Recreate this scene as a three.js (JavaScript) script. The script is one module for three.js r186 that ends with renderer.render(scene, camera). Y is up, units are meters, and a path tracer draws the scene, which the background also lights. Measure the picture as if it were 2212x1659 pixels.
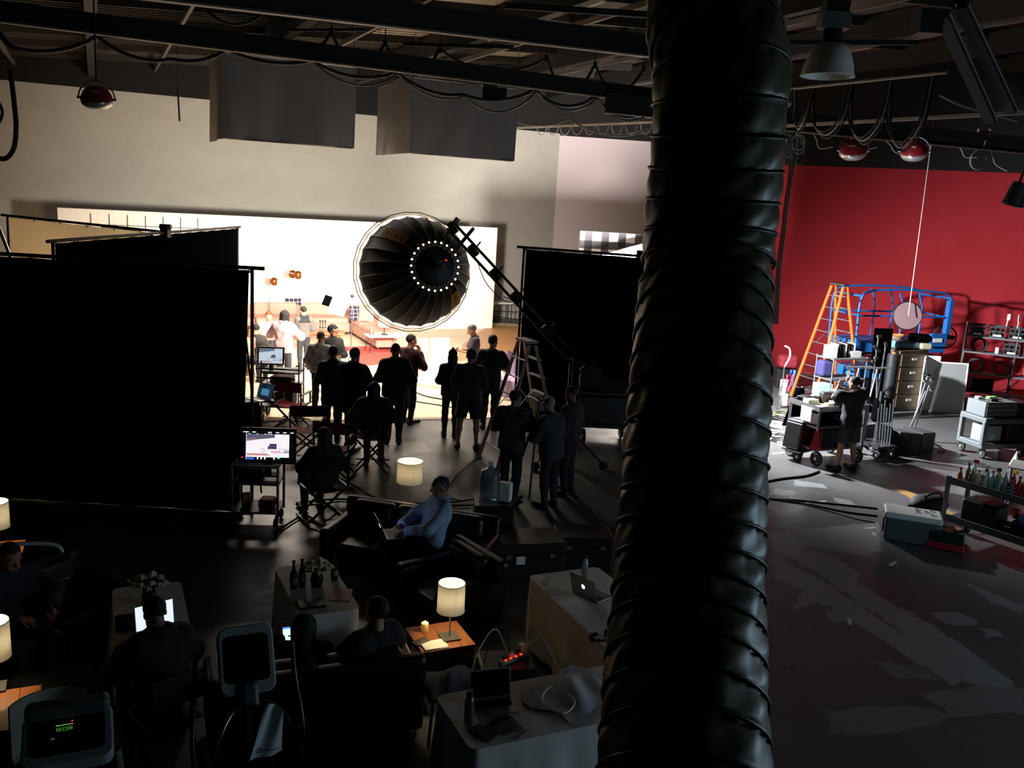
import * as THREE from 'three';
import { mergeGeometries } from 'three/addons/utils/BufferGeometryUtils.js';
import { RoundedBoxGeometry } from 'three/addons/geometries/RoundedBoxGeometry.js';
import { RectAreaLightUniformsLib } from 'three/addons/lights/RectAreaLightUniformsLib.js';

// A film studio seen from a gallery 4.5 m above its floor. Units are metres; the camera looks along -z.
// The building stands turned by 25 degrees: ALONG runs along its back wall (to the right and away), ACROSS comes out of it.
const scene = new THREE.Scene();
scene.background = new THREE.Color(0x000000);
const camera = new THREE.PerspectiveCamera(2 * Math.atan(829.5 / 1950) * 180 / Math.PI, 2212 / 1659, 0.1, 120);
camera.position.set(0, 4.5, 0);
camera.rotation.set(-11.45 * Math.PI / 180, 0, Math.atan(0.06), 'YXZ');
const renderer = new THREE.WebGLRenderer({ antialias: true });
renderer.toneMapping = THREE.LinearToneMapping;
renderer.toneMappingExposure = 1.0;
renderer.shadowMap.enabled = true;
RectAreaLightUniformsLib.init();

const V3 = (a) => new THREE.Vector3(a[0], a[1], a[2]);
function panelLight(color, nits, w, h, at, to) {
  const l = new THREE.RectAreaLight(color, nits, w, h);
  l.position.set(...at); l.lookAt(...to); scene.add(l); return l;
}
function beamLight(color, candela, degrees, soft, radius, at, to) {
  const l = new THREE.SpotLight(color, candela, 0, degrees * Math.PI / 180, soft, 2);
  l.position.set(...at); l.target.position.set(...to); l.castShadow = true; l.shadow.radius = radius / 0.02; scene.add(l, l.target); return l;
}
// large studio lights: each one sits just in front of the glowing face of a fixture built further down
const PARA_AT = [-2.034, 3.054, -17.3], PARA_TO = [-6.2, 1.2, -29];
beamLight(0xfff5e6, 980, 44, 0.75, 0.5, PARA_AT, PARA_TO);            // parabolic reflector on the boom
const OVER = [[-5.62, 5.98, -21.2], [-1.98, 6.02, -22.2]];          // centres of the two skirted overhead softboxes
for (const p of OVER) panelLight(0xfff0dd, 46, 2.2, 2.1, [p[0], p[1] - 0.02, p[2]], [p[0], 0, p[2] - 0.001]).rotation.set(-Math.PI / 2, 25 * Math.PI / 180, 0, 'YXZ');
const WARM_AT = [-8.6, 3.0, -19.6], WARM_TO = [-8.2, 1.7, -27.5];
panelLight(0xffcf8e, 60, 0.8, 0.8, WARM_AT, WARM_TO);              // tungsten softbox behind the flags
const SILK_FILL_AT = [-9.3, 2.5, -21.4], SILK_FILL_TO = [-8.9, 3.0, -18.4];
panelLight(0xffe2b8, 26, 0.7, 0.7, SILK_FILL_AT, SILK_FILL_TO);               // added unseen light that makes the cream silk glow
const SIDE_AT = [3.4, 3.6, -18.7], SIDE_TO = [7.2, 0.8, -19.0];
beamLight(0xf6faff, 1150, 72, 0.6, 0.16, SIDE_AT, SIDE_TO);           // hard daylight fixture behind the black flag, aimed at the equipment bay
const BACK_AT = [3.4, 3.0, -22.9], BACK_TO = [3.3, 4.6, -34];
beamLight(0xfff4ea, 1000, 42, 0.5, 0.4, BACK_AT, BACK_TO);            // softbox on the second set behind the black flag
const ADDED_WINDOW_AT = [10.3, 1.9, -6.4], ADDED_WINDOW_TO = [3, 1.6, -6.4];
panelLight(0xaecbe0, 6, 4.6, 2.4, ADDED_WINDOW_AT, ADDED_WINDOW_TO);               // cool fill from an added window panel, out of view on the right

// ---------------------------------------------------------------- helpers
let seedState = 7;
const rnd = () => { seedState = (seedState * 1664525 + 1013904223) >>> 0; return seedState / 4294967296; };
const rr = (a, b) => a + (b - a) * rnd();
const PI = Math.PI, TURN = 25 * PI / 180;
const ALONG = [Math.cos(TURN), -Math.sin(TURN)], ACROSS = [Math.sin(TURN), Math.cos(TURN)];
const plan = (s, t) => [1.26 + s * ALONG[0] + t * ACROSS[0], -35.7 + s * ALONG[1] + t * ACROSS[1]];   // building plan -> world x, z
const add3 = (a, b) => [a[0] + b[0], a[1] + b[1], a[2] + b[2]];
const sub3 = (a, b) => [a[0] - b[0], a[1] - b[1], a[2] - b[2]];
const mul3 = (a, k) => [a[0] * k, a[1] * k, a[2] * k];
const mix3 = (a, b, t) => [a[0] + (b[0] - a[0]) * t, a[1] + (b[1] - a[1]) * t, a[2] + (b[2] - a[2]) * t];
const len3 = (a) => Math.hypot(a[0], a[1], a[2]);
const norm3 = (a) => mul3(a, 1 / (len3(a) || 1));
const cross3 = (a, b) => [a[1] * b[2] - a[2] * b[1], a[2] * b[0] - a[0] * b[2], a[0] * b[1] - a[1] * b[0]];
const dot3 = (a, b) => a[0] * b[0] + a[1] * b[1] + a[2] * b[2];

const taken = {};
function numbered(n) { if (!(n in taken)) { taken[n] = 0; return n; } taken[n]++; return n + '_' + String(taken[n]).padStart(3, '0'); }
const mats = {};
function mat(color, rough = 0.7, o = {}) {
  const key = JSON.stringify([color, rough, o, o.map?.uuid]);
  if (!mats[key]) { const P = o.transmission || o.clearcoat || o.sheen || o.specularIntensity !== undefined; mats[key] = new (P ? THREE.MeshPhysicalMaterial : THREE.MeshStandardMaterial)({ color, roughness: rough, ...o }); }
  return mats[key];
}
const glow = (color, k, map) => new THREE.MeshStandardMaterial({ color: 0x050505, roughness: 0.4, emissive: color, emissiveIntensity: k, ...(map ? { emissiveMap: map } : {}) });
function thing(name, label, category, at = [0, 0, 0], turn = 0, group) {
  const o = new THREE.Group(); o.name = numbered(name); o.position.set(...at); o.rotation.y = turn;
  o.userData = { label, category }; if (group) o.userData.group = group;
  scene.add(o); return o;
}
function tag(o, label, category, group) { o.name = numbered(o.name); o.userData = { label, category }; if (group) o.userData.group = group; return o; }
function struct(o, label) { o.userData = { kind: 'structure', label }; return o; }
function copyOf(o, at, turn, label) { const c = o.clone(); c.name = numbered(o.name.replace(/_\d\d\d$/, '')); c.userData = { ...o.userData }; if (label) c.userData.label = label; c.position.set(...at); if (turn !== undefined) c.rotation.y = turn; scene.add(c); return c; }

const QUAT = new THREE.Quaternion(), YUP = new THREE.Vector3(0, 1, 0), ZUP = new THREE.Vector3(0, 0, 1);
class Kit {                                       // gathers shapes and joins them into one mesh
  constructor() { this.g = []; }
  add(g, x = 0, y = 0, z = 0, rx = 0, ry = 0, rz = 0) {
    if (g.index) g = g.toNonIndexed();
    for (const k of Object.keys(g.attributes)) if (!['position', 'normal', 'uv'].includes(k)) g.deleteAttribute(k);
    g.applyMatrix4(new THREE.Matrix4().makeRotationFromEuler(new THREE.Euler(rx, ry, rz, 'YXZ')).setPosition(x, y, z));
    this.g.push(g); return this;
  }
  box(w, h, d, x, y, z, rx, ry, rz) { return this.add(new THREE.BoxGeometry(w, h, d), x, y, z, rx, ry, rz); }
  rbox(w, h, d, r, x, y, z, rx, ry, rz) { return this.add(new RoundedBoxGeometry(w, h, d, 2, Math.min(r, w * 0.49, h * 0.49, d * 0.49)), x, y, z, rx, ry, rz); }
  cyl(r1, r2, h, x, y, z, rx, ry, rz, n = 14, open = false) { return this.add(new THREE.CylinderGeometry(r1, r2, h, n, 1, open), x, y, z, rx, ry, rz); }
  sph(r, x, y, z, sx = 1, sy = 1, sz = 1, n = 12) { const g = new THREE.SphereGeometry(r, n, Math.ceil(n * 0.7)); g.scale(sx, sy, sz); return this.add(g, x, y, z); }
  tor(R, r, x, y, z, rx, ry, rz, n = 20, arc = 2 * PI) { return this.add(new THREE.TorusGeometry(R, r, 6, n, arc), x, y, z, rx, ry, rz); }
  bar(p, q, r, n = 8, r2 = r) {
    const a = V3(p), b = V3(q), d = b.clone().sub(a), L = d.length(); if (L < 1e-6) return this;
    let g = new THREE.CylinderGeometry(r2, r, L, n); g.applyQuaternion(QUAT.setFromUnitVectors(YUP, d.normalize())); a.add(b).multiplyScalar(0.5); g.translate(a.x, a.y, a.z);
    if (g.index) g = g.toNonIndexed(); this.g.push(g); return this;
  }
  beam(p, q, w, h, up = [0, 1, 0]) {               // a square bar from p to q: w across, h along up
    const z = norm3(sub3(q, p)); let x = cross3(up, z); x = len3(x) < 1e-4 ? [1, 0, 0] : norm3(x); const y = cross3(z, x), c = mix3(p, q, 0.5);
    let g = new THREE.BoxGeometry(w, h, len3(sub3(q, p))).toNonIndexed();
    g.applyMatrix4(new THREE.Matrix4().makeBasis(V3(x), V3(y), V3(z)).setPosition(...c)); this.g.push(g); return this;
  }
  tube(pts, r, n = 24, k = 6, closed = false) { return this.add(new THREE.TubeGeometry(new THREE.CatmullRomCurve3(pts.map(V3), closed), n, r, k, closed)); }
  lathe(prof, x, y, z, n = 20, rx, ry, rz) { return this.add(new THREE.LatheGeometry(prof.map((p) => new THREE.Vector2(p[0], p[1])), n), x, y, z, rx, ry, rz); }
  ext(pts, depth, bevel, x, y, z, rx, ry, rz, holes) {
    const s = new THREE.Shape(pts.map((p) => new THREE.Vector2(p[0], p[1])));
    for (const h of holes || []) s.holes.push(new THREE.Path(h.map((p) => new THREE.Vector2(p[0], p[1]))));
    return this.add(new THREE.ExtrudeGeometry(s, { depth, bevelEnabled: bevel > 0, bevelThickness: bevel, bevelSize: bevel, bevelSegments: 1, steps: 1, curveSegments: 6 }), x, y, z, rx, ry, rz);
  }
  raw(g) { return this.add(g); }
  mesh(name, m, parent) {
    const g = this.g.length > 1 ? mergeGeometries(this.g) : this.g[0];
    const o = new THREE.Mesh(g, m); o.name = parent ? name : name; o.castShadow = o.receiveShadow = true; (parent || scene).add(o); return o;
  }
}
const kit = () => new Kit();
function canvasTex(w, h, draw, srgb = true) {
  const c = document.createElement('canvas'); c.width = w; c.height = h; draw(c.getContext('2d'), w, h);
  const t = new THREE.CanvasTexture(c); if (srgb) t.colorSpace = THREE.SRGBColorSpace; t.magFilter = THREE.LinearFilter; return t;
}
function noiseTex(size, base, spread, seed, o = {}) {          // layered value noise around a base colour (sRGB 0..255)
  const d = new Uint8Array(size * size * 4); const s0 = seedState; seedState = seed;
  const lay = [4, 16, 64, 256].filter((n) => n <= size).map((n) => { const a = new Float32Array(n * n); for (let i = 0; i < n * n; i++) a[i] = rnd(); return [n, a]; });
  const w = o.w || [0.35, 0.3, 0.2, 0.15];
  for (let y = 0; y < size; y++) for (let x = 0; x < size; x++) {
    let v = 0;
    lay.forEach(([n, a], i) => { const fx = x / size * n, fy = y / size * n, x0 = Math.floor(fx), y0 = Math.floor(fy), tx = fx - x0, ty = fy - y0, X1 = (x0 + 1) % n, Y1 = (y0 + 1) % n;
      const p = a[y0 * n + x0], q = a[y0 * n + X1], r = a[Y1 * n + x0], s = a[Y1 * n + X1], ux = tx * tx * (3 - 2 * tx), uy = ty * ty * (3 - 2 * ty);
      v += w[i] * ((p + (q - p) * ux) * (1 - uy) + (r + (s - r) * ux) * uy - 0.5); });
    const k = (y * size + x) * 4; for (let c = 0; c < 3; c++) d[k + c] = Math.max(0, Math.min(255, base[c] + v * 2 * spread)); d[k + 3] = 255;
  }
  seedState = s0;
  const t = new THREE.DataTexture(d, size, size); t.wrapS = t.wrapT = THREE.RepeatWrapping; t.magFilter = THREE.LinearFilter; t.minFilter = THREE.LinearFilter; if (!o.data) t.colorSpace = THREE.SRGBColorSpace; t.needsUpdate = true; return t;
}
// surface nets: the zero surface of f inside a box
function nets(lo, hi, c, f) {
  const nx = Math.ceil((hi[0] - lo[0]) / c) + 1, ny = Math.ceil((hi[1] - lo[1]) / c) + 1, nz = Math.ceil((hi[2] - lo[2]) / c) + 1;
  const v = new Float32Array(nx * ny * nz); let i = 0;
  for (let z = 0; z < nz; z++) for (let y = 0; y < ny; y++) for (let x = 0; x < nx; x++) v[i++] = f(lo[0] + x * c, lo[1] + y * c, lo[2] + z * c);
  const id = new Int32Array(nx * ny * nz).fill(-1), P = [], I = [], sy = nx, sz = nx * ny;
  const E = [[0, 1], [2, 3], [4, 5], [6, 7], [0, 2], [1, 3], [4, 6], [5, 7], [0, 4], [1, 5], [2, 6], [3, 7]];
  for (let z = 0; z < nz - 1; z++) for (let y = 0; y < ny - 1; y++) for (let x = 0; x < nx - 1; x++) {
    const b = x + y * sy + z * sz, q = [v[b], v[b + 1], v[b + sy], v[b + sy + 1], v[b + sz], v[b + sz + 1], v[b + sy + sz], v[b + sy + sz + 1]];
    let m = 0; for (let k = 0; k < 8; k++) if (q[k] < 0) m |= 1 << k; if (m === 0 || m === 255) continue;
    let px = 0, py = 0, pz = 0, n = 0;
    for (const [p, r] of E) if ((q[p] < 0) !== (q[r] < 0)) { const t = q[p] / (q[p] - q[r]); px += (p & 1) + t * ((r & 1) - (p & 1)); py += (p >> 1 & 1) + t * ((r >> 1 & 1) - (p >> 1 & 1)); pz += (p >> 2) + t * ((r >> 2) - (p >> 2)); n++; }
    id[b] = P.length / 3; P.push(lo[0] + (x + px / n) * c, lo[1] + (y + py / n) * c, lo[2] + (z + pz / n) * c);
  }
  const quad = (a, b2, c2, d, flip) => { if (a < 0 || b2 < 0 || c2 < 0 || d < 0) return; if (flip) I.push(a, c2, b2, a, d, c2); else I.push(a, b2, c2, a, c2, d); };
  for (let z = 1; z < nz - 1; z++) for (let y = 1; y < ny - 1; y++) for (let x = 1; x < nx - 1; x++) {
    const b = x + y * sy + z * sz, s = v[b] < 0;
    if (s !== v[b + 1] < 0) quad(id[b - sy - sz], id[b - sz], id[b], id[b - sy], !s);
    if (s !== v[b + sy] < 0) quad(id[b - 1 - sz], id[b - 1], id[b], id[b - sz], !s);
    if (s !== v[b + sz] < 0) quad(id[b - 1 - sy], id[b - sy], id[b], id[b - 1], !s);
  }
  const g = new THREE.BufferGeometry(); g.setAttribute('position', new THREE.Float32BufferAttribute(P, 3)); g.setIndex(I); g.computeVertexNormals(); return g;
}
// a hanging or lying cloth: a w x h grid shaped by f(u, v) -> [x, y, z], with real thickness
function sheet(nu, nv, f, thick = 0.006) {
  const g = new THREE.PlaneGeometry(1, 1, nu, nv), p = g.attributes.position, uv = g.attributes.uv;
  for (let i = 0; i < p.count; i++) p.setXYZ(i, ...f(uv.getX(i), 1 - uv.getY(i)));
  g.computeVertexNormals(); const n = g.attributes.normal, b = g.clone(), q = b.attributes.position;
  for (let i = 0; i < p.count; i++) q.setXYZ(i, p.getX(i) - n.getX(i) * thick, p.getY(i) - n.getY(i) * thick, p.getZ(i) - n.getZ(i) * thick);
  const ix = b.index.array.slice(); for (let i = 0; i < ix.length; i += 3) { const t = ix[i]; ix[i] = ix[i + 1]; ix[i + 1] = t; } b.setIndex(new THREE.BufferAttribute(ix, 1)); b.computeVertexNormals();
  return mergeGeometries([g, b]);
}
// swagging cable through points with a dip between each pair
function swag(pts, dip, steps = 8) { const out = []; for (let i = 0; i < pts.length - 1; i++) for (let k = 0; k < steps; k++) { const t = k / steps, p = mix3(pts[i], pts[i + 1], t), d = Array.isArray(dip) ? dip[i % dip.length] : dip; out.push([p[0], p[1] - d * 4 * t * (1 - t), p[2]]); } out.push(pts[pts.length - 1]); return out; }

// ---------------------------------------------------------------- the setting
const ceilY = (s) => 9.0 + 0.058 * s;
function prism(corners, y0, y1) {                 // corners: [x, z] ...; y1 may be a list
  const n = corners.length, P = [], I = [], top = (i) => Array.isArray(y1) ? y1[i] : y1, bot = (i) => Array.isArray(y0) ? y0[i] : y0;
  const tri = (a, b, c) => { P.push(...a, ...b, ...c); };
  const B = corners.map((c, i) => [c[0], bot(i), c[1]]), T = corners.map((c, i) => [c[0], top(i), c[1]]);
  for (let i = 1; i < n - 1; i++) { tri(T[0], T[i], T[i + 1]); tri(B[0], B[i + 1], B[i]); }
  for (let i = 0; i < n; i++) { const j = (i + 1) % n; tri(B[i], B[j], T[j]); tri(B[i], T[j], T[i]); }
  const g = new THREE.BufferGeometry(); g.setAttribute('position', new THREE.Float32BufferAttribute(P, 3));
  g.setAttribute('uv', new THREE.Float32BufferAttribute(P.flatMap((v, i) => i % 3 === 0 ? [P[i] + P[i + 2], P[i + 1]] : []), 2)); g.computeVertexNormals(); return g;
}
function wallSeg(name, a, b, y0, y1, thick, m, label) {          // a -> b with its thickness to the left of that direction
  const d = [b[0] - a[0], b[1] - a[1]], L = Math.hypot(...d), n = [d[1] / L * thick, -d[0] / L * thick];
  return struct(kit().raw(prism([a, b, [b[0] + n[0], b[1] + n[1]], [a[0] + n[0], a[1] + n[1]]], y0, y1)).mesh(name, m), label);
}
const repeatTex = (t, k) => { t.repeat.set(k, k); return t; };
const wallTex = repeatTex(noiseTex(256, [178, 175, 168], 9, 11), 0.25);
const M = {
  cyc: mat(0xffffff, 0.9, { map: wallTex }), lav: mat(0xd6c9cf, 0.9), red: mat(0xffffff, 0.92, { map: repeatTex(noiseTex(256, [166, 33, 44], 8, 21), 0.3) }), black: mat(0x0b0b0c, 0.85), deep: mat(0x121113, 0.9),
  steel: mat(0x0a0a0b, 0.75), deck: mat(0xffffff, 0.85, { map: repeatTex(noiseTex(128, [68, 65, 61], 18, 31), 0.3) }), flag: mat(0x040405, 1, { specularIntensity: 0 }), white: mat(0xe8e6e0, 0.6), chrome: mat(0xb9bcc0, 0.25, { metalness: 1 }),
  alu: mat(0x9a9da0, 0.4, { metalness: 0.9 }), rubber: mat(0x0c0c0c, 0.7), plastic: mat(0x141416, 0.45), grey: mat(0x54585a, 0.6), wood: mat(0x8a5a30, 0.5), leather: mat(0x0d0c0c, 0.4), linen: mat(0xd9d6d0, 0.85),
};
// studio floor: worn black paint, with the paler patches, tape and the ochre line that are painted or rubbed into it
const FX0 = -12, FZ0 = -34, FSIZE = 34;
const floorMap = canvasTex(2048, 2048, (g, W) => {
  const k = W / FSIZE, X = (x) => (x - FX0) * k, Z = (z) => (z - FZ0) * k;
  g.fillStyle = '#494949'; g.fillRect(0, 0, W, W);
  const s0 = seedState; seedState = 99;
  for (let i = 0; i < 5200; i++) { const r = Math.pow(rnd(), 3) * 26 + 2, v = 52 + rnd() * 40; g.fillStyle = `rgba(${v + 3},${v + 1},${v},${0.10 + rnd() * 0.22})`; g.beginPath(); g.ellipse(rnd() * W, rnd() * W, r, r * rr(0.3, 1), rnd() * PI, 0, 2 * PI); g.fill(); }
  for (let i = 0; i < 420; i++) { const x = rnd() * W, y = rnd() * W, a = rnd() * PI, L = rr(6, 70), v = rnd() < 0.6 ? 95 : 30; g.strokeStyle = `rgba(${v},${v},${v},${rr(0.15, 0.5)})`; g.lineWidth = rr(0.6, 2); g.beginPath(); g.moveTo(x, y); g.quadraticCurveTo(x + Math.cos(a) * L / 2 + rr(-9, 9), y + Math.sin(a) * L / 2, x + Math.cos(a) * L, y + Math.sin(a) * L); g.stroke(); }
  const poly = (pts, fill, rough = 2.2) => {      // ragged outline
    g.fillStyle = fill; g.beginPath();
    for (let i = 0; i < pts.length; i++) { const p = pts[i], q = pts[(i + 1) % pts.length]; const P = [X(p[0]), Z(p[1])], Q = [X(q[0]), Z(q[1])], n = Math.max(2, Math.hypot(Q[0] - P[0], Q[1] - P[1]) / 7 | 0);
      for (let j = 0; j < n; j++) { const t = j / n, x = P[0] + (Q[0] - P[0]) * t + rr(-rough, rough), y = P[1] + (Q[1] - P[1]) * t + rr(-rough, rough); i + j === 0 ? g.moveTo(x, y) : g.lineTo(x, y); } }
    g.closePath(); g.fill();
  };
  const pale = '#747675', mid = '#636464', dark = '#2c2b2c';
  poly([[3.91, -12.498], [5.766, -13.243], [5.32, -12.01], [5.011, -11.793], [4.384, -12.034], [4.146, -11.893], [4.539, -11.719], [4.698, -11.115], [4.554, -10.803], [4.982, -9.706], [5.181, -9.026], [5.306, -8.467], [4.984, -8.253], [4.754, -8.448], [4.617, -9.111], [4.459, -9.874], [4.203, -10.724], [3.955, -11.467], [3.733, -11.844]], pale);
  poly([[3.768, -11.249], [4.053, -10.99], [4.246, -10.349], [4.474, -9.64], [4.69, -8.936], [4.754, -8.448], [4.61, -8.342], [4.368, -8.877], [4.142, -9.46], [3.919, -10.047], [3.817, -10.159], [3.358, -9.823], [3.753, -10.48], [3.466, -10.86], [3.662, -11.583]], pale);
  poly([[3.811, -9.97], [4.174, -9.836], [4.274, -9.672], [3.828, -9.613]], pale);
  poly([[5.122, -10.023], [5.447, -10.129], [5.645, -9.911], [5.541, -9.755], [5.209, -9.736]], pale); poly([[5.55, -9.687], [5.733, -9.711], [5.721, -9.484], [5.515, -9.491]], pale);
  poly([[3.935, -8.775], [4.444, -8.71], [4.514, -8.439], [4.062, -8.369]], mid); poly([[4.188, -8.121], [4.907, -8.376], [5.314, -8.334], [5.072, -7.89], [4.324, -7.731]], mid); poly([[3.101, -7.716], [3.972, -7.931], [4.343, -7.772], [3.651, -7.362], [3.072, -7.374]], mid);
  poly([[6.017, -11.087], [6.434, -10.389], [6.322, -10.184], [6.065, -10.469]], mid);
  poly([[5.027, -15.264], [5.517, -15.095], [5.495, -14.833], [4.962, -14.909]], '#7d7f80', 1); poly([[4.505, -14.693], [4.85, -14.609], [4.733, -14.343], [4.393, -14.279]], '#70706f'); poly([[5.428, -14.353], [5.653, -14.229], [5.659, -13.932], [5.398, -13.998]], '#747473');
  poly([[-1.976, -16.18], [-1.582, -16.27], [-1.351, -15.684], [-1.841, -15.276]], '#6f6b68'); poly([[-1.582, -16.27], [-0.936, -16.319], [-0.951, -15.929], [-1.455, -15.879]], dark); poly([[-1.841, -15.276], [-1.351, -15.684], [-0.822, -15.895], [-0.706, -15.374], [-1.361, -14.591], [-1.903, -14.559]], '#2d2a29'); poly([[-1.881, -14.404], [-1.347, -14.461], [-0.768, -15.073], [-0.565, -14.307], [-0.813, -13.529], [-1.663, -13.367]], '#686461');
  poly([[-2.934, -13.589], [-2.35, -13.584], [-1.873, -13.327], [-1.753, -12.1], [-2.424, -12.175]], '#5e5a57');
  for (const [a, b, c, d] of [[[6.201, -17.019], [6.374, -17.155], [7.29, -13.717], [7.064, -13.55]]]) poly([a, b, c, d], '#8a6f3f', 1.2);
  poly([[8.799, -18.538], [9.106, -18.459], [8.849, -18.041], [8.595, -17.985]], dark); poly([[7.269, -16.019], [7.583, -15.996], [7.372, -15.565], [7.064, -15.424]], dark); poly([[7.605, -15.529], [7.882, -15.503], [7.738, -15.368], [7.566, -15.388]], dark);
  g.strokeStyle = '#c9c9c6'; g.lineWidth = 2.4;
  for (const [a, b] of [[[5.116, -16.947], [5.522, -17.168]], [[4.855, -13.99], [5.247, -14.154]], [[5.419, -12.924], [5.614, -12.996]], [[5.215, -11.469], [5.37, -11.636]], [[4.06, -9.761], [4.012, -9.58]], [[5.482, -12.76], [5.457, -12.624]]]) { g.beginPath(); g.moveTo(X(a[0]), Z(a[1])); g.lineTo(X(b[0]), Z(b[1])); g.stroke(); }
  seedState = s0;
});
floorMap.wrapS = floorMap.wrapT = THREE.MirroredRepeatWrapping;
const floorRough = noiseTex(512, [105, 105, 105], 60, 5, { data: true });
{
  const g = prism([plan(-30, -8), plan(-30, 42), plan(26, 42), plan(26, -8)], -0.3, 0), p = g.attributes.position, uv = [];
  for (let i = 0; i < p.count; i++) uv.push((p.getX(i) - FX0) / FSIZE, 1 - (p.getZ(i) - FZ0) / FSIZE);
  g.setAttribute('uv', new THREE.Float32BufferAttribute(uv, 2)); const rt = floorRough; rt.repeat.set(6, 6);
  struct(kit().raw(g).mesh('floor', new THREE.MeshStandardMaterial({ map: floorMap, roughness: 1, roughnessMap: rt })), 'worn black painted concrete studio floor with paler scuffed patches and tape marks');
}
const CORNER = plan(0, 0), LEFT_END = plan(-29, 0);
wallSeg('wall_back', LEFT_END, CORNER, 0, 7.12, 0.3, M.cyc, 'tall pale grey cyclorama wall behind the living room set');
wallSeg('trim_1', LEFT_END, CORNER, 7.12, 9.4, 0.3, M.deep, 'black band of wall above the pale cyclorama');
{
  const e = [CORNER[0] + 11 * Math.cos(0.12), CORNER[1] - 11 * Math.sin(0.12)];
  wallSeg('wall_back_right', CORNER, e, 0, 7.05, 0.3, M.lav, 'pinkish grey end wall beside the cyclorama corner');
  wallSeg('trim_2', CORNER, e, 7.05, 10.6, 0.3, M.deep, 'black band of wall above the pinkish grey end wall');
}
// red cyclorama: wall with a coved foot that runs out over the floor
const RED_A = [5.6, -30.76], RED_B = [20, -23.6];
{
  const d = norm3([RED_B[0] - RED_A[0], 0, RED_B[1] - RED_A[1]]), n = [-d[2], 0, d[0]], L = Math.hypot(RED_B[0] - RED_A[0], RED_B[1] - RED_A[1]);
  const prof = [[-0.3, -0.02], [2.4, -0.02], [2.4, 0.012]]; for (let i = 0; i <= 10; i++) { const a = i / 10 * PI / 2; prof.push([1.1 - Math.sin(a) * 1.1, 0.02 + 1.1 - Math.cos(a) * 1.1]); } prof.push([0, 6.12], [-0.3, 6.12]);
  const g = new THREE.ExtrudeGeometry(new THREE.Shape(prof.map((p) => new THREE.Vector2(...p))), { depth: L, bevelEnabled: false });
  g.applyMatrix4(new THREE.Matrix4().makeBasis(V3(n), new THREE.Vector3(0, 1, 0), V3(mul3(d, -1))).setPosition(RED_B[0], 0, RED_B[1]));
  struct(kit().raw(g).mesh('wall_far_right', M.red), 'red painted cyclorama wall with a coved foot');
  wallSeg('trim_3', RED_A, RED_B, 6.12, 10.6, 0.3, M.black, 'black wall above the red cyclorama');
}
wallSeg('wall_left', plan(-29, 41), LEFT_END, 0, 9.2, 0.3, M.black, 'black side wall of the studio');
wallSeg('wall_right', plan(24, -7), plan(24, 41), 0, 10.6, 0.3, M.black, 'black side wall of the studio by the equipment bay');
wallSeg('wall_rear', plan(24, 41), plan(-29, 41), 0, 10.6, 0.3, M.black, 'black rear wall under the gallery');
wallSeg('wall_far', plan(-29, -7), plan(24, -7), 0, 10.6, 0.3, M.black, 'black outer wall behind the cycloramas');
wallSeg('added_partition', [10.55, -12.5], [10.55, 4], 0, 7.5, 0.2, M.black, 'unseen black partition added right of the gallery to hold the fill window');  // out of view, added only to carry the fill window
{ // glowing window panel added out of view as a cool fill light
  const o = thing('window_1', 'added unseen window panel giving cool fill light', 'window', [ADDED_WINDOW_AT[0] + 0.02, ADDED_WINDOW_AT[1], ADDED_WINDOW_AT[2]], -PI / 2); o.userData.kind = 'structure'; delete o.userData.category;
  kit().box(4.9, 0.12, 0.1, 0, 1.3, -0.1).box(4.9, 0.12, 0.1, 0, -1.3, -0.1).box(0.12, 2.7, 0.1, 2.42, 0, -0.1).box(0.12, 2.7, 0.1, -2.42, 0, -0.1).box(0.06, 2.6, 0.1, 0, 0, -0.1).mesh('added_window_frame', M.grey, o);
  for (const x of [-1.19, 1.19]) kit().box(2.33, 2.5, 0.02, x, 0, -0.12).mesh('added_pane', glow(0xb4cfe0, 0.8), o);
}
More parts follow.
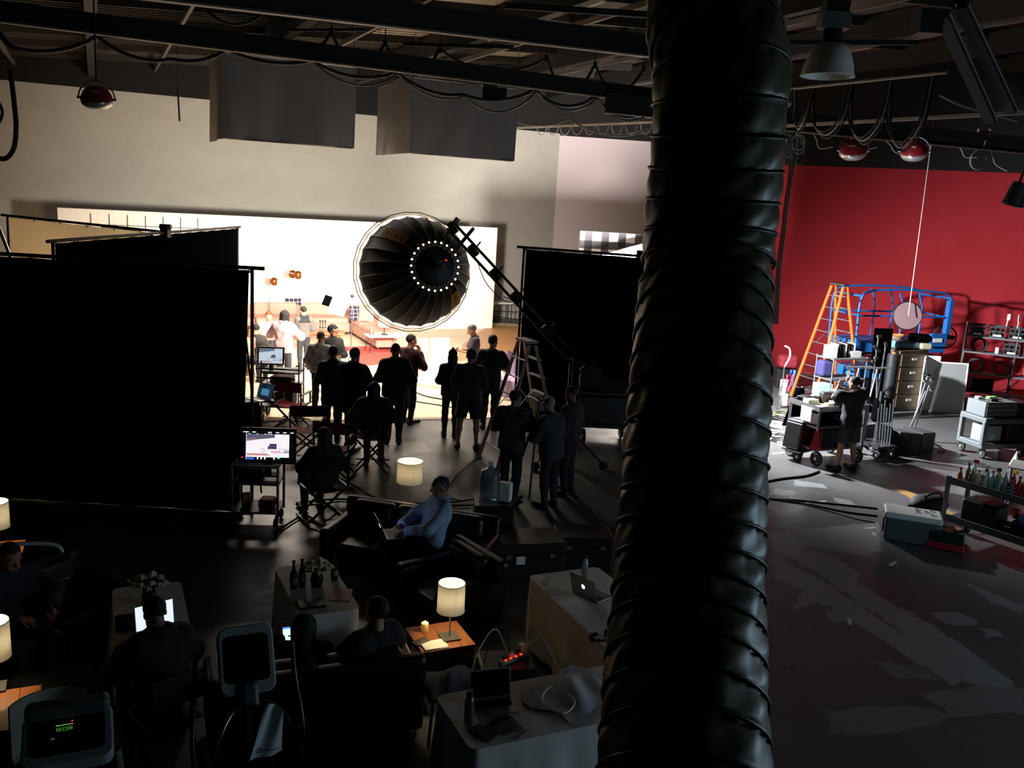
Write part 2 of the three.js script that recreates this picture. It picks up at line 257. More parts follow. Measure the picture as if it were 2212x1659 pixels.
// roof: deck with purlins along the building and deep joists across it
{
  const c = [[-30, -8], [-30, 42], [26, 42], [26, -8]], y = c.map((p) => ceilY(p[0]));
  const deck = struct(kit().raw(prism(c.map((p) => plan(...p)), y, y.map((v) => v + 0.3))).mesh('ceiling', M.deck), 'sheet metal roof deck on dark joists');
  const up = (s, t, dy) => { const p = plan(s, t); return [p[0], ceilY(s) - dy, p[1]]; };
  for (let t = 1.2; t < 28; t += 2.4) kit().beam(up(-29.5, t, 0.12), up(25.5, t, 0.12), 0.09, 0.2).mesh('purlin', mat(0x2c2a28, 0.8), deck);
  for (let s = -24; s < 24; s += 3.9) kit().beam(up(s, -6.5, 0.36), up(s, 38, 0.36), 0.22, 0.5).mesh('joist', M.steel, deck);
  for (let s = -22.2; s < 22; s += 3.9) kit().beam(up(s, -6.5, 0.3), up(s, 38, 0.3), 0.07, 0.12).mesh('conduit', mat(0x5f5c57, 0.6), deck);
  for (const [s, t, w, d] of [[-8.2, 9.5, 3.2, 2.2], [-4.3, 7.2, 3.2, 2.2], [-12.1, 12, 3.2, 2.2], [-0.4, 9.5, 3.2, 2.2], [-8.2, 14.3, 3.2, 2.2], [-4.3, 16.7, 3.2, 2.2], [-12.1, 19.1, 3.2, 2.2], [3.5, 12, 3.2, 2.2], [-0.4, 19.1, 3.2, 2.2], [7.4, 16.7, 3.2, 2.2]]) kit().raw(prism([[s - w / 2, t - d / 2], [s - w / 2, t + d / 2], [s + w / 2, t + d / 2], [s + w / 2, t - d / 2]].map((p) => plan(...p)), [0, 1, 2, 3].map((i) => ceilY(s + (i < 2 ? -w / 2 : w / 2)) - 0.03), [0, 1, 2, 3].map((i) => ceilY(s + (i < 2 ? -w / 2 : w / 2)) + 0.01))).mesh('lit_roof_patch', mat(0xb9b2a2, 0.9), deck);  // pale patches: glow of the set on the roof, put into the colour
  const ribs = []; for (let t = -0.2; t < 12; t += 0.3) ribs.push(t);
  for (const t of ribs) kit().beam(up(-29, t, 0.02), up(-4, t, 0.02), 0.05, 0.05).mesh('deck_rib', mat(0x45413d, 0.8), deck);
}

// ---------------------------------------------------------------- people
// Figures are skeletons of tapered capsules joined smoothly. x is the figure's left, z its front; all at 1.75 m, scaled to height.
const capD = (p, a, b, ra, rb) => {
  const bx = b[0] - a[0], by = b[1] - a[1], bz = b[2] - a[2], px = p[0] - a[0], py = p[1] - a[1], pz = p[2] - a[2];
  const h = Math.max(0, Math.min(1, (px * bx + py * by + pz * bz) / (bx * bx + by * by + bz * bz + 1e-9)));
  return Math.hypot(px - bx * h, py - by * h, pz - bz * h) - (ra + (rb - ra) * h);
};
const smin = (a, b, k) => { const h = Math.max(k - Math.abs(a - b), 0) / k; return Math.min(a, b) - h * h * k * 0.25; };
const ellD = (p, c, r) => { const x = (p[0] - c[0]) / r[0], y = (p[1] - c[1]) / r[1], z = (p[2] - c[2]) / r[2], k = Math.hypot(x, y, z); return (k - 1) * Math.min(r[0], r[1], r[2]); };
const rotX = (v, a) => [v[0], v[1] * Math.cos(a) - v[2] * Math.sin(a), v[1] * Math.sin(a) + v[2] * Math.cos(a)];
const rotY = (v, a) => [v[0] * Math.cos(a) + v[2] * Math.sin(a), v[1], -v[0] * Math.sin(a) + v[2] * Math.cos(a)];
function pose(o = {}) {
  const w = o.wide || 1, pelvis = o.pelvis || [0, 0.96, 0], lean = o.lean || 0, up = (v) => add3(pelvis, rotX(v, lean));
  const J = { pel: pelvis, abd: up([0, 0.16, 0.01]), chest: up([0, 0.34, 0]), neck: up([0, 0.51, -0.02]), sL: up([0.162 * w, 0.43, -0.01]), sR: up([-0.162 * w, 0.43, -0.01]), hL: add3(pelvis, [0.085, -0.03, 0]), hR: add3(pelvis, [-0.085, -0.03, 0]),
    kL: [0.1, 0.5, 0.02], kR: [-0.1, 0.5, 0.02], aL: [0.1, 0.085, -0.02], aR: [-0.1, 0.085, -0.02], tL: [0.13, 0.03, 0.17], tR: [-0.13, 0.03, 0.17],
    eL: add3(up([0.23 * w, 0.17, -0.03]), [0, 0, 0]), eR: add3(up([-0.23 * w, 0.17, -0.03]), [0, 0, 0]), wL: up([0.24 * w, -0.08, 0.05]), wR: up([-0.24 * w, -0.08, 0.05]), up: rotX([0, 1, 0], lean) };
  J.head = add3(J.neck, rotX([0, 0.15, 0.035], lean + (o.nod || 0)));
  Object.assign(J, o.at || {}); J.nod = lean + (o.nod || 0); J.look = o.look || 0; J.curl = o.curl ?? 0.5; return J;
}
// seated: seat height, lean back (negative) or forward, feet placement
function sit(seat, o = {}) {
  const f = o.reach ?? 0.46, sp = o.spread ?? 0.12;
  return pose({ pelvis: [0, seat + 0.1, 0], lean: o.lean || 0, nod: o.nod, look: o.look, wide: o.wide, curl: o.curl, at: { hL: [0.09, seat + 0.09, 0], hR: [-0.09, seat + 0.09, 0], kL: [sp, seat + 0.06 + (o.kneeUp || 0), f * 0.95], kR: [-sp, seat + 0.06 + (o.kneeUp || 0), f * 0.95], aL: [sp, 0.085, f + (o.shin || 0)], aR: [-sp, 0.085, f + (o.shin || 0)], tL: [sp + 0.03, 0.03, f + 0.19 + (o.shin || 0)], tR: [-sp - 0.03, 0.03, f + 0.19 + (o.shin || 0)], ...(o.at || {}) } });
}
function handBones(w, e, J, side, palmIn) {
  const d = norm3(sub3(w, e)); let n = palmIn; n = norm3(sub3(n, mul3(d, dot3(n, d)))); const s = mul3(norm3(cross3(d, n)), side), B = [], c = J.curl;
  const at = (a, b, h) => add3(w, add3(mul3(d, a), add3(mul3(s, b), mul3(n, h))));
  B.push([at(0.0, 0, 0), at(0.075, 0.012, 0.004), 0.024, 0.026], [at(0.02, -0.02, 0), at(0.08, -0.024, 0.004), 0.018, 0.017], [at(0.02, 0.02, 0), at(0.082, 0.026, 0.002), 0.017, 0.015]);
  [[-0.03, 0.068, 0.8], [-0.011, 0.078, 1], [0.01, 0.075, 0.95], [0.03, 0.06, 0.75]].forEach(([b, a, L]) => {
    let p = at(a, -b, 0), ang = 0.15 + c * 0.5; for (const seg of [0.043 * L, 0.028 * L, 0.022 * L]) { const q = add3(p, add3(mul3(d, Math.cos(ang) * seg), mul3(n, Math.sin(ang) * seg))); B.push([p, q, 0.0088, 0.0082]); p = q; ang += 0.2 + c * 0.75; }
  });
  let p = at(0.018, 0.026, 0.006), q = at(0.05, 0.052, 0.018), r = at(0.08, 0.056, 0.028 + c * 0.012); B.push([p, q, 0.0125, 0.0105], [q, r, 0.0102, 0.0088]); return B;
}
const boundsOf = (B, pad) => { const lo = [9, 9, 9], hi = [-9, -9, -9]; for (const b of B) for (const i of [0, 1]) for (let k = 0; k < 3; k++) { lo[k] = Math.min(lo[k], b[i][k] - b[2 + i] - pad); hi[k] = Math.max(hi[k], b[i][k] + b[2 + i] + pad); } return [lo, hi]; };
const field = (B, k) => (p) => { let d = 9; for (const b of B) { const v = capD(p, b[0], b[1], b[2], b[3]); d = d > 8 ? v : smin(d, v, k); if (b[4]) { } } return d; };
function meshOf(B, cell, k, cut) { const [lo, hi] = boundsOf(B, cell * 2.2), f = field(B, k); return nets(lo, hi, cell, (x, y, z) => { const p = [x, y, z]; let d = f(p); if (cut) d = cut(p, d); return d; }); }
const folds = (p, a) => a * (Math.sin(p[1] * 31 + Math.sin(p[0] * 17 + 1.3) * 2.1 + p[2] * 9) * 0.6 + Math.sin(p[0] * 43 + p[1] * 13 - p[2] * 29) * 0.4);
const plainGeo = (g) => { const h = g.index ? g.toNonIndexed() : g; for (const k of Object.keys(h.attributes)) if (!['position', 'normal'].includes(k)) h.deleteAttribute(k); return h; };

function person(label, at, turn, h, J, o) {
  const root = thing('person', label, 'person', [at[0], o.y || 0, at[1]], turn, o.group); const s = h / 1.75, cell = o.cell || 0.019;
  const put = (name, g, m) => { g = plainGeo(g); g.scale(s, s, s); const e = new THREE.Mesh(g, m); e.name = name; root.add(e); return e; };
  const wm = o.woman ? 0.92 : 1;
  const torso = (i) => { const x = (k, v) => add3(J[k], [v, 0, 0]); return [
    [x('pel', 0.068), x('abd', 0.055 * wm), 0.102 + i, 0.093 * wm + i], [x('pel', -0.068), x('abd', -0.055 * wm), 0.102 + i, 0.093 * wm + i], [x('abd', 0.055 * wm), x('chest', 0.082 * wm), 0.093 * wm + i, 0.103 + i], [x('abd', -0.055 * wm), x('chest', -0.082 * wm), 0.093 * wm + i, 0.103 + i],
    [J.chest, mix3(J.chest, J.neck, 0.75), 0.1 + i, 0.062 + i], [mix3(J.neck, J.chest, 0.12), J.sL, 0.042 + i, 0.052 + i], [mix3(J.neck, J.chest, 0.12), J.sR, 0.042 + i, 0.052 + i]]; };
  const arm = (k, i, to = 1) => { const S = J['s' + k], E = J['e' + k], W = J['w' + k]; if (to < 1) return [[S, mix3(S, E, to * 1.0), 0.056 + i * 1.5, 0.05 + i * 2.2]]; return [[S, E, 0.054 + i, 0.043 + i], [E, W, 0.042 + i, 0.03 + i]]; };
  const leg = (k, i, to = 1) => { const H = J['h' + k], K = J['k' + k], A = J['a' + k]; if (to < 1) return [[H, mix3(H, K, to * 1.1), 0.09 + i, 0.066 + i * 2.2]]; return [[H, K, 0.088 + i, 0.057 + i], [K, mix3(K, A, 0.35), 0.056 + i, 0.054 + i], [mix3(K, A, 0.35), A, 0.054 + i, 0.038 + i * (o.wideLeg || 1)]]; };
  // body: trunk and limbs, with head and hands meshed finer and joined to it
  const bones = [...torso(-0.008), ...arm('L', -0.004), ...arm('R', -0.004), ...leg('L', -0.006), ...leg('R', -0.006), [J.neck, mix3(J.neck, J.head, 0.7), 0.056, 0.05], ...['L', 'R'].map((k) => [add3(J['a' + k], [0, -0.03, -0.02]), J['t' + k], 0.034, 0.024])];
  const parts = [plainGeo(meshOf(bones, cell, 0.045))];
  const R = (v) => add3(J.head, rotY(rotX(v, 0), 0) && rotX(rotY(v, J.look), J.nod));
  const inv = (p) => rotY(rotX(sub3(p, J.head), -J.nod), -J.look);
  const headF = (p) => {
    const q = inv(p); let d = ellD(q, [0, 0.045, -0.012], [0.077, 0.083, 0.096]); d = smin(d, ellD(q, [0, -0.03, 0.022], [0.06, 0.085, 0.068]), 0.05); d = smin(d, capD(q, [-0.03, -0.075, 0.04], [0.03, -0.075, 0.04], 0.03, 0.03), 0.035);
    d = smin(d, capD(q, [0, 0.012, 0.088], [0, -0.028, 0.112], 0.008, 0.0135), 0.016); d = smin(d, capD(q, [-0.04, 0.03, 0.076], [0.04, 0.03, 0.076], 0.012, 0.012), 0.02);
    for (const e of [-1, 1]) { d = Math.max(d, 0.0155 - Math.hypot(q[0] - e * 0.032, (q[1] - 0.01) * 1.2, q[2] - 0.098)); d = smin(d, ellD(q, [e * 0.079, -0.005, -0.008], [0.012, 0.032, 0.02]), 0.01); }
    d = smin(d, capD(q, [-0.018, -0.053, 0.082], [0.018, -0.053, 0.082], 0.007, 0.007), 0.008); d = smin(d, capD(q, [-0.016, -0.066, 0.081], [0.016, -0.066, 0.081], 0.0075, 0.0075), 0.006);
    return smin(d, capD(p, J.neck, mix3(J.neck, J.head, 0.5), 0.054, 0.05), 0.03);
  };
  const hc = o.face ? 0.006 : 0.0095, H0 = J.head; parts.push(plainGeo(nets([H0[0] - 0.14, H0[1] - 0.17, H0[2] - 0.16], [H0[0] + 0.14, H0[1] + 0.16, H0[2] + 0.16], hc, (x, y, z) => headF([x, y, z]))));
  for (const [k, e] of [['L', 1], ['R', -1]]) { const hb = handBones(J['w' + k], J['e' + k], J, e, (o.palm && o.palm[k]) || [-e, 0, 0.15]); parts.push(plainGeo(meshOf(hb, o.fineHands ? 0.0042 : 0.0058, 0.009))); }
  put('body', mergeGeometries(parts), mat(o.skin || 0xb07a5c, 0.6));
  if (o.face) for (const e of [-1, 1]) { const c = R([e * 0.032, 0.01, 0.081]); const g = new THREE.SphereGeometry(0.0115, 10, 8); g.translate(...c); put('eye', g, mat(0xd8d4cc, 0.3)); const i = new THREE.SphereGeometry(0.006, 8, 6); i.translate(...R([e * 0.032, 0.01, 0.0895])); put('iris', i, mat(0x2a1b12, 0.3)); }
  // clothes
  const T = o.top, waist = (p) => dot3(sub3(p, J.pel), J.up);
  if (T) {
    const i = T.fit ?? 0.016, hem = T.hem ?? -0.06, tb = [...torso(i), ...(T.sleeve === 'none' ? [] : T.sleeve === 'short' ? [...arm('L', i, 0.62), ...arm('R', i, 0.62)] : T.sleeve === 'elbow' ? [[J.sL, mix3(J.sL, J.eL, 0.95), 0.06 + i, 0.055 + i], [J.sR, mix3(J.sR, J.eR, 0.95), 0.06 + i, 0.055 + i]] : [...arm('L', i), ...arm('R', i)])];
    if (hem < -0.1) tb.push([add3(J.pel, [0.06, 0, 0]), add3(J.pel, add3(mul3(J.up, hem - 0.05), [0.07, 0, 0])), 0.11 + i, 0.115 + i], [add3(J.pel, [-0.06, 0, 0]), add3(J.pel, add3(mul3(J.up, hem - 0.05), [-0.07, 0, 0])), 0.11 + i, 0.115 + i]);
    const neckTop = add3(J.neck, mul3(J.up, T.hood ? 0.1 : 0.055)); if (T.hood) tb.push([add3(J.neck, mul3(J.up, 0.0)), add3(J.neck, add3(mul3(J.up, 0.03), [0, 0, -0.05])), 0.085, 0.075]);
    const cut = (p, d) => { d += folds(p, T.crease ?? 0.004); d = Math.max(d, hem - waist(p)); const q = sub3(p, neckTop); d = Math.max(d, (T.hood ? 0.06 : 0.062) - Math.hypot(...q)); for (const k of ['L', 'R']) { const a = J['w' + k], b = J['e' + k], v = norm3(sub3(a, b)), t = dot3(sub3(p, a), v); if (T.sleeve === undefined && t > -0.02 && len3(sub3(p, a)) < 0.12) d = Math.max(d, t + 0.02); } return d; };
    put(T.name || 'shirt', meshOf(tb, cell, 0.045, cut), mat(T.color, T.rough ?? 0.85));
    if (T.band) put('shirt_yoke', meshOf(torso(i + 0.006), cell, 0.045, (p, d) => Math.max(Math.max(d + folds(p, 0.004), T.band[1] - waist(p)), 0.06 - Math.hypot(...sub3(p, neckTop)))), mat(T.band[0], 0.85));
    if (T.collar) { const g = new THREE.TorusGeometry(0.062, 0.014, 8, 20); g.rotateX(PI / 2 - 0.25 + (J.nod - J.nod)); g.translate(...add3(J.neck, mul3(J.up, 0.045))); put('collar', g, mat(T.color, 0.85)); }
  }
  const Bt = o.bottom;
  if (Bt) {
    const i = Bt.fit ?? 0.014, top = Bt.top ?? 0.08, bb = [...torso(i - 0.006).slice(0, 2), ...(Bt.len ? [...leg('L', i, Bt.len), ...leg('R', i, Bt.len)] : [...leg('L', i), ...leg('R', i)])];
    put(Bt.name || (Bt.len ? 'shorts' : 'trousers'), meshOf(bb, cell, 0.04, (p, d) => { d = Math.max(d + folds(p, Bt.crease ?? 0.003), waist(p) - top); if (Bt.len) for (const k of ['L', 'R']) { const K = J['k' + k], H = J['h' + k], v = norm3(sub3(K, H)), t = dot3(sub3(p, mix3(H, K, Bt.len)), v); if (t > -0.05 && len3(sub3(p, K)) < 0.25) d = Math.max(d, t); } return d; }), mat(Bt.color, 0.85));
  }
  for (const k of ['L', 'R']) {
    const A = J['a' + k], t = J['t' + k], base = A[1] - 0.085, heel = add3(A, [0, -0.038, -0.035]), toe = add3(t, [0, 0.012, 0.02]);
    const g = meshOf([[heel, toe, 0.046, 0.036], [heel, add3(A, [0, o.boot ? 0.09 : 0.0, -0.005]), 0.044, 0.047]], 0.013, 0.03, (p, d) => Math.max(d, A[1] < 0.2 ? base - p[1] : -9)); put('shoe', g, mat(o.shoe || 0x111111, 0.6));
  }
  if (o.belt) { const g = meshOf(torso(0.02).slice(0, 2), cell, 0.045, (p, d) => Math.max(d, Math.abs(waist(p) - 0.07) - 0.02)); put('belt', g, mat(0x17110c, 0.5)); }
  // hair
  const hair = o.hair || 'short', hm = mat(o.hairColor || 0x15100d, 0.75), bump = (q, a) => a * (Math.sin(q[0] * 140 + q[1] * 60) + Math.sin(q[2] * 130 - q[1] * 90) + Math.sin(q[0] * 70 + q[2] * 80)) / 3;
  if (hair !== 'none') {
    const F = (x, y, z) => {
      const q = inv([x, y, z]); let d = ellD(q, [0, 0.05, -0.016], hair === 'curly' ? [0.105, 0.105, 0.115] : hair === 'beanie' ? [0.09, 0.098, 0.108] : [0.085, 0.092, 0.104]);
      const face = Math.max(q[1] - (hair === 'beanie' ? 0.055 : 0.072) - Math.min(0, q[2]) * 0.2, 0.035 - q[2]);         // below the hairline and in front
      const side = hair === 'short' || hair === 'grey' || hair === 'bald' || hair === 'bun' ? Math.max(q[1] + 0.02 + (q[2] < -0.05 ? 0.045 : 0), -9) : -9;
      if (hair === 'bob') d = smin(d, smin(capD(q, [0.05, 0.03, -0.03], [0.075, -0.08, -0.01], 0.055, 0.04), Math.min(capD(q, [-0.05, 0.03, -0.03], [-0.075, -0.08, -0.01], 0.055, 0.04), capD(q, [0, 0.02, -0.06], [0, -0.085, -0.05], 0.07, 0.06)), 0.04), 0.04);
      if (hair === 'long') d = smin(d, smin(capD(q, [0.045, 0.02, -0.04], [0.075, -0.26, -0.05], 0.06, 0.035), Math.min(capD(q, [-0.045, 0.02, -0.04], [-0.075, -0.26, -0.05], 0.06, 0.035), capD(q, [0, 0.02, -0.06], [0, -0.28, -0.085], 0.07, 0.05)), 0.05), 0.05);
      if (hair === 'bun') d = smin(d, Math.hypot(q[0], q[1] - 0.01, q[2] + 0.125) - 0.042, 0.02);
      if (hair === 'beanie') d = smin(d, Math.hypot(q[0], q[1] - 0.16, q[2] + 0.03) - 0.022, 0.02);
      d = Math.max(d, -smin(face, face, 0.01)); const neckCut = hair === 'beanie' ? 0.0 - q[1] : hair === 'short' || hair === 'bun' ? -0.06 - q[1] : -9; d = Math.max(d, neckCut);
      if (hair === 'short') d = Math.max(d, q[2] > -0.03 ? 0.0 - q[1] : -9);
      if (hair === 'cropped') d = Math.max(d + 0.007, q[2] > -0.03 ? 0.015 - q[1] : -0.05 - q[1]);
      return d + bump(q, hair === 'curly' ? 0.016 : hair === 'beanie' ? 0.0015 : 0.004);
    };
    const e = hair === 'long' ? 0.37 : 0.2; put(hair === 'beanie' ? 'knit_hat' : 'hair', nets([H0[0] - 0.17, H0[1] - e, H0[2] - (e > 0.3 ? 0.26 : 0.2)], [H0[0] + 0.17, H0[1] + 0.2, H0[2] + 0.19], 0.0095, F), hm);
  }
  if (hair === 'beanie') put('hair', meshOf([[R([0.05, -0.02, -0.06]), R([0.06, -0.2, -0.06]), 0.05, 0.03], [R([-0.05, -0.02, -0.06]), R([-0.06, -0.2, -0.06]), 0.05, 0.03], [R([0, -0.02, -0.08]), R([0, -0.2, -0.09]), 0.05, 0.04]], 0.012, 0.04), mat(0x1a120e, 0.7));
  if (o.glasses) { const k = kit(); for (const e of [-1, 1]) { const c = R([e * 0.032, 0.01, 0.112]); k.tor(0.022, 0.003, ...c, 0, J.look, 0, 14); k.bar(R([e * 0.055, 0.012, 0.108]), R([e * 0.08, 0.008, 0.0]), 0.0025, 5); } k.bar(R([-0.011, 0.014, 0.114]), R([0.011, 0.014, 0.114]), 0.0025, 5); const m = k.mesh('glasses', M.plastic, root); m.geometry.scale(s, s, s); }
  if (o.beard) put('beard', nets([H0[0] - 0.12, H0[1] - 0.17, H0[2] - 0.1], [H0[0] + 0.12, H0[1] + 0.05, H0[2] + 0.16], 0.0085, (x, y, z) => { const q = inv([x, y, z]); return Math.max(Math.max(headF([x, y, z]) - 0.008 + bump(q, 0.003), q[1] + 0.03), Math.max(0.0 - q[2], 0.012 - Math.hypot(q[0] * 0.6, (q[1] + 0.058) * 1.3, q[2] - 0.09))); }), hm);
  root.userData.J = undefined; delete root.userData.J; root.userData.scaleOf = undefined; delete root.userData.scaleOf;
  return root;
}

// ---------------------------------------------------------------- the living room set and the people on it
const FEET = (p) => [p[0], 0, p[1]];
{
  const A = [-13.24, -26.06], L = 13.7, o = thing('set_wall', 'long white scenery wall of tall flats behind the pink sofa', 'set wall', [A[0], 0, A[1]], TURN);
  for (let i = 0; i < 4; i++) kit().box(L / 4 - 0.004, 3.55, 0.09, L / 8 + i * L / 4, 1.775, -0.045).mesh('flat', mat(0xf2efe9, 0.85), o);
  for (let i = 0; i < 5; i++) kit().beam([i * L / 4 * 0.99 + 0.05, 0, -0.14], [i * L / 4 * 0.99 + 0.05, 3.5, -0.14], 0.09, 0.04).mesh('batten', M.wood, o);
  for (let i = 0; i < 7; i++) kit().box(0.018, 2.9, 0.03, 0.86 + i * 0.49, 1.98, 0.02).mesh('mullion', mat(0x2a2a2a, 0.5), o);
  for (const y of [3.12, 2.2, 1.3]) kit().box(3.1, 0.018, 0.03, 2.3, y, 0.02).mesh('mullion', mat(0x2a2a2a, 0.5), o);
}
{
  const g = kit().raw(prism([[-5.611, -16.812], [-1.383, -18.272], [-0.688, -18.285], [1.329, -19.947], [2.2, -33.5], [-0.8, -33.5], [-13, -27.5], [-13, -21]], 0, 0.012)).mesh('set_floor', mat(0xffffff, 0.55, { map: repeatTex(noiseTex(256, [214, 196, 170], 14, 41), 0.2) })); struct(g, 'cream vinyl flooring laid over the studio floor for the set');
  struct(kit().raw(prism([[-0.967, -32.589], [0.451, -32.717], [0.41, -24.93], [-1.61, -24.982], [-1.606, -27.909]], 0.012, 0.03)).mesh('set_floor_wood', mat(0xb98452, 0.45)), 'orange wooden stage boards beside the scenery wall');
}
const fabric = mat(0xb99184, 0.9), fabricSeat = mat(0xc49e90, 0.9);
{ // sectional sofa: long part along the wall, chaise coming forward at its right end
  const q = [-5.23, 0.42, -28.378], o = thing('sectional_sofa', 'blush pink sectional sofa with a long chaise on the set', 'sofa', [q[0], 0.012, q[2]], TURN);
  kit().rbox(4.4, 0.3, 0.95, 0.05, -2.2, 0.24, -0.475).mesh('seat_base', fabric, o); kit().rbox(1.0, 0.3, 3.85, 0.05, 0.52, 0.24, 0.97).mesh('chaise_base', fabric, o);
  for (let i = 0; i < 3; i++) kit().rbox(1.43, 0.17, 0.9, 0.06, -0.73 - i * 1.46, 0.46, -0.46).mesh('seat_cushion', fabricSeat, o);
  kit().rbox(0.96, 0.17, 1.8, 0.06, 0.5, 0.46, 2.0).mesh('seat_cushion', fabricSeat, o); kit().rbox(0.96, 0.17, 1.9, 0.06, 0.5, 0.46, 0.1).mesh('seat_cushion', fabricSeat, o);
  kit().rbox(5.4, 0.62, 0.2, 0.08, -1.7, 0.52, -1.04).mesh('backrest', fabric, o); kit().rbox(0.2, 0.58, 2.5, 0.08, 1.08, 0.5, 0.2).mesh('backrest', fabric, o);
  for (let i = 0; i < 3; i++) kit().rbox(1.35, 0.42, 0.2, 0.09, -0.73 - i * 1.46, 0.72, -0.86, -0.16).mesh('back_cushion', fabricSeat, o);
  kit().rbox(0.2, 0.42, 1.2, 0.09, 0.92, 0.72, 0.3, 0, 0, -0.16).mesh('back_cushion', fabricSeat, o);
  for (const [x, z] of [[-4.3, -0.1], [-4.3, -0.9], [0.1, 2.8], [0.95, 2.8], [0.95, -0.9]]) kit().cyl(0.02, 0.014, 0.1, x, 0.045, z).mesh('leg', M.wood, o);
  const plaid = canvasTex(128, 128, (g) => { g.fillStyle = '#25203a'; g.fillRect(0, 0, 128, 128); g.fillStyle = 'rgba(90,70,110,.35)'; for (let i = 0; i < 4; i++) { g.fillRect(i * 32, 0, 12, 128); g.fillRect(0, i * 32, 128, 12); } g.strokeStyle = '#efe9ee'; g.lineWidth = 3.4; for (const v of [28, 64, 100]) { g.beginPath(); g.moveTo(v, 0); g.lineTo(v, 128); g.moveTo(0, v); g.lineTo(128, v); g.stroke(); } });
  const cushion = (label, p, turn, tilt, w, m) => { const c = thing('cushion', label, 'cushion', p, turn); const f = (sgn) => (u, v) => { const x = u * 2 - 1, y = v * 2 - 1, k = (1 - x * x) * (1 - y * y), pin = 1 - 0.06 * (1 - Math.abs(x)) - 0.06 * (1 - Math.abs(y)); return rotX([x * w / 2 * pin, -y * w / 2 * pin + w / 2, sgn * 0.085 * Math.pow(k, 0.45)], tilt); };
    const front = new THREE.PlaneGeometry(1, 1, 14, 14), back = front.clone(); for (const [g, s] of [[front, 1], [back, -1]]) { const P = g.attributes.position, U = g.attributes.uv; for (let i = 0; i < P.count; i++) P.setXYZ(i, ...f(s)(s > 0 ? U.getX(i) : 1 - U.getX(i), 1 - U.getY(i))); g.computeVertexNormals(); } kit().raw(front).raw(back).mesh('cover', m, c); };
  cushion('navy plaid cushion leaning on the chaise end of the sofa', [-4.94, 0.56, -27.893], TURN, -0.2, 0.46, mat(0xffffff, 0.9, { map: plaid }));
  cushion('navy plaid cushion behind the woman with the hair bun', [-7.121, 0.547, -28.7], TURN, -0.15, 0.5, mat(0xffffff, 0.9, { map: plaid })); cushion('plain blush cushion in the corner of the chaise', [-4.651, 0.56, -27.805], TURN - 0.5, -0.25, 0.5, fabricSeat);
}
{ // coffee table and what is on it
  const o = thing('coffee_table', 'low wooden coffee table with splayed legs before the pink sofa', 'table', [-5.851, 0, -25.675], TURN - 0.25), w = 1.9, d = 0.75;
  kit().rbox(w, 0.045, d, 0.015, 0, 0.48, 0).mesh('tabletop', mat(0xb06a3a, 0.45), o); kit().box(w - 0.3, 0.07, d - 0.25, 0, 0.43, 0).mesh('apron', mat(0x9c5c32, 0.5), o);
  for (const x of [-1, 1]) for (const z of [-1, 1]) kit().bar([x * (w / 2 - 0.22), 0.46, z * 0.26], [x * (w / 2 - 0.06), 0.012, z * 0.34], 0.028, 8, 0.018).mesh('leg', mat(0xa5623a, 0.5), o);
  const top = [-5.661, 0.505, -26.298]; for (let i = 0; i < 3; i++) { const b = thing('candle_holder', 'slim dark candle holder in a row of three on the coffee table', 'candle holder', [top[0] + (i - 1) * 0.075, 0.503, top[2]], 0, 'three dark candle holders'); kit().lathe([[0, 0], [0.028, 0], [0.03, 0.02], [0.012, 0.05], [0.01, 0.16], [0.022, 0.2], [0.024, 0.24], [0, 0.25]], 0, 0, 0, 10).mesh('stem', mat(0x1b1614, 0.4), b); }
  tag(kit().box(0.3, 0.012, 0.22, ...add3([-5.41, 0.505, -26.21], [0, 0.006, 0]), 0, 0.3).mesh('magazine', M.white), 'white magazine lying on the coffee table', 'magazine');
}
tag(kit().raw(prism([[-4.794, -22.522], [-3.12, -24.097], [-3.529, -26.9], [-5.255, -25.9]], 0.012, 0.03)).mesh('rug', mat(0xb8463c, 0.95)), 'red rug under the chaise end of the sofa', 'rug');
tag(kit().raw(prism([[-5.449, -22.308], [-4.059, -23.024], [-4.544, -25.338], [-5.872, -24.542]], 0.03, 0.042)).mesh('rug', mat(0xe6dccb, 0.95)), 'cream rug under the coffee table', 'rug');
{ // side table with a lamp and a vase
  const p = [-3.831, 0, -25.598], o = thing('side_table', 'small white side table on thin hairpin legs beside the chaise', 'table', p, TURN);
  kit().rbox(0.85, 0.04, 0.6, 0.015, 0, 0.5, 0).mesh('tabletop', M.white, o);
  for (const x of [-1, 1]) for (const z of [-1, 1]) kit().bar([x * 0.34, 0.48, z * 0.22], [x * 0.4, 0.0, z * 0.27], 0.007, 6).bar([x * 0.26, 0.48, z * 0.22], [x * 0.4, 0.0, z * 0.27], 0.007, 6).mesh('leg', M.plastic, o);
  const l = thing('table_lamp', 'white drum table lamp with a dark base on the white side table', 'lamp', [p[0] + 0.08, 0.52, p[2] - 0.05], 0);
  kit().cyl(0.09, 0.1, 0.025, 0, 0.0125, 0).mesh('base', M.plastic, l); kit().cyl(0.012, 0.012, 0.22, 0, 0.13, 0).mesh('pole', M.plastic, l); kit().cyl(0.17, 0.2, 0.24, 0, 0.36, 0, 0, 0, 0, 20, true).mesh('lamp_shade', mat(0xd8a98c, 0.9), l);
  const v = thing('vase', 'grey bottle vase on the white side table', 'vase', [p[0] - 0.26, 0.52, p[2] + 0.08], 0); kit().lathe([[0, 0], [0.06, 0], [0.068, 0.1], [0.055, 0.17], [0.022, 0.22], [0.02, 0.27], [0.027, 0.29]], 0, 0, 0, 14).mesh('bottle', mat(0x6d6a60, 0.4), v);
}
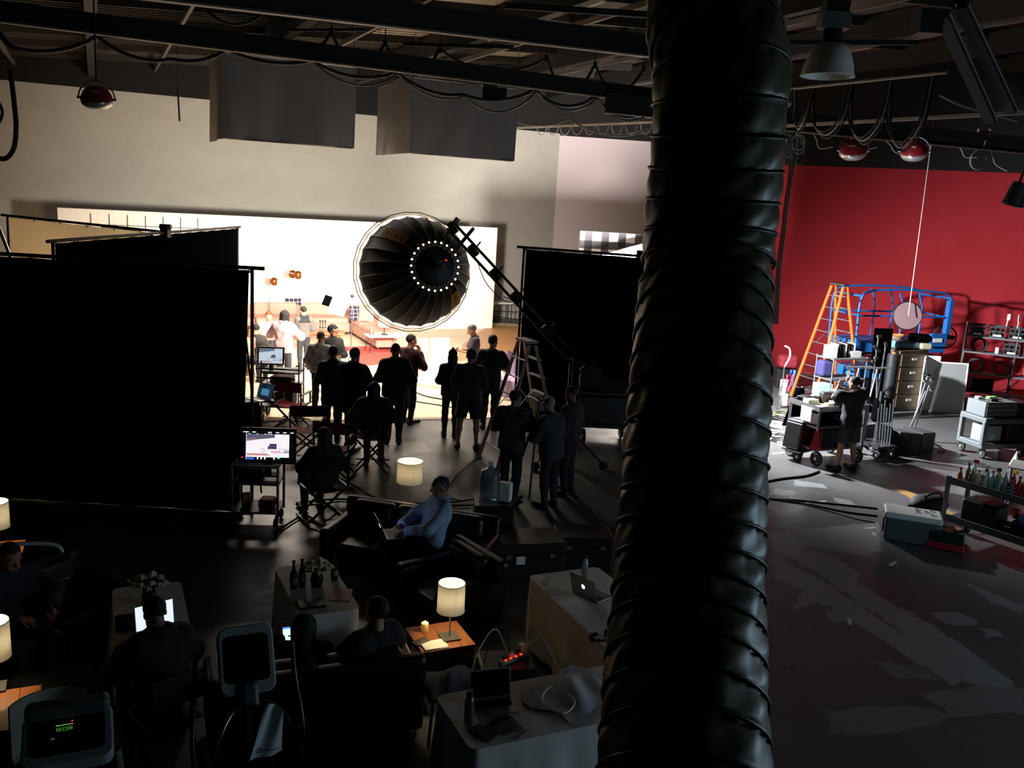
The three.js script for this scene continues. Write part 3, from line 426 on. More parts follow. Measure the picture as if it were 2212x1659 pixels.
{ // floor lamp with three copper globes
  const q = [-7.672, 0.438, -27.9], o = thing('floor_lamp', 'thin floor lamp with three copper globe shades on the set', 'lamp', [q[0], 0.012, q[2]], 0), H = 2.2;
  kit().cyl(0.16, 0.17, 0.03, 0, 0.015, 0).mesh('base', M.white, o); kit().bar([0, 0.03, 0], [0, H, 0], 0.013, 6).mesh('pole', M.alu, o);
  const loc = (p) => [p[0] - q[0], p[1] - 0.012, p[2] - q[2]];
  for (const p of [[-7.508, 1.639, -27.8], [-6.989, 1.882, -28], [-6.719, 1.901, -27.6]]) { const c = loc(p); kit().bar([0, H - 0.15, 0], c, 0.01, 6).mesh('arm', M.white, o); const s = kit().sph(0.125, ...c, 1, 1.05, 1, 14).mesh('globe', mat(0x9a5a2c, 0.3, { metalness: 0.7 }), o); kit().cyl(0.06, 0.06, 0.05, c[0] + 0.1, c[1], c[2], 0, 0, PI / 2).mesh('globe_collar', M.white, s); }
}
{ // small reflector board on a stand in front of the sofa
  const b = [-4.126, 0, -22.547], o = thing('light_stand', 'thin chrome light stand holding a small reflector board before the sofa', 'light stand', b, 0.3);
  kit().bar([0, 0.15, 0], [0, 1.0, 0], 0.018).bar([0, 1.0, 0], [0, 1.95, 0], 0.012).mesh('pole', M.chrome, o);
  for (let i = 0; i < 3; i++) { const a = i * 2.1 + 0.4; kit().bar([0, 0.42, 0], [Math.cos(a) * 0.5, 0.02, Math.sin(a) * 0.5], 0.01).bar([0, 0.14, 0], [Math.cos(a) * 0.3, 0.18, Math.sin(a) * 0.3], 0.007).mesh('leg', M.plastic, o); }
  kit().bar([0, 1.93, 0], [-0.3, 1.72, 0.02], 0.009).mesh('arm', M.chrome, o); kit().sph(0.04, 0, 1.02, 0).mesh('knuckle', M.plastic, o); kit().sph(0.045, 0, 1.93, 0).mesh('knuckle', M.plastic, o);
  const r = thing('reflector_board', 'small cream reflector board with a black back clipped to the chrome stand', 'reflector', add3(b, [-0.34, 1.64, 0.05]), 0.55); kit().box(0.46, 0.4, 0.012, 0, 0, 0, 0.2, 0, -0.3).mesh('board', mat(0xe6d9b8, 0.8), r); kit().box(0.24, 0.26, 0.02, -0.28, 0.16, 0.01, 0.2, 0.2, -0.3).mesh('black_panel', M.flag, r);
}
// boards standing at the right end of the set
tag(kit().box(0.62, 0.62, 0.03, ...[-2.642, 0.34, -24.536], -0.06, TURN).mesh('panel', mat(0xd79a86, 0.8)), 'square pink board standing on the set floor under the parabolic light', 'board');
tag(kit().box(0.5, 0.95, 0.04, ...[-1.889, 0.49, -22.789], -0.05, TURN).mesh('foam_board', mat(0xf0eee8, 0.85)), 'white foam board standing on the set floor behind the grey haired man', 'board');
{ const q = [-0.514, 0.083, -34], o = thing('work_table', 'metal framed work table with a white top behind the end of the scenery wall', 'table', [q[0], 0, q[2]], TURN);
  kit().box(0.95, 0.05, 0.55, -0.2, 0.72, 0).mesh('tabletop', M.white, o); const f = kit(); for (const x of [-0.6, 0.25, 0.8]) for (const z of [-0.25, 0.25]) f.bar([x, 0, z], [x, x > 0.5 ? 0.55 : 0.7, z], 0.02, 6); f.bar([-0.6, 0.25, 0.25], [0.8, 0.1, 0.25], 0.015, 6).bar([-0.6, 0.45, 0.25], [0.8, 0.4, 0.25], 0.015, 6).bar([0, 0.95, 0], [0.5, 0.75, 0.1], 0.02, 6); f.mesh('frame', M.plastic, o); }
{ const o = thing('draped_chair', 'low folding chair covered with a lavender sheet beside the step ladder', 'chair', [0.02, 0, -20.562], -0.3);
  for (const x of [-0.25, 0.25]) for (const z of [-0.2, 0.2]) kit().bar([x, 0, z], [x, 0.42, -z], 0.012, 6).mesh('leg', M.alu, o);
  kit().raw(sheet(16, 22, (u, v) => { const x = (u - 0.5) * 0.62, f = Math.sin(u * 19) * 0.02 + Math.sin(u * 41 + v * 3) * 0.008; if (v < 0.35) return [x, 1.05 - v * 1.6 + f, -0.28 + v * 0.2 + f]; if (v < 0.65) return [x, 0.49 + f, -0.21 + (v - 0.35) * 1.8]; return [x * (1 + (v - 0.65) * 0.3), 0.49 - (v - 0.65) * 1.2, 0.33 + f * 1.5]; })).mesh('sheet', mat(0xb9a3c4, 0.9), o); }
{ // gingham backdrop and a white bounce sheet on the second set, behind the black flag
  const g = canvasTex(256, 256, (c) => { c.fillStyle = '#e9e9ec'; c.fillRect(0, 0, 256, 256); c.fillStyle = 'rgba(24,24,30,.72)'; for (let i = 0; i < 4; i++) { c.fillRect(i * 64 + 18, 0, 29, 256); c.fillRect(0, i * 64 + 34, 256, 30); } });
  const a = [1.746, 3.748, -27], b = [4.296, 3.67, -27], o = thing('gingham_backdrop', 'black and white gingham check backdrop showing above the black flag', 'backdrop', [a[0], 0, a[2]], 0);
  const W = b[0] - a[0], H = a[1]; const pg = new THREE.BoxGeometry(W, H, 0.02); const U = pg.attributes.uv; for (let i = 0; i < U.count; i++) U.setXY(i, U.getX(i) * W / 1.98, 1 - (1 - U.getY(i)) * H / 1.98); g.wrapS = g.wrapT = THREE.RepeatWrapping; kit().add(pg, W / 2, H / 2, 0).mesh('cloth', mat(0xffffff, 0.9, { map: g }), o); kit().bar([0, H, -0.05], [W, H, -0.05], 0.03).bar([0, 0, -0.06], [0, H, -0.06], 0.025).bar([W, 0, -0.06], [W, H, -0.06], 0.025).mesh('frame', M.alu, o);
  const w = thing('bounce_sheet', 'brilliant white bounce sheet sloping up in front of the gingham backdrop', 'sheet', [0, 0, -25.3], 0);
  kit().raw(sheet(18, 10, (u, v) => [2.3 + u * 2.2, 3.2 + u * 0.68 - v * 1.4 + Math.sin(u * 30) * 0.012, v * 0.3 + Math.sin(u * 9) * 0.05])).mesh('cloth', mat(0xf4f4f2, 0.8), w); kit().bar([2.3, 0, -0.08], [2.3, 3.2, -0.08], 0.02).bar([4.5, 0, -0.08], [4.5, 3.88, -0.08], 0.02).bar([2.3, 3.2, -0.08], [4.5, 3.88, -0.08], 0.02).mesh('frame', M.alu, w);
}
// fixtures that carry the studio lights
function softbox(label, at, to, w, m, stand) {
  const o = thing('softbox', label, 'studio light', at, 0); const d = norm3(sub3(to, at)); const g = new THREE.Group(); g.name = 'head'; g.lookAt(...d); o.add(g);
  kit().box(w + 0.08, w + 0.08, 0.03, 0, 0, -0.04).mesh('diffuser', m, g); kit().add(new THREE.CylinderGeometry((w + 0.1) * 0.7, 0.14, 0.5, 4, 1, true).rotateY(PI / 4), 0, 0, -0.31, PI / 2, 0, 0).mesh('shell', M.flag, g); kit().cyl(0.14, 0.14, 0.3, 0, 0, -0.7, PI / 2).mesh('housing', M.plastic, g);
  if (stand) { const k = [-d[0] * 0.6, 0, -d[2] * 0.6]; kit().bar([k[0], -at[1] + 0.1, k[2]], [k[0], -d[1] * 0.6 - 0.1, k[2]], 0.025).mesh('pole', M.plastic, o); for (let i = 0; i < 3; i++) kit().bar([k[0], -at[1] + 0.6, k[2]], [k[0] + Math.cos(i * 2.1) * 0.55, -at[1] + 0.02, k[2] + Math.sin(i * 2.1) * 0.55], 0.015).mesh('leg', M.plastic, o); }
  return o;
}
softbox('warm softbox on a stand behind the black flags', WARM_AT, WARM_TO, 0.8, glow(0xffcf8e, 2), true);
softbox('added unseen softbox on a stand that makes the cream silk glow', SILK_FILL_AT, SILK_FILL_TO, 0.7, glow(0xffe2b8, 2), true);
softbox('daylight fixture on a stand behind the fabric duct aimed at the equipment bay', SIDE_AT, SIDE_TO, 0.42, glow(0xf4f8ff, 3), true);
softbox('softbox on a stand behind the black flag lighting the gingham backdrop', BACK_AT, BACK_TO, 0.9, glow(0xfff4ea, 2), true);

// crew on and around the set (all lit from the set, most with their backs to the gallery)
const SET_CREW = 'crew around the set';
const LOOK = (x, z, tx, tz) => Math.atan2(tx - x, tz - z);
person('woman with long dark red hair half hidden by the edge of the black flag', [-6.262, -20.849], 1.2, 1.68, sit(0.45, { lean: 0.1 }), { woman: true, hair: 'long', hairColor: 0x3a1210, skin: 0xd09a80, top: { color: 0xd9a48e, sleeve: 'short' }, bottom: { color: 0x2a2a33 } });
person('brown haired man in a white t-shirt sitting and facing the camera crew', [-6.325, -22.937], 0.25, 1.78, sit(0.48, { lean: 0.12, nod: 0.15, at: { eL: [0.3, 0.85, 0.2], wL: [0.1, 0.78, 0.38], eR: [-0.3, 0.85, 0.2], wR: [-0.1, 0.78, 0.38] } }), { face: true, hair: 'short', hairColor: 0x6b3a22, skin: 0xd08a6c, top: { color: 0xe9e4dc, sleeve: 'short' }, bottom: { color: 0x30333d }, palm: { L: [0, -1, 0], R: [0, -1, 0] } });
person('crew man in a dark grey jacket crouching on a low stool with his back turned', [-6.194, -21.333], PI + 0.25, 1.8, sit(0.34, { lean: 0.3, nod: 0.1, spread: 0.2, at: { eL: [0.36, 0.55, 0.22], wL: [0.2, 0.5, 0.42], eR: [-0.36, 0.55, 0.22], wR: [-0.2, 0.5, 0.42] } }), { hair: 'short', hairColor: 0x14100e, skin: 0xb98467, top: { color: 0x2c2a28, fit: 0.03, name: 'jacket', hem: -0.1 }, bottom: { color: 0x35302a } });
{ const o = thing('stool', 'low wooden stool under the crouching man in the grey jacket', 'stool', FEET([-6.247, -21.435]), 0.2); kit().rbox(0.36, 0.05, 0.36, 0.02, 0, 0.32, 0).mesh('seat', M.wood, o); for (const x of [-1, 1]) for (const z of [-1, 1]) kit().bar([x * 0.13, 0.31, z * 0.13], [x * 0.17, 0.01, z * 0.17], 0.017).mesh('leg', M.wood, o); }
{ const o = thing('stool', 'stool under the brown haired man in the white t-shirt', 'stool', FEET([-6.325, -22.937]), 0.2); kit().rbox(0.36, 0.05, 0.36, 0.02, 0, 0.45, 0).mesh('seat', M.plastic, o); for (const x of [-1, 1]) for (const z of [-1, 1]) kit().bar([x * 0.13, 0.44, z * 0.13], [x * 0.17, 0.01, z * 0.17], 0.015).mesh('leg', M.alu, o); }
{ const o = thing('stool', 'stool under the woman with long dark red hair', 'stool', FEET([-6.262, -20.849]), 0.2); kit().rbox(0.36, 0.05, 0.36, 0.02, 0, 0.42, 0).mesh('seat', M.plastic, o); for (const x of [-1, 1]) for (const z of [-1, 1]) kit().bar([x * 0.13, 0.41, z * 0.13], [x * 0.17, 0.01, z * 0.17], 0.015).mesh('leg', M.alu, o); }
person('woman with a thick dark bob in a pale pink shirt seen from behind', [-5.248, -20.282], PI - 0.1, 1.78, pose({ nod: 0.25, wide: 1.05, at: { eL: [0.36, 1.16, 0.12], wL: [0.2, 1.12, 0.34], eR: [-0.36, 1.16, 0.12], wR: [-0.2, 1.12, 0.34] } }), { woman: true, hair: 'bob', hairColor: 0x17100d, skin: 0xcf9c84, top: { color: 0xcda6aa, fit: 0.04, hem: -0.16, crease: 0.008 }, bottom: { color: 0x40404a } });
person('woman with a dark hair bun in a grey sweater with a black yoke', [-5.329, -22.54], PI + 0.5, 1.6, pose({ nod: 0.25, at: { eL: [0.25, 1.1, 0.1], wL: [0.1, 1.05, 0.32], eR: [-0.27, 1.12, 0.06], wR: [-0.12, 1.02, 0.3] } }), { woman: true, hair: 'bun', hairColor: 0x15100e, skin: 0xd3a085, top: { color: 0x5c5755, fit: 0.026, name: 'sweater', band: [0x1c1a1d, 0.34] }, bottom: { color: 0x2b2b31 } });
person('man in a grey shirt with one hand on his hip seen from behind', [-3.883, -17.875], PI - 0.15, 1.72, pose({ wide: 1.05, at: { eL: [0.28, 1.14, -0.02], wL: [0.26, 0.92, 0.12], eR: [-0.4, 1.16, -0.1], wR: [-0.19, 1.0, 0.02] } }), { hair: 'cropped', hairColor: 0x1b1512, skin: 0x9a6a50, top: { color: 0x8a8684, fit: 0.03, hem: -0.06, crease: 0.007, collar: true }, bottom: { color: 0x101014 }, belt: true });
person('woman with curly dark hair and glasses talking to the man in the grey shirt', [-3.854, -18.915], 0.6, 1.7, pose({ look: 0.6, at: { eL: [0.24, 1.1, 0.1], wL: [0.08, 1.1, 0.24], eR: [-0.24, 1.1, 0.1], wR: [-0.05, 1.08, 0.24] } }), { woman: true, face: true, glasses: true, hair: 'curly', hairColor: 0x17100c, skin: 0xa56f52, top: { color: 0x23251f, fit: 0.025, name: 'jacket' }, bottom: { color: 0x1b1b20 } });
person('person in a washed grey hooded top standing behind the man in the black coat', [-3.225, -15.893], PI + 0.1, 1.78, pose({ nod: 0.15, at: { eL: [0.26, 1.12, 0.06], wL: [0.1, 1.05, 0.28], eR: [-0.27, 1.12, 0.06], wR: [-0.1, 1.05, 0.28] } }), { hair: 'short', hairColor: 0x15110f, skin: 0xa87860, top: { color: 0x3d3d3f, fit: 0.032, hood: true, name: 'hoodie', hem: -0.1 }, bottom: { color: 0x18181c } });
person('man in a long black coat standing with folded arms beside the director chairs', [-2.772, -15.462], PI - 0.3, 1.84, pose({ wide: 1.08, nod: 0.1, at: { eL: [0.3, 1.12, 0.08], wL: [0.02, 1.14, 0.24], eR: [-0.3, 1.12, 0.08], wR: [-0.02, 1.1, 0.24], kL: [0.12, 0.5, 0.1], aL: [0.14, 0.085, 0.12], tL: [0.18, 0.03, 0.3], kR: [-0.1, 0.5, -0.05], aR: [-0.1, 0.085, -0.2], tR: [-0.13, 0.03, 0.0] } }), { hair: 'short', hairColor: 0x0d0b0b, skin: 0x9a6c54, top: { color: 0x0e0e12, fit: 0.045, hem: -0.3, name: 'coat' }, bottom: { color: 0x0f0f13 }, palm: { L: [0, 0, -1], R: [0, 0, -1] } });
person('bald man in a dark jacket standing beside the seated woman', [-2.134, -16.078], PI + 0.15, 1.86, pose({ wide: 1.06, at: { eL: [0.27, 1.14, 0.06], wL: [0.1, 1.1, 0.26], eR: [-0.3, 1.12, 0.02], wR: [-0.18, 0.96, 0.16] } }), { hair: 'cropped', hairColor: 0x1d1512, skin: 0x8c6350, top: { color: 0x121217, fit: 0.04, name: 'jacket', hem: -0.12 }, bottom: { color: 0x15151b } });
person('man in a maroon shirt with a hand at his chin', [-2.055, -17.624], PI - 0.7, 1.8, pose({ nod: 0.1, look: -0.3, at: { eL: [0.26, 1.12, 0.1], wL: [0.02, 1.1, 0.24], eR: [-0.26, 1.14, 0.14], wR: [-0.06, 1.42, 0.2] } }), { face: true, hair: 'short', hairColor: 0x2a1c14, skin: 0xb0765a, top: { color: 0x3a1218, fit: 0.025 }, bottom: { color: 0x17171c }, palm: { R: [0, 0, -1], L: [0, 0, -1] } });
person('woman in a black knit hat, black jacket and ankle boots seen from behind', [-1.144, -16.744], PI + 0.1, 1.7, pose({ at: { eL: [0.25, 1.12, 0.04], wL: [0.09, 1.02, 0.24], eR: [-0.25, 1.12, 0.04], wR: [-0.09, 1.02, 0.24] } }), { woman: true, boot: true, hair: 'beanie', hairColor: 0x0e0e10, skin: 0xb98a72, top: { color: 0x101013, fit: 0.026, hem: -0.12, name: 'jacket' }, bottom: { color: 0x0f0f13, fit: 0.006 } });
person('man in a grey t-shirt and dark knee shorts seen from behind', [-0.759, -15.972], PI - 0.05, 1.86, pose({ wide: 1.05, at: { eL: [0.27, 1.13, 0.03], wL: [0.1, 1.02, 0.24], eR: [-0.27, 1.13, 0.03], wR: [-0.1, 1.02, 0.24], kL: [0.14, 0.5, 0.02], kR: [-0.14, 0.5, 0.02], aL: [0.16, 0.085, -0.02], aR: [-0.16, 0.085, -0.02], tL: [0.2, 0.03, 0.17], tR: [-0.2, 0.03, 0.17] } }), { hair: 'short', hairColor: 0x14100e, skin: 0x8a6552, top: { color: 0x2c2c33, fit: 0.03, sleeve: 'elbow', hem: -0.1 }, bottom: { color: 0x131318, len: 0.88, fit: 0.018 } });
person('man in a black t-shirt with crossed arms beside the step ladder', [-0.428, -17.565], PI - 0.25, 1.9, pose({ wide: 1.1, at: { eL: [0.3, 1.13, 0.06], wL: [0.03, 1.13, 0.26], eR: [-0.3, 1.13, 0.06], wR: [-0.03, 1.09, 0.26] } }), { hair: 'short', hairColor: 0x0d0b0b, skin: 0x8d614c, top: { color: 0x0d0d10, fit: 0.022, sleeve: 'short' }, bottom: { color: 0x16161b }, palm: { L: [0, 0, -1], R: [0, 0, -1] } });
{
  const p = person('grey haired man in a plum t-shirt looking down at his phone', [-0.895, -19.913], -PI / 2 + 0.15, 1.78, pose({ nod: 0.38, at: { eL: [0.24, 1.13, 0.08], wL: [0.06, 1.14, 0.3], eR: [-0.24, 1.13, 0.08], wR: [-0.06, 1.14, 0.3] } }), { face: true, fineHands: true, hair: 'short', hairColor: 0x8e8a84, skin: 0xd39a7c, top: { color: 0x4a3c48, fit: 0.024, sleeve: 'short' }, bottom: { color: 0x33302f }, palm: { L: [-0.3, 0.9, 0], R: [0.3, 0.9, 0] } });
  const w = p.localToWorld(new THREE.Vector3(0, 1.2, 0.4)); tag(kit().rbox(0.075, 0.012, 0.15, 0.005, w.x, w.y, w.z, 0.4, p.rotation.y).mesh('phone', M.plastic), 'phone held by the grey haired man', 'phone');
}

// ---------------------------------------------------------------- flags, the parabolic light and the crew in the middle of the floor
function clothFrame(label, category, A, B, y0, clothMat, pipeMat, o = {}) {      // A, B: ends of the top pipe; cloth hangs to y0
  const d = sub3(B, A), L = Math.hypot(d[0], d[2]), t = thing(o.name || 'flag_frame', label, category, [A[0], 0, A[2]], Math.atan2(-d[2], d[0])), H = A[1], H2 = B[1], yy = (x) => H + (H2 - H) * x / L;
  kit().bar([-0.12, H, 0], [L + 0.14, H2, 0], 0.026).mesh('top_pipe', pipeMat, t); kit().bar([0, y0 + 0.03, -0.03], [L, y0 + 0.03, -0.03], 0.024).mesh('bottom_pipe', pipeMat, t);
  for (const x of [0.02, L - 0.02]) kit().bar([x, 0.0, 0], [x, yy(x), 0], 0.024).mesh('side_pipe', pipeMat, t);
  kit().raw(sheet(48, 20, (u, v) => { const pull = 0.03 + 0.008 * Math.pow(Math.sin(u * PI * (L / 0.6)), 2) * (1 - v), x = 0.06 + u * (L - 0.12) - (u > 0.97 ? v * (o.taper || 0) : 0); return [x, yy(x) - pull - v * (yy(x) - pull - y0), 0.015 + (o.wave ?? 0.02) * (Math.sin(u * 23 + v * 2) * 0.6 + Math.sin(u * 61 - v * 5) * 0.3) * (0.2 + v)]; })).mesh('cloth', clothMat, t);
  for (let i = 0; i <= Math.round(L / 0.6); i++) { const x = Math.min(L - 0.05, 0.05 + i * 0.6); kit().tor(0.035, 0.008, x, yy(x) - 0.03, 0, 0, PI / 2, 0, 10).mesh('tie', M.plastic, t); }
  for (const x of [0.1, L - 0.1]) { kit().tube([[x, yy(x) * 0.72, 0], [x, 0.9, -0.5], [x, 0.05, -0.75]].map((p) => p), 0.014, 4).mesh('brace', pipeMat, t); }
  if (o.clamp) kit().box(0.16, 0.22, 0.14, L * o.clamp, yy(L * o.clamp) + 0.02, 0).cyl(0.05, 0.05, 0.2, L * o.clamp, yy(L * o.clamp) + 0.1, 0, PI / 2).mesh('clamp', M.plastic, t);
  return t;
}
clothFrame('large black flag closest to the lounge, stretched on a pipe frame', 'flag', [-7.13, 3.413, -12], [-3.512, 3.427, -12], 0.012, M.flag, M.steel, { taper: 0.1, name: 'black_flag' });
clothFrame('long black flag running back towards the set behind the large one', 'flag', [-6.65, 3.555, -12.9], [-6.325, 3.572, -20.4], 0.06, M.flag, M.steel, { name: 'black_flag', clamp: 0.5 });
clothFrame('cream silk diffusion frame glowing behind the black flags', 'diffusion frame', [-10.496, 3.607, -18.6], [-7.268, 3.5, -18], 0.06, mat(0xe8dcc6, 0.95, { transmission: 0.6 }), M.steel, { name: 'diffusion_frame', wave: 0.03 });
clothFrame('black flag shielding the crew beside the step ladder', 'flag', [0.056, 3.642, -17.5], [3.353, 3.591, -17.5], 0.17, M.flag, M.steel, { name: 'black_flag' });
{ const o = thing('light_stand', 'slanted aluminium stand leg beside the cream diffusion frame', 'light stand', [0, 0, 0]); kit().bar([-10.034, 3.608, -17.4], [-9.536, 2.508, -17.2], 0.035).mesh('pole', M.alu, o); kit().bar([-9.536, 2.508, -17.2], [-9.2, 0, -17.2], 0.035).mesh('leg', M.alu, o); }
{ // parabolic reflector: twenty-four gores on ribs, white diffuser in front, lamp head in the middle of its back
  const d = norm3(sub3(PARA_TO, PARA_AT)), o = thing('parabolic_reflector', 'huge black parabolic umbrella light pointing at the set from a boom', 'studio light', add3(PARA_AT, mul3(d, -0.1))); o.lookAt(...PARA_TO);
  const N = 24, R = 1.03, D = 1.65, r0 = 0.36, zr = (r) => { const k0 = Math.sqrt(1 - (r0 / R) * (r0 / R)); return -D * (0.35 * (1 - (r * r - r0 * r0) / (R * R - r0 * r0)) + 0.65 * Math.sqrt(Math.max(0, 1 - (r / R) * (r / R))) / k0); }, prof = []; for (let i = 0; i <= 10; i++) { const r = r0 + (R - r0) * i / 10; prof.push([r, zr(r)]); }
  const goreGeo = (() => { const g = new THREE.PlaneGeometry(1, 1, 3, 10), p = g.attributes.position, u = g.attributes.uv, a = 2 * PI / N; for (let i = 0; i < p.count; i++) { const k = Math.round((1 - u.getY(i)) * 10), [r, z] = prof[k], t = (u.getX(i) - 0.5), hw = r * Math.tan(a / 2), sag = 0.012 * (1 - 4 * t * t); p.setXYZ(i, r * 1.0 - sag, t * 2 * hw, z + sag); } g.computeVertexNormals(); return g; })();
  const gore = mat(0x0b0909, 0.75), back = (g) => { const h = g.clone(); const ix = h.index.array.slice(); for (let i = 0; i < ix.length; i += 3) { const t = ix[i]; ix[i] = ix[i + 1]; ix[i + 1] = t; } h.setIndex(new THREE.BufferAttribute(ix, 1)); h.computeVertexNormals(); const p = h.attributes.position, n = h.attributes.normal; return h; };
  const goreIn = back(goreGeo); goreIn.translate(0, 0, 0.012); const goreBoth = mergeGeometries([goreGeo, goreIn]);
  const ribGeo = kit().tube(prof.map(([r, z]) => [r / Math.cos(PI / N) + 0.006, 0, z - 0.004]), 0.0075, 14, 5).g[0], ribM = mat(0x8a6a3a, 0.5);
  for (let i = 0; i < N; i++) { const a = i * 2 * PI / N, m = new THREE.Mesh(goreBoth, gore); m.name = 'gore'; m.rotation.z = a; o.add(m); const q = new THREE.Mesh(ribGeo, ribM); q.name = 'rib'; q.rotation.z = a + PI / N; o.add(q); }
  const label = canvasTex(256, 96, (g) => { g.fillStyle = '#c98a1e'; g.fillRect(0, 0, 256, 96); g.fillStyle = '#2a1a08'; g.font = 'bold 62px sans-serif'; g.textAlign = 'center'; g.textBaseline = 'middle'; g.fillText('BRIESE', 128, 50); });
  for (const i of [3, 15]) { const g = goreGeo.clone(), p = g.attributes.position, u = g.attributes.uv; const pl = new THREE.PlaneGeometry(0.34, 0.17, 4, 1); const P = pl.attributes.position; for (let k = 0; k < P.count; k++) { const rx = i === 3 ? -P.getX(k) : P.getX(k), r = 0.79 + rx, z = zr(r); P.setXYZ(k, r, i === 3 ? -P.getY(k) : P.getY(k), z - 0.014); } pl.computeVertexNormals(); const m = new THREE.Mesh(pl, mat(0xffffff, 0.95, { map: label, side: THREE.DoubleSide })); m.name = 'label'; m.rotation.z = i * 2 * PI / N; o.add(m); }
  const ring = []; for (let i = 0; i < N; i++) { const a = (i + 0.5) * 2 * PI / N, b = (i + 1.5) * 2 * PI / N; ring.push([Math.cos(a), Math.sin(a), Math.cos(b), Math.sin(b)]); }
  for (const [k, z, rad, m, nm] of [[1.05, 0.02, 0.018, mat(0xf1ece0, 0.8, { transmission: 0.4 }), 'rim_cloth'], [1.1, 0.05, 0.009, M.plastic, 'rim_wire']]) { const q = kit(); for (const [x, y, X, Y] of ring) q.bar([x * R * k, y * R * k, z], [X * R * k, Y * R * k, z], rad, 6); q.mesh(nm, m, o); }
  kit().cyl(1.08, 1.08, 0.02, 0, 0, 0.035, PI / 2, 0, 0, 24).mesh('diffuser', glow(0xfff1dc, 3), o);
  kit().lathe([[0, -0.06], [0.12, -0.06], [0.3, -0.03], [0.37, 0.03], [0.39, 0.1]], 0, 0, -D - 0.06, 24, PI / 2).mesh('hub', mat(0x0c0b0b, 0.5), o);
  const vent = new THREE.SphereGeometry(0.02, 8, 6), ventM = glow(0xfff6e6, 2.2); for (let i = 0; i < N; i++) { const a = i * 2 * PI / N, m = new THREE.Mesh(vent, ventM); m.name = 'vent_light'; m.position.set(Math.cos(a) * 0.42, Math.sin(a) * 0.42, -D - 0.02); m.scale.set(1, 1, 0.5); o.add(m); }
  kit().cyl(0.07, 0.08, 0.34, 0, 0, -D - 0.26, PI / 2).cyl(0.05, 0.05, 0.05, 0, 0, -D - 0.45, PI / 2).mesh('lamp_head', M.plastic, o); kit().tor(0.06, 0.008, 0, 0, -D - 0.44, 0, 0, 0, 16).mesh('lamp_ring', M.chrome, o); kit().sph(0.016, -0.16, 0.1, -D - 0.16).mesh('signal_light', glow(0xff2018, 3), o);
  kit().box(0.06, 0.9, 0.04, -0.42, 0.35, -D + 0.05, 0, 0, 0.7).mesh('yoke', M.plastic, o);
  // boom that carries it
  const b = thing('boom', 'black double rail boom arm holding the parabolic light', 'boom', [0, 0, 0]), P = [-1.249, 4.023, -16], Q = [1.331, 1.62, -15.2], off = [0.045, 0.065, 0.03];
  kit().bar(add3(P, off), add3(Q, off), 0.026).mesh('rail', M.plastic, b); kit().bar(sub3(P, off), sub3(Q, off), 0.026).mesh('rail', M.plastic, b);
  for (const t of [0.02, 0.17, 0.33, 0.48, 0.7, 0.97]) { const c = mix3(P, Q, t); kit().box(0.1, 0.22, 0.1, ...c, 0, 0, 0.75).mesh('clamp', M.plastic, b); kit().bar(c, add3(c, [0.12, 0.16, 0]), 0.014).mesh('clamp_handle', M.plastic, b); }
  kit().bar([-1.387, 3.683, -15.9], [-1.118, 4.16, -15.9], 0.03).mesh('bracket', M.plastic, b); kit().box(0.35, 0.3, 0.3, ...Q).mesh('counterweight', M.plastic, b);
  const s = thing('boom_stand', 'heavy black rolling stand carrying the boom', 'light stand', [[1, 1.921, -15.35][0], 0, [1, 1.921, -15.35][2]]); const hy = [1, 1.921, -15.35][1];
  kit().bar([0, 0.2, 0], [0, hy, 0], 0.035).mesh('pole', M.plastic, s); for (let i = 0; i < 3; i++) { const a = i * 2.1 + 0.3; kit().bar([0, 0.7, 0], [Math.cos(a) * 0.7, 0.1, Math.sin(a) * 0.7], 0.02).mesh('leg', M.plastic, s); kit().cyl(0.08, 0.08, 0.04, Math.cos(a) * 0.7, 0.08, Math.sin(a) * 0.7, PI / 2).mesh('caster', M.rubber, s); }
  tag(kit().tube(swag([[-0.745, 3.464, -15.9], [-0.458, 2.955, -15.9], [-0.039, 2.786, -15.8], [0.543, 2.276, -15.6]], 0.08), 0.008, 40, 5).mesh('power_cable', M.rubber), 'thin black cable hanging under the boom arm', 'cable');
}
function stepLadder(label, at, turn, h, color, o = {}) {                        // rails spread along local x
  const t = thing('step_ladder', label, 'ladder', [at[0], 0, at[1]], turn), rail = mat(color, 0.45), sp = o.spread || h * 0.29, wt = 0.2, wb = 0.2 + h * 0.075;
  for (const s of [-1, 1]) { for (const z of [-1, 1]) kit().beam([s * sp, 0.02, z * wb], [s * 0.06, h - 0.05, z * wt], 0.075, 0.028, [1, 0, 0]).mesh('rail', rail, t);
    const n = Math.round(h / 0.305); for (let i = 1; i < n; i++) { const k = i / n, x = s * (sp + (0.06 - sp) * k), w = wb + (wt - wb) * k; if (s > 0) kit().box(0.085, 0.022, w * 2 - 0.02, x, k * h, 0).mesh('step', M.alu, t); else kit().bar([x, k * h, -w], [x, k * h, w], 0.013, 6).mesh('rung', M.alu, t); }
    for (const z of [-1, 1]) kit().box(0.1, 0.03, 0.06, s * sp, 0.015, z * wb).mesh('foot', M.rubber, t); }
  kit().rbox(0.2, 0.05, wt * 2 + 0.09, 0.015, 0, h, 0).mesh('top_cap', mat(o.cap || color, 0.5), t);
  for (const z of [-1, 1]) { const k = 0.42, y = h * k, x = sp + (0.06 - sp) * k, w = (wb + (wt - wb) * k); for (const s of [-1, 1]) kit().beam([s * x, y, z * w], [0, y + 0.42, z * (w - 0.03)], 0.025, 0.006).mesh('spreader', M.alu, t); }
  return t;
}
stepLadder('dark red fibreglass step ladder standing among the crew', [0.213, -15.395], 0.5, 2.16, 0x5a1418, { cap: 0x6d6257 });
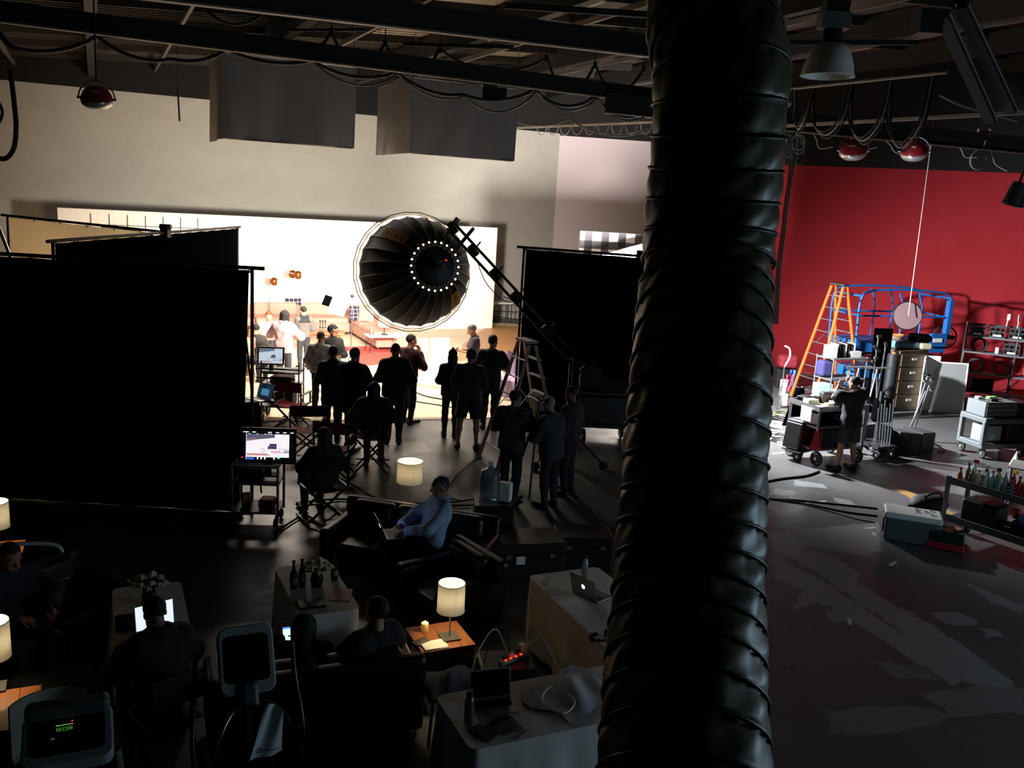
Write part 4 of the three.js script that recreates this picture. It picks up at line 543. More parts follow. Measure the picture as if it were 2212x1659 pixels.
// director's chairs
function directorChair(label, at, turn, canvas, o = {}) {
  const t = thing('director_chair', label, 'chair', [at[0], 0, at[1]], turn, 'director chairs'), wd = mat(o.wood || 0x2a150e, 0.45), h = o.seat || 0.5, W = 0.28, D = 0.2;
  for (const z of [-D, D]) { kit().beam([-W, 0.02, z], [W, h, z + 0.0], 0.028, 0.028).mesh('leg', wd, t); kit().beam([W, 0.02, z + 0.03], [-W, h, z + 0.03], 0.028, 0.028).mesh('leg', wd, t); }
  for (const x of [-W, W]) { kit().beam([x, 0.03, -D - 0.06], [x, 0.03, D + 0.08], 0.03, 0.03).mesh('foot_rail', wd, t); kit().beam([x, h, -D - 0.04], [x, h, D + 0.05], 0.03, 0.03).mesh('seat_rail', wd, t); kit().beam([x, h, -D], [x, h + 0.44, -D - 0.03], 0.028, 0.028).mesh('back_post', wd, t); kit().beam([x, h, D], [x, h + 0.2, D], 0.028, 0.028).mesh('arm_post', wd, t); kit().rbox(0.06, 0.02, 0.5, 0.008, x, h + 0.21, 0).mesh('armrest', wd, t); }
  const c = mat(canvas, 0.9); kit().raw(sheet(10, 6, (u, v) => [(u - 0.5) * 2 * W, h - 0.05 * Math.sin(u * PI), -D + v * 2 * D], 0.004)).mesh('seat', c, t);
  kit().raw(sheet(10, 4, (u, v) => [(u - 0.5) * 2 * W, h + 0.45 - v * 0.19, -D - 0.04 - 0.03 * Math.sin(u * PI)], 0.004)).mesh('backrest', c, t); kit().beam([-W, 0.16, D], [W, 0.16, D], 0.025, 0.02).mesh('stretcher', wd, t); return t;
}
const MAROON = 0x5c1018, SEATED = [-2.215, -14.231];
directorChair('director chair under the woman with long hair beside the bald man', SEATED, PI + 0.1, 0x26080c, { wood: 0x3a1c10, seat: 0.64 });
person('woman with long hair sitting in a director chair with her back turned', [SEATED[0], SEATED[1] + 0.02], PI + 0.1, 1.72, sit(0.65, { lean: 0.05, nod: 0.12, shin: 0.08, wide: 1.05, at: { eL: [0.33, 0.95, 0.06], wL: [0.16, 0.89, 0.28], eR: [-0.33, 0.95, 0.06], wR: [-0.16, 0.89, 0.28] } }), { woman: true, hair: 'long', hairColor: 0x1a0f0c, skin: 0xa97c68, top: { color: 0x121117, fit: 0.05, name: 'jacket', hem: -0.05 }, bottom: { color: 0x14131a } });
directorChair('empty director chair with a red seat behind the monitor cart', [-4.154, -16.697], PI - 0.2, 0x8c1622);
directorChair('empty maroon director chair between the monitor cart and the man in the black coat', [-3.454, -14.927], PI + 0.25, MAROON);
directorChair('maroon director chair behind the seated woman with the very long hair', [-2.768, -13.916], PI - 0.1, MAROON, { wood: 0x3a1c10 });
directorChair('director chair under the woman watching the large monitor', [-2.522, -11.929], PI + 0.55, 0x1c0a0e);
person('woman with very long dark hair watching the large monitor', [[-2.522, -11.929][0], [-2.522, -11.929][1] + 0.02], PI + 0.55, 1.68, sit(0.5, { lean: -0.05, nod: 0.1, at: { eL: [0.3, 0.8, 0.06], wL: [0.12, 0.76, 0.3], eR: [-0.3, 0.8, 0.06], wR: [-0.12, 0.76, 0.3] } }), { woman: true, hair: 'long', hairColor: 0x0e0b0b, skin: 0x9a7160, top: { color: 0x131318, fit: 0.04, name: 'jacket' }, bottom: { color: 0x16161d } });
// front right group by the ladder
person('man in a charcoal t-shirt looking at a camera beside the step ladder', [0.051, -13.154], PI - 0.35, 1.74, pose({ wide: 1.08, nod: 0.2, look: -0.4, at: { eL: [0.27, 1.12, 0.04], wL: [0.1, 1.06, 0.26], eR: [-0.32, 1.16, 0.1], wR: [-0.2, 1.24, 0.32] } }), { hair: 'short', hairColor: 0x0f0c0b, skin: 0x8c6350, top: { color: 0x33322f, fit: 0.035, sleeve: 'short', hem: -0.12 }, bottom: { color: 0x17171b } });
person('white haired man in a grey shirt reaching towards the ladder', [0.649, -13.006], PI + 0.75, 1.7, pose({ lean: 0.12, nod: 0.2, at: { eL: [0.26, 1.12, 0.12], wL: [0.14, 1.06, 0.34], eR: [-0.28, 1.14, 0.1], wR: [-0.12, 1.0, 0.34] } }), { hair: 'short', hairColor: 0x8a8580, skin: 0x9c7566, top: { color: 0x2e2e34, fit: 0.035, hem: -0.16 }, bottom: { color: 0x1e1e24 } });
person('man with cropped hair standing behind the white haired man', [0.954, -13.679], PI + 1.0, 1.76, pose({ nod: 0.1 }), { hair: 'cropped', hairColor: 0x2a1c16, skin: 0x7c5244, top: { color: 0x17171c, fit: 0.03 }, bottom: { color: 0x17171c } });
{ const o = thing('camera', 'black video camera on a tripod between the men by the step ladder', 'camera', FEET([0.426, -13.765]), 0.4); kit().rbox(0.16, 0.18, 0.34, 0.02, 0, 1.42, 0).mesh('body', M.plastic, o); kit().cyl(0.05, 0.06, 0.18, 0, 1.42, -0.26, PI / 2).mesh('lens', M.plastic, o); kit().box(0.05, 0.05, 0.22, 0, 1.56, 0).mesh('handle', M.plastic, o); for (let i = 0; i < 3; i++) kit().bar([0, 1.3, 0], [Math.cos(i * 2.1) * 0.4, 0.01, Math.sin(i * 2.1) * 0.4], 0.018).mesh('leg', M.plastic, o); }
// screens
const shotTex = canvasTex(256, 144, (g) => { g.fillStyle = '#fbf4fb'; g.fillRect(0, 0, 256, 144); g.fillStyle = '#5d5a70'; g.beginPath(); g.moveTo(0, 0); g.lineTo(170, 0); g.lineTo(168, 22); g.lineTo(0, 42); g.fill(); g.fillStyle = '#8a7480'; g.beginPath(); g.moveTo(0, 30); g.lineTo(60, 26); g.lineTo(62, 36); g.lineTo(0, 46); g.fill();
  g.fillStyle = '#23203e'; g.fillRect(138, 60, 42, 32); g.strokeStyle = '#9c98c8'; g.lineWidth = 2; for (const x of [152, 166]) { g.beginPath(); g.moveTo(x, 60); g.lineTo(x, 92); g.stroke(); } g.beginPath(); g.moveTo(138, 76); g.lineTo(180, 76); g.stroke(); g.fillStyle = '#413a52'; g.fillRect(128, 74, 9, 20); g.strokeStyle = '#8a8494'; g.strokeRect(92, 92, 16, 20);
  g.fillStyle = '#c06a62'; g.fillRect(6, 122, 120, 5); g.fillStyle = '#d9a8a4'; g.fillRect(0, 127, 140, 8); g.fillStyle = '#b77a86'; g.fillRect(144, 104, 60, 4); g.fillStyle = '#caa4ac'; g.fillRect(150, 112, 90, 5); g.fillStyle = '#a7a6b6'; g.fillRect(190, 92, 64, 3); g.fillRect(224, 100, 32, 16); });
const monTex = canvasTex(320, 200, (g) => { g.fillStyle = '#050509'; g.fillRect(0, 0, 320, 200); g.drawImage(shotTex.image, 30, 24, 262, 148); g.fillStyle = '#ffffff'; for (const [x, w] of [[10, 34], [64, 24], [160, 24], [208, 22], [252, 22], [298, 20]]) g.fillRect(x, 10, w, 6); for (const x of [44, 92, 140, 160, 176]) g.fillRect(x, 22, 10, 5); g.fillRect(28, 18, 3, 170); g.fillStyle = '#3a6cff'; g.fillRect(34, 176, 44, 12); g.fillStyle = '#ff4030'; g.fillRect(2, 172, 12, 7); g.fillStyle = '#fff'; for (const x of [96, 118, 140, 196]) g.fillRect(x, 172, 9, 14); g.fillStyle = '#4cf08a'; g.fillRect(220, 172, 18, 9); });
function monitor(label, w, h, tex, k, at, turn, tilt = 0) {
  const o = thing('monitor', label, 'monitor', at, turn), g = new THREE.Group(); g.name = 'panel'; g.rotation.x = tilt; o.add(g);
  kit().rbox(w + 0.06, h + 0.06, 0.05, 0.012, 0, 0, 0).mesh('bezel', M.plastic, g); kit().add(new THREE.PlaneGeometry(w, h), 0, 0, 0.0265).mesh('screen', glow(0xffffff, k, tex), g); kit().box(0.08, 0.2, 0.05, 0, -h / 2 - 0.1, -0.04).mesh('neck', M.plastic, o); kit().rbox(0.28, 0.02, 0.18, 0.008, 0, -h / 2 - 0.2, -0.03).mesh('base', M.plastic, o); return o;
}
function wheelsOf(o, spots, r, name = 'wheel') { for (const [x, z] of spots) { const g = kit().tor(r - 0.03, 0.03, x, r, z, 0, PI / 2, 0, 16).cyl(r * 0.55, r * 0.55, 0.03, x, r, z, 0, 0, PI / 2).mesh(name, M.rubber, o); kit().cyl(0.03, 0.03, 0.06, x, r, z, 0, 0, PI / 2).bar([x, r, z + 0.03], [x, r * 2 + 0.04, z], 0.012).mesh('hub', M.alu, g); } }
{ // large monitor on its cart
  const c = [-3.348, -11.676], o = thing('monitor_cart', 'dark metal cart carrying the large monitor', 'cart', FEET(c), 0.08);
  for (const y of [0.22, 0.62, 0.86]) kit().box(0.62, 0.03, 0.5, 0, y, 0).mesh('shelf', M.grey, o); for (const x of [-0.3, 0.3]) for (const z of [-0.23, 0.23]) kit().bar([x, 0.14, z], [x, 0.9, z], 0.018).mesh('post', M.alu, o); wheelsOf(o, [[-0.27, -0.2], [0.27, -0.2], [-0.27, 0.2], [0.27, 0.2]], 0.07, 'caster');
  const top = [-3.194, 1.12, -11.233]; monitor('large monitor showing the pillow shot with menu marks around the picture', 0.68, 0.42, monTex, 1.0, [top[0], 1.12, c[1] + 0.1], 0.12, -0.12);
  const sh = [c[0], c[1]]; tag(kit().box(0.3, 0.16, 0.3, sh[0] - 0.08, 0.72, sh[1], 0, 0.1).mesh('equipment_box', M.plastic), 'black electronics box on the middle shelf of the monitor cart', 'box');
  tag(kit().rbox(0.2, 0.14, 0.24, 0.04, sh[0] + 0.14, 0.31, sh[1] + 0.06).mesh('pouch', mat(0x7a1a22, 0.8)), 'red pouch on the bottom shelf of the monitor cart', 'pouch'); tag(kit().rbox(0.14, 0.2, 0.1, 0.03, sh[0] - 0.14, 0.34, sh[1] + 0.06, 0.3, 0.4).mesh('sunglasses_case', mat(0xb08a74, 0.7)), 'tan case tipped over on the bottom shelf of the monitor cart', 'case');
}
{ // camera department cart with the smaller monitor
  const c = [-4.505, -17.357], o = thing('video_cart', 'silver video cart with large wheels behind the director chairs', 'cart', FEET(c), 0.05);
  for (const y of [0.3, 0.72, 0.98]) kit().box(0.75, 0.03, 0.55, 0, y, 0).mesh('shelf', y > 0.9 ? M.grey : M.alu, o); for (const x of [-0.36, 0.36]) for (const z of [-0.25, 0.25]) kit().bar([x, 0.2, z], [x, 1.2, z], 0.016).mesh('post', M.alu, o); kit().bar([-0.45, 1.06, 0.3], [0.42, 1.06, 0.3], 0.016).bar([-0.45, 0.88, 0.3], [0.3, 0.88, 0.3], 0.016).mesh('handle', M.plastic, o);
  wheelsOf(o, [[-0.34, -0.25], [0.34, -0.25], [-0.34, 0.28], [0.34, 0.28]], 0.17); const s = [-4.706, 1.281, -18.05]; monitor('small monitor showing the set, on the silver video cart', 0.45, 0.29, canvasTex(256, 160, (g) => { g.drawImage(shotTex.image, 0, 0, 256, 160); g.fillStyle = 'rgba(120,170,190,.35)'; g.fillRect(0, 0, 256, 160); }), 0.9, [s[0], s[1], c[1] + 0.12], 0.1, -0.1);
  tag(kit().rbox(0.42, 0.14, 0.34, 0.02, c[0], 0.81, c[1]).mesh('recorder', M.plastic), 'black recorder under the small monitor on the video cart', 'recorder'); tag(kit().rbox(0.5, 0.26, 0.36, 0.02, c[0], 0.46, c[1]).mesh('battery_box', M.grey), 'grey battery box on the bottom shelf of the video cart', 'box');
}
function laptop(label, at, turn, o = {}) {
  const t = thing('laptop', label, 'laptop', at, turn), m = o.dark ? M.plastic : M.alu, w = o.w || 0.32, d = w * 0.69, open = o.open ?? 1.9, g = new THREE.Group();
  kit().rbox(w, 0.012, d, 0.005, 0, 0.006, 0).mesh('base', m, t); kit().box(w * 0.86, 0.002, d * 0.42, 0, 0.0128, -d * 0.16).mesh('keyboard', M.plastic, t); kit().box(w * 0.34, 0.001, d * 0.28, 0, 0.0125, d * 0.28).mesh('touchpad', o.dark ? M.grey : mat(0x85888b, 0.4), t);
  g.name = 'lid'; g.position.set(0, 0.012, -d / 2); g.rotation.x = -(open - PI / 2); t.add(g); kit().rbox(w, d, 0.007, 0.003, 0, d / 2, 0).mesh('shell', m, g); kit().add(new THREE.PlaneGeometry(w * 0.93, d * 0.88), 0, d / 2, 0.0042).mesh('screen', o.k ? glow(o.color || 0xdfeaff, o.k, o.map) : mat(0x030304, 0.2), g);
  if (o.badge) kit().sph(0.022, 0, d * 0.52, -0.0045, 1, 1.15, 0.08, 12).mesh('badge_light', glow(0xdfeeff, 2.5), g);
  return t;
}
{ // tray table with a laptop beside the flag
  const p = [-4.4, 0.92, -15.045], o = thing('tray_stand', 'black tray stand with a laptop beside the edge of the large black flag', 'stand', [p[0], 0, p[2]], 0.5); kit().box(0.62, 0.025, 0.4, 0, 0.905, 0).mesh('tray', M.plastic, o); kit().bar([0, 0.1, 0], [0, 0.9, 0], 0.025).mesh('pole', M.plastic, o); for (let i = 0; i < 3; i++) kit().bar([0, 0.45, 0], [Math.cos(i * 2.1) * 0.4, 0.01, Math.sin(i * 2.1) * 0.4], 0.016).mesh('leg', M.plastic, o);
  laptop('open laptop with a blue screen on the black tray stand', [p[0] + 0.08, 0.918, p[2]], -0.55, { k: 0.5, w: 0.36, map: canvasTex(128, 96, (g) => { g.fillStyle = '#2c4a5c'; g.fillRect(0, 0, 128, 96); g.fillStyle = '#79b4d8'; g.fillRect(30, 34, 70, 50); g.fillStyle = '#1d2c36'; g.fillRect(8, 8, 60, 20); }) });
}
{ const p = [-4.393, 0.55, -14.474], o = thing('camera_bag', 'open black camera bag on a case beside the tray stand', 'bag', [p[0], 0.4, p[2]], 0.4); kit().rbox(0.55, 0.28, 0.4, 0.06, 0, 0.14, 0).mesh('body', M.flag, o); kit().rbox(0.5, 0.05, 0.36, 0.02, 0.04, 0.36, -0.18, 0.9).mesh('flap', M.flag, o); const b = thing('equipment_case', 'black equipment case under the open camera bag', 'case', [p[0], 0, p[2]], 0.4); kit().rbox(0.62, 0.39, 0.45, 0.03, 0, 0.2, 0).mesh('body', M.plastic, b); kit().box(0.12, 0.03, 0.03, 0, 0.3, 0.235).mesh('latch', M.alu, b); }
// water cooler bottle, black cases in front of it
{ const p = [-0.202, 0.62, -11.077], o = thing('water_bottle', 'large clear ribbed water cooler bottle on a black cabinet', 'water bottle', [p[0], 0.72, p[2]]); const pr = [[0.03, 0], [0.13, 0.004], [0.135, 0.03], [0.128, 0.07], [0.135, 0.11], [0.128, 0.16], [0.135, 0.2], [0.128, 0.25], [0.135, 0.29], [0.128, 0.34], [0.12, 0.39], [0.05, 0.43], [0.03, 0.45], [0.03, 0.49]];
  kit().lathe(pr, 0, 0, 0, 24).mesh('bottle', mat(0xa9c0ca, 0.08, { transmission: 0.92, thickness: 0, ior: 1.45 }), o); kit().cyl(0.035, 0.035, 0.03, 0, 0.5, 0).mesh('cap', mat(0xb9c4cc, 0.5), o);
  const c = thing('cooler_cabinet', 'black cabinet under the water cooler bottle', 'cabinet', [p[0] + 0.06, 0, p[2]], 0.1); kit().rbox(0.5, 0.7, 0.42, 0.02, 0, 0.36, 0).mesh('body', M.plastic, c); kit().box(0.42, 0.5, 0.01, 0, 0.36, 0.214).mesh('door', M.deep, c);
  tag(kit().rbox(0.17, 0.25, 0.14, 0.03, p[0] + 0.2, 0.84, p[2] - 0.02, 0, -0.2).mesh('paper_towels', M.white), 'white paper towel pack beside the water cooler bottle', 'paper towels'); }
{ const p = [0.277, -10.461]; for (const [n, l, x, z, w, h, d, a] of [['equipment_case', 'long black equipment case with a white tag in the lounge', 0, 0, 0.9, 0.5, 0.55, 0.25], ['equipment_case', 'low black equipment case behind the tagged one', 0.75, -0.5, 0.7, 0.42, 0.5, 0.1]]) { const o = thing(n, l, 'case', [p[0] + x, 0, p[1] + z], a); kit().rbox(w, h * 0.72, d, 0.02, 0, h * 0.36, 0).mesh('body', M.plastic, o); kit().rbox(w + 0.01, h * 0.26, d + 0.01, 0.02, 0, h * 0.87, 0).mesh('lid', M.plastic, o); for (const k of [-0.3, 0.3]) kit().box(0.06, 0.05, 0.02, k * w, h * 0.7, d / 2 + 0.01).mesh('latch', M.alu, o); kit().box(0.2, 0.02, 0.03, 0, h * 0.45, d / 2 + 0.02).mesh('handle', M.plastic, o); if (!x) kit().box(0.11, 0.1, 0.004, -0.12, h * 0.6, d / 2 + 0.012).mesh('paper_tag', M.white, o); } }
{ // dark trolley standing in the gap below the black flag
  const c = [1.825, -17.155], o = thing('equipment_trolley', 'black equipment trolley on big wheels before the black flag', 'cart', FEET(c), 0.1); kit().box(1.2, 0.06, 0.6, 0, 0.36, 0).mesh('deck', M.plastic, o); for (const x of [-0.58, 0.58]) for (const z of [-0.28, 0.28]) kit().bar([x, 0.3, z], [x, 1.3, z], 0.02).mesh('post', M.plastic, o); kit().box(1.2, 0.05, 0.6, 0, 1.0, 0).mesh('shelf', M.plastic, o); kit().box(1.1, 0.5, 0.5, 0, 0.66, 0).mesh('bin', M.plastic, o); wheelsOf(o, [[-0.42, -0.25], [0.42, -0.25], [-0.42, 0.25], [0.42, 0.25]], 0.15);
  tag(kit().raw(sheet(16, 10, (u, v) => [c[0] - 0.55 + u * 1.1, 1.3 + Math.sin(u * 7) * 0.06 - Math.abs(v - 0.5) * 0.5, c[1] - 0.25 + v * 0.5])).mesh('blanket', mat(0x1b1d1a, 0.95)), 'crumpled dark blanket heaped on the black equipment trolley', 'blanket'); }
// cables on the floor of the middle ground
for (const [l, pts, r] of [['black cable curving across the floor behind the seated man with the laptop', [[-2.967, 0, -14.078], [-2.399, 0, -13.457], [-1.869, 0, -12.843], [-1.303, 0, -12.737], [-0.767, 0, -12.918], [-0.36, 0, -13.165]], 0.016], ['black cable lying straight across the floor by the shaded lamp', [[-3.023, 0, -12.465], [-2.404, 0, -12.745], [-1.555, 0, -12.568], [-0.886, 0, -12.688], [-0.21, 0, -12.935]], 0.016], ['thin black cable looping beside the step ladder', [[-0.543, 0, -15.409], [-0.876, 0, -13.872], [-0.892, 0, -13.176], [-0.632, 0, -12.985]], 0.011], ['black cable on the pale set floor behind the bald man', [[-2.521, 0, -20.983], [-1.944, 0, -20.11], [-1.337, 0, -19.792], [-0.642, 0, -19.419]], 0.014], ['thin cable on the pale set floor ahead of the bald man', [[-2.345, 0, -19.609], [-1.87, 0, -19.41], [-1.182, 0, -19.095], [-0.7, 0, -18.529]], 0.012], ['yellow cable trailing over the pale set floor', [[-3.961, 0, -22.161], [-3.502, 0, -20.855], [-3.236, 0, -20.246], [-2.519, 0, -21.315], [-1.717, 0, -21.112]], 0.012], ['black cable under the monitor cart', [[-2.994, 0, -11.347], [-2.769, 0, -11.961], [-2.435, 0, -11.616], [-2.107, 0, -11.889], [-1.635, 0, -11.751]], 0.016]]) tag(kit().tube(pts.map((p) => [p[0], r + 0.012, p[2]]), r, 40, 6).mesh('floor_cable', l.startsWith('yellow') ? mat(0xb8a02c, 0.6) : M.rubber), l, 'cable');
{ const p = [-2.418, -12.372], o = thing('drink_bottle', 'clear water bottle standing on the floor beside the director chair', 'bottle', FEET(p)); kit().lathe([[0, 0], [0.035, 0], [0.036, 0.14], [0.03, 0.18], [0.014, 0.22], [0.014, 0.24]], 0, 0, 0, 14).mesh('bottle', mat(0xdfe9ee, 0.08, { transmission: 1, thickness: 0 }), o); kit().cyl(0.016, 0.016, 0.02, 0, 0.25, 0).mesh('cap', M.white, o); }

// ---------------------------------------------------------------- fabric duct
{
  const path = new THREE.CatmullRomCurve3([[1.07, 8.9, -6.3], [1.06, 7.2, -6.05], [1.058, 5.898, -5.75], [1.055, 5.567, -5.64], [1.082, 5.304, -5.42], [1.107, 4.231, -5.37], [1.028, 3.575, -4.87], [0.96, 2.662, -4.34], [0.864, 2.074, -3.61], [0.8, 1.55, -2.95], [0.78, 1.2, -2.2]].map(V3));
  const L = path.getLength(), pitch = 0.178, rings = Math.floor(L / pitch), NT = rings * 10, NR = 56, r0 = 0.368, o = thing('ventilation_duct', 'thick dark fabric ventilation duct with wire hoops hanging from the roof', 'duct', [0, 0, 0]);
  const P = [], I = [], frame = (u) => { const p = path.getPointAt(u), t = path.getTangentAt(u), x = new THREE.Vector3(1, 0, 0).addScaledVector(t, -t.x).normalize(), z = new THREE.Vector3().crossVectors(x, t); return { p, x, z }; };
  const h = (a, b) => { const v = Math.sin(a * 127.1 + b * 311.7) * 43758.5453; return v - Math.floor(v); };
  for (let i = 0; i <= NT; i++) { const f = frame(i / NT), k = i / NT * rings, fr = k - Math.floor(k), n = Math.floor(k), flare = 1 + (i / NT < 0.34 ? 0.04 * Math.sin(Math.min(1, (i / NT) / 0.34) * PI) : 0);
    for (let j = 0; j < NR; j++) { const a = j / NR * 2 * PI, q = h(n, Math.floor(a * 3.5)), pk = Math.exp(-fr * 6) * 0.013 + Math.exp(-(1 - fr) * 6) * 0.01, soft = Math.min(1, i / NT / 0.5);
      const r = r0 * flare + 0.014 * Math.pow(Math.sin(fr * PI), 0.6) + soft * pk * Math.sin(a * 26 + h(n, 3) * 9 + Math.sin(a * 5 + n) * 2.5) + (0.004 + 0.005 * soft) * Math.sin(a * 9 + n * 1.7 + fr * 2) * Math.sin(fr * PI) + 0.006 * soft * (q - 0.5) * Math.sin(fr * PI) + (n % 5 === 2 ? -0.015 * soft * Math.max(0, Math.sin(a * 2 + n)) : 0);
      P.push(f.p.x + (f.x.x * Math.cos(a) + f.z.x * Math.sin(a)) * r, f.p.y + (f.x.y * Math.cos(a) + f.z.y * Math.sin(a)) * r, f.p.z + (f.x.z * Math.cos(a) + f.z.z * Math.sin(a)) * r); } }
  for (let i = 0; i < NT; i++) for (let j = 0; j < NR; j++) { const a = i * NR + j, b = i * NR + (j + 1) % NR, c = a + NR, d = b + NR; I.push(a, b, c, b, d, c); }
  const g = new THREE.BufferGeometry(); g.setAttribute('position', new THREE.Float32BufferAttribute(P, 3)); g.setIndex(I); g.computeVertexNormals();
  { const p = g.attributes.position, n = g.attributes.normal, c = path.getPointAt(0.5), v = new THREE.Vector3(); let s = 0; for (let i = 0; i < p.count; i += 97) { v.fromBufferAttribute(p, i); let best = 9, bp; for (let u = 0; u <= 40; u++) { const q = path.getPointAt(u / 40), d = q.distanceTo(v); if (d < best) { best = d; bp = q; } } s += v.sub(bp).dot(new THREE.Vector3().fromBufferAttribute(n, i)); } if (s < 0) { const x = g.index.array; for (let i = 0; i < x.length; i += 3) { const t = x[i]; x[i] = x[i + 1]; x[i + 1] = t; } g.computeVertexNormals(); } }
  const m = new THREE.Mesh(g, mat(0x5a563f, 0.42)); m.name = 'sleeve'; o.add(m);
  for (let n = 1; n < rings; n++) { const f = frame(n / rings), pts = []; for (let j = 0; j < 28; j++) { const a = j / 28 * 2 * PI, r = r0 + 0.014 + (n / rings < 0.34 ? 0.016 * Math.sin(n / rings / 0.34 * PI) : 0); pts.push([f.p.x + (f.x.x * Math.cos(a) + f.z.x * Math.sin(a)) * r, f.p.y + (f.x.y * Math.cos(a) + f.z.y * Math.sin(a)) * r, f.p.z + (f.x.z * Math.cos(a) + f.z.z * Math.sin(a)) * r]); } kit().tube(pts, 0.011, 42, 5, true).mesh('hoop', mat(0x2a2c2a, 0.4), o); }
  const b = thing('air_blower', 'black air blower box on the floor under the gallery feeding the fabric duct', 'blower', [0.78, 0, -1.75], 0); kit().rbox(1.0, 1.5, 0.9, 0.04, 0, 0.77, 0).mesh('housing', M.plastic, b); kit().cyl(0.4, 0.4, 0.08, 0, 1.1, -0.47, PI / 2 - 0.5).mesh('collar', M.steel, b);
}
// ---------------------------------------------------------------- equipment bay in front of the red wall
stepLadder('tall orange fibreglass step ladder standing in front of the red wall', [7.978, -22.574], 0.42, 2.95, 0xd4571c, { spread: 0.74, cap: 0x2a2624 });
const GRIP = 'grip equipment in the bay by the red wall';
{ // grip cart with three decks
  const c = [6.02, -16.75], o = thing('grip_cart', 'loaded steel grip cart with big pneumatic wheels behind the man in shorts', 'cart', FEET(c), TURN);
  for (const y of [0.32, 0.74, 1.06]) kit().box(1.2, 0.035, 0.8, 0, y, 0).mesh('shelf', y > 1 ? M.wood : M.alu, o); for (const [x, z, w, d] of [[0, 0.4, 1.2, 0.02], [0, -0.4, 1.2, 0.02], [-0.6, 0, 0.02, 0.8], [0.6, 0, 0.02, 0.8]]) kit().box(w, 0.09, d, x, 1.1, z).mesh('rim', M.alu, o);
  for (const x of [-0.58, 0.58]) for (const z of [-0.38, 0.38]) kit().bar([x, 0.25, z], [x, 1.1, z], 0.022).mesh('post', M.alu, o); wheelsOf(o, [[-0.5, -0.34], [0.5, -0.34], [-0.5, 0.36], [0.5, 0.36]], 0.15);
  const at = (x, y, z) => { const v = o.localToWorld(new THREE.Vector3(x, y, z)); return [v.x, v.y, v.z]; }; o.updateMatrixWorld();
  const top = [['cinema_camera', 'black cinema camera body lying on the grip cart', 0.3, 0.2, 0.18, 0.1, -0.15, M.plastic], ['paper_stack', 'stack of white papers on the grip cart', 0.3, 0.05, 0.22, -0.42, 0.2, M.white], ['tool_roll', 'cream tool roll on the grip cart', 0.34, 0.09, 0.12, -0.15, 0.22, mat(0xcfc3a6, 0.8)], ['lens_case', 'white lens case on the grip cart', 0.26, 0.22, 0.2, 0.36, 0.08, M.white], ['battery_pack', 'grey battery pack on the grip cart', 0.16, 0.12, 0.12, -0.1, -0.28, M.grey], ['clamp_box', 'black box of clamps on the grip cart', 0.24, 0.14, 0.2, -0.42, -0.22, M.plastic]];
  for (const [n, l, w, h, d, x, z, m] of top) tag(kit().rbox(w, h, d, 0.02, ...at(x, 1.08 + h / 2, z), 0, TURN + rr(-0.5, 0.5)).mesh(n, m), l, 'equipment');
  for (const [n, l, w, h, d, x, y, z, m] of [['clipboard', 'white clipboard hung on the end of the grip cart', 0.02, 0.26, 0.3, -0.63, 0.95, 0.1, M.white], ['cloth_bag', 'cream cloth bag on the corner of the grip cart', 0.22, 0.12, 0.2, -0.48, 1.15, 0.02, mat(0xd8cfb8, 0.9)], ['white_case', 'flat white case on the grip cart beside the lens case', 0.3, 0.08, 0.24, 0.12, 1.12, 0.12, M.white], ['lamp_head', 'silver lamp head on the back of the grip cart', 0.18, 0.2, 0.2, 0.42, 1.2, -0.26, M.alu], ['white_shelf_box', 'white box on the middle deck end of the grip cart', 0.12, 0.2, 0.3, -0.52, 0.87, 0.1, M.white]]) tag(kit().rbox(w, h, d, 0.015, ...at(x, y, z), 0, TURN + rr(-0.2, 0.2)).mesh(n === 'lamp_head' ? 'flood_lamp' : n, m), l, 'equipment');
  tag(kit().cyl(0.075, 0.075, 0.32, ...at(-0.02, 1.16, 0.3), 0, TURN + 0.5, PI / 2).mesh('lens_tube', M.plastic), 'black tube lying across the front of the grip cart', 'tube');
  for (const [l, x, z, c2] of [['white roll of tape on the grip cart', 0.22, 0.3, 0xd9d5cc], ['blue roll of tape on the grip cart', 0.5, -0.3, 0x2f6fb8], ['tan roll of tape on the grip cart', 0.05, 0.05, 0xa98c5c]]) tag(kit().tor(0.045, 0.022, ...at(x, 1.1, z), PI / 2).mesh('tape_roll', mat(c2, 0.6)), l, 'tape');
  tag(kit().rbox(0.9, 0.24, 0.5, 0.03, ...at(0.05, 0.88, 0), 0, TURN).mesh('equipment_bag', M.flag), 'black equipment bag on the middle deck of the grip cart', 'bag'); const hc = thing('hard_case', 'ribbed black hard case standing on the bottom deck of the grip cart', 'case', at(-0.1, 0.34, 0.1), TURN); kit().rbox(0.5, 0.32, 0.34, 0.03, 0, 0.17, 0).mesh('body', mat(0x2a2c2e, 0.4), hc); for (const x of [-0.16, 0, 0.16]) kit().box(0.03, 0.3, 0.36, x, 0.17, 0).mesh('rib', mat(0x333638, 0.4), hc); kit().tor(0.07, 0.012, 0, 0.33, 0, 0, 0, 0, 12, PI).mesh('handle', M.plastic, hc);
  tag(kit().rbox(0.3, 0.3, 0.4, 0.05, ...at(0.4, 0.5, 0), 0, TURN).mesh('tool_bag', M.plastic), 'black tool bag on the bottom deck of the grip cart', 'bag'); tag(kit().tor(0.06, 0.014, ...at(-0.05, 0.92, 0.32), 0.3).mesh('cable_loop', mat(0x2a6fc4, 0.5)), 'blue cable loop on the grip cart', 'cable');
  const fl = thing('warning_flag', 'red cloth hanging from the corner of the grip cart', 'cloth', at(-0.66, 0.35, 0.42), TURN - 0.2); kit().raw(sheet(8, 10, (u, v) => [(u - 0.5) * (0.1 + v * 0.14), 0.36 - v * 0.36, 0.05 + Math.sin(u * 9 + v * 4) * 0.02])).mesh('cloth', mat(0xb3202c, 0.8), fl);
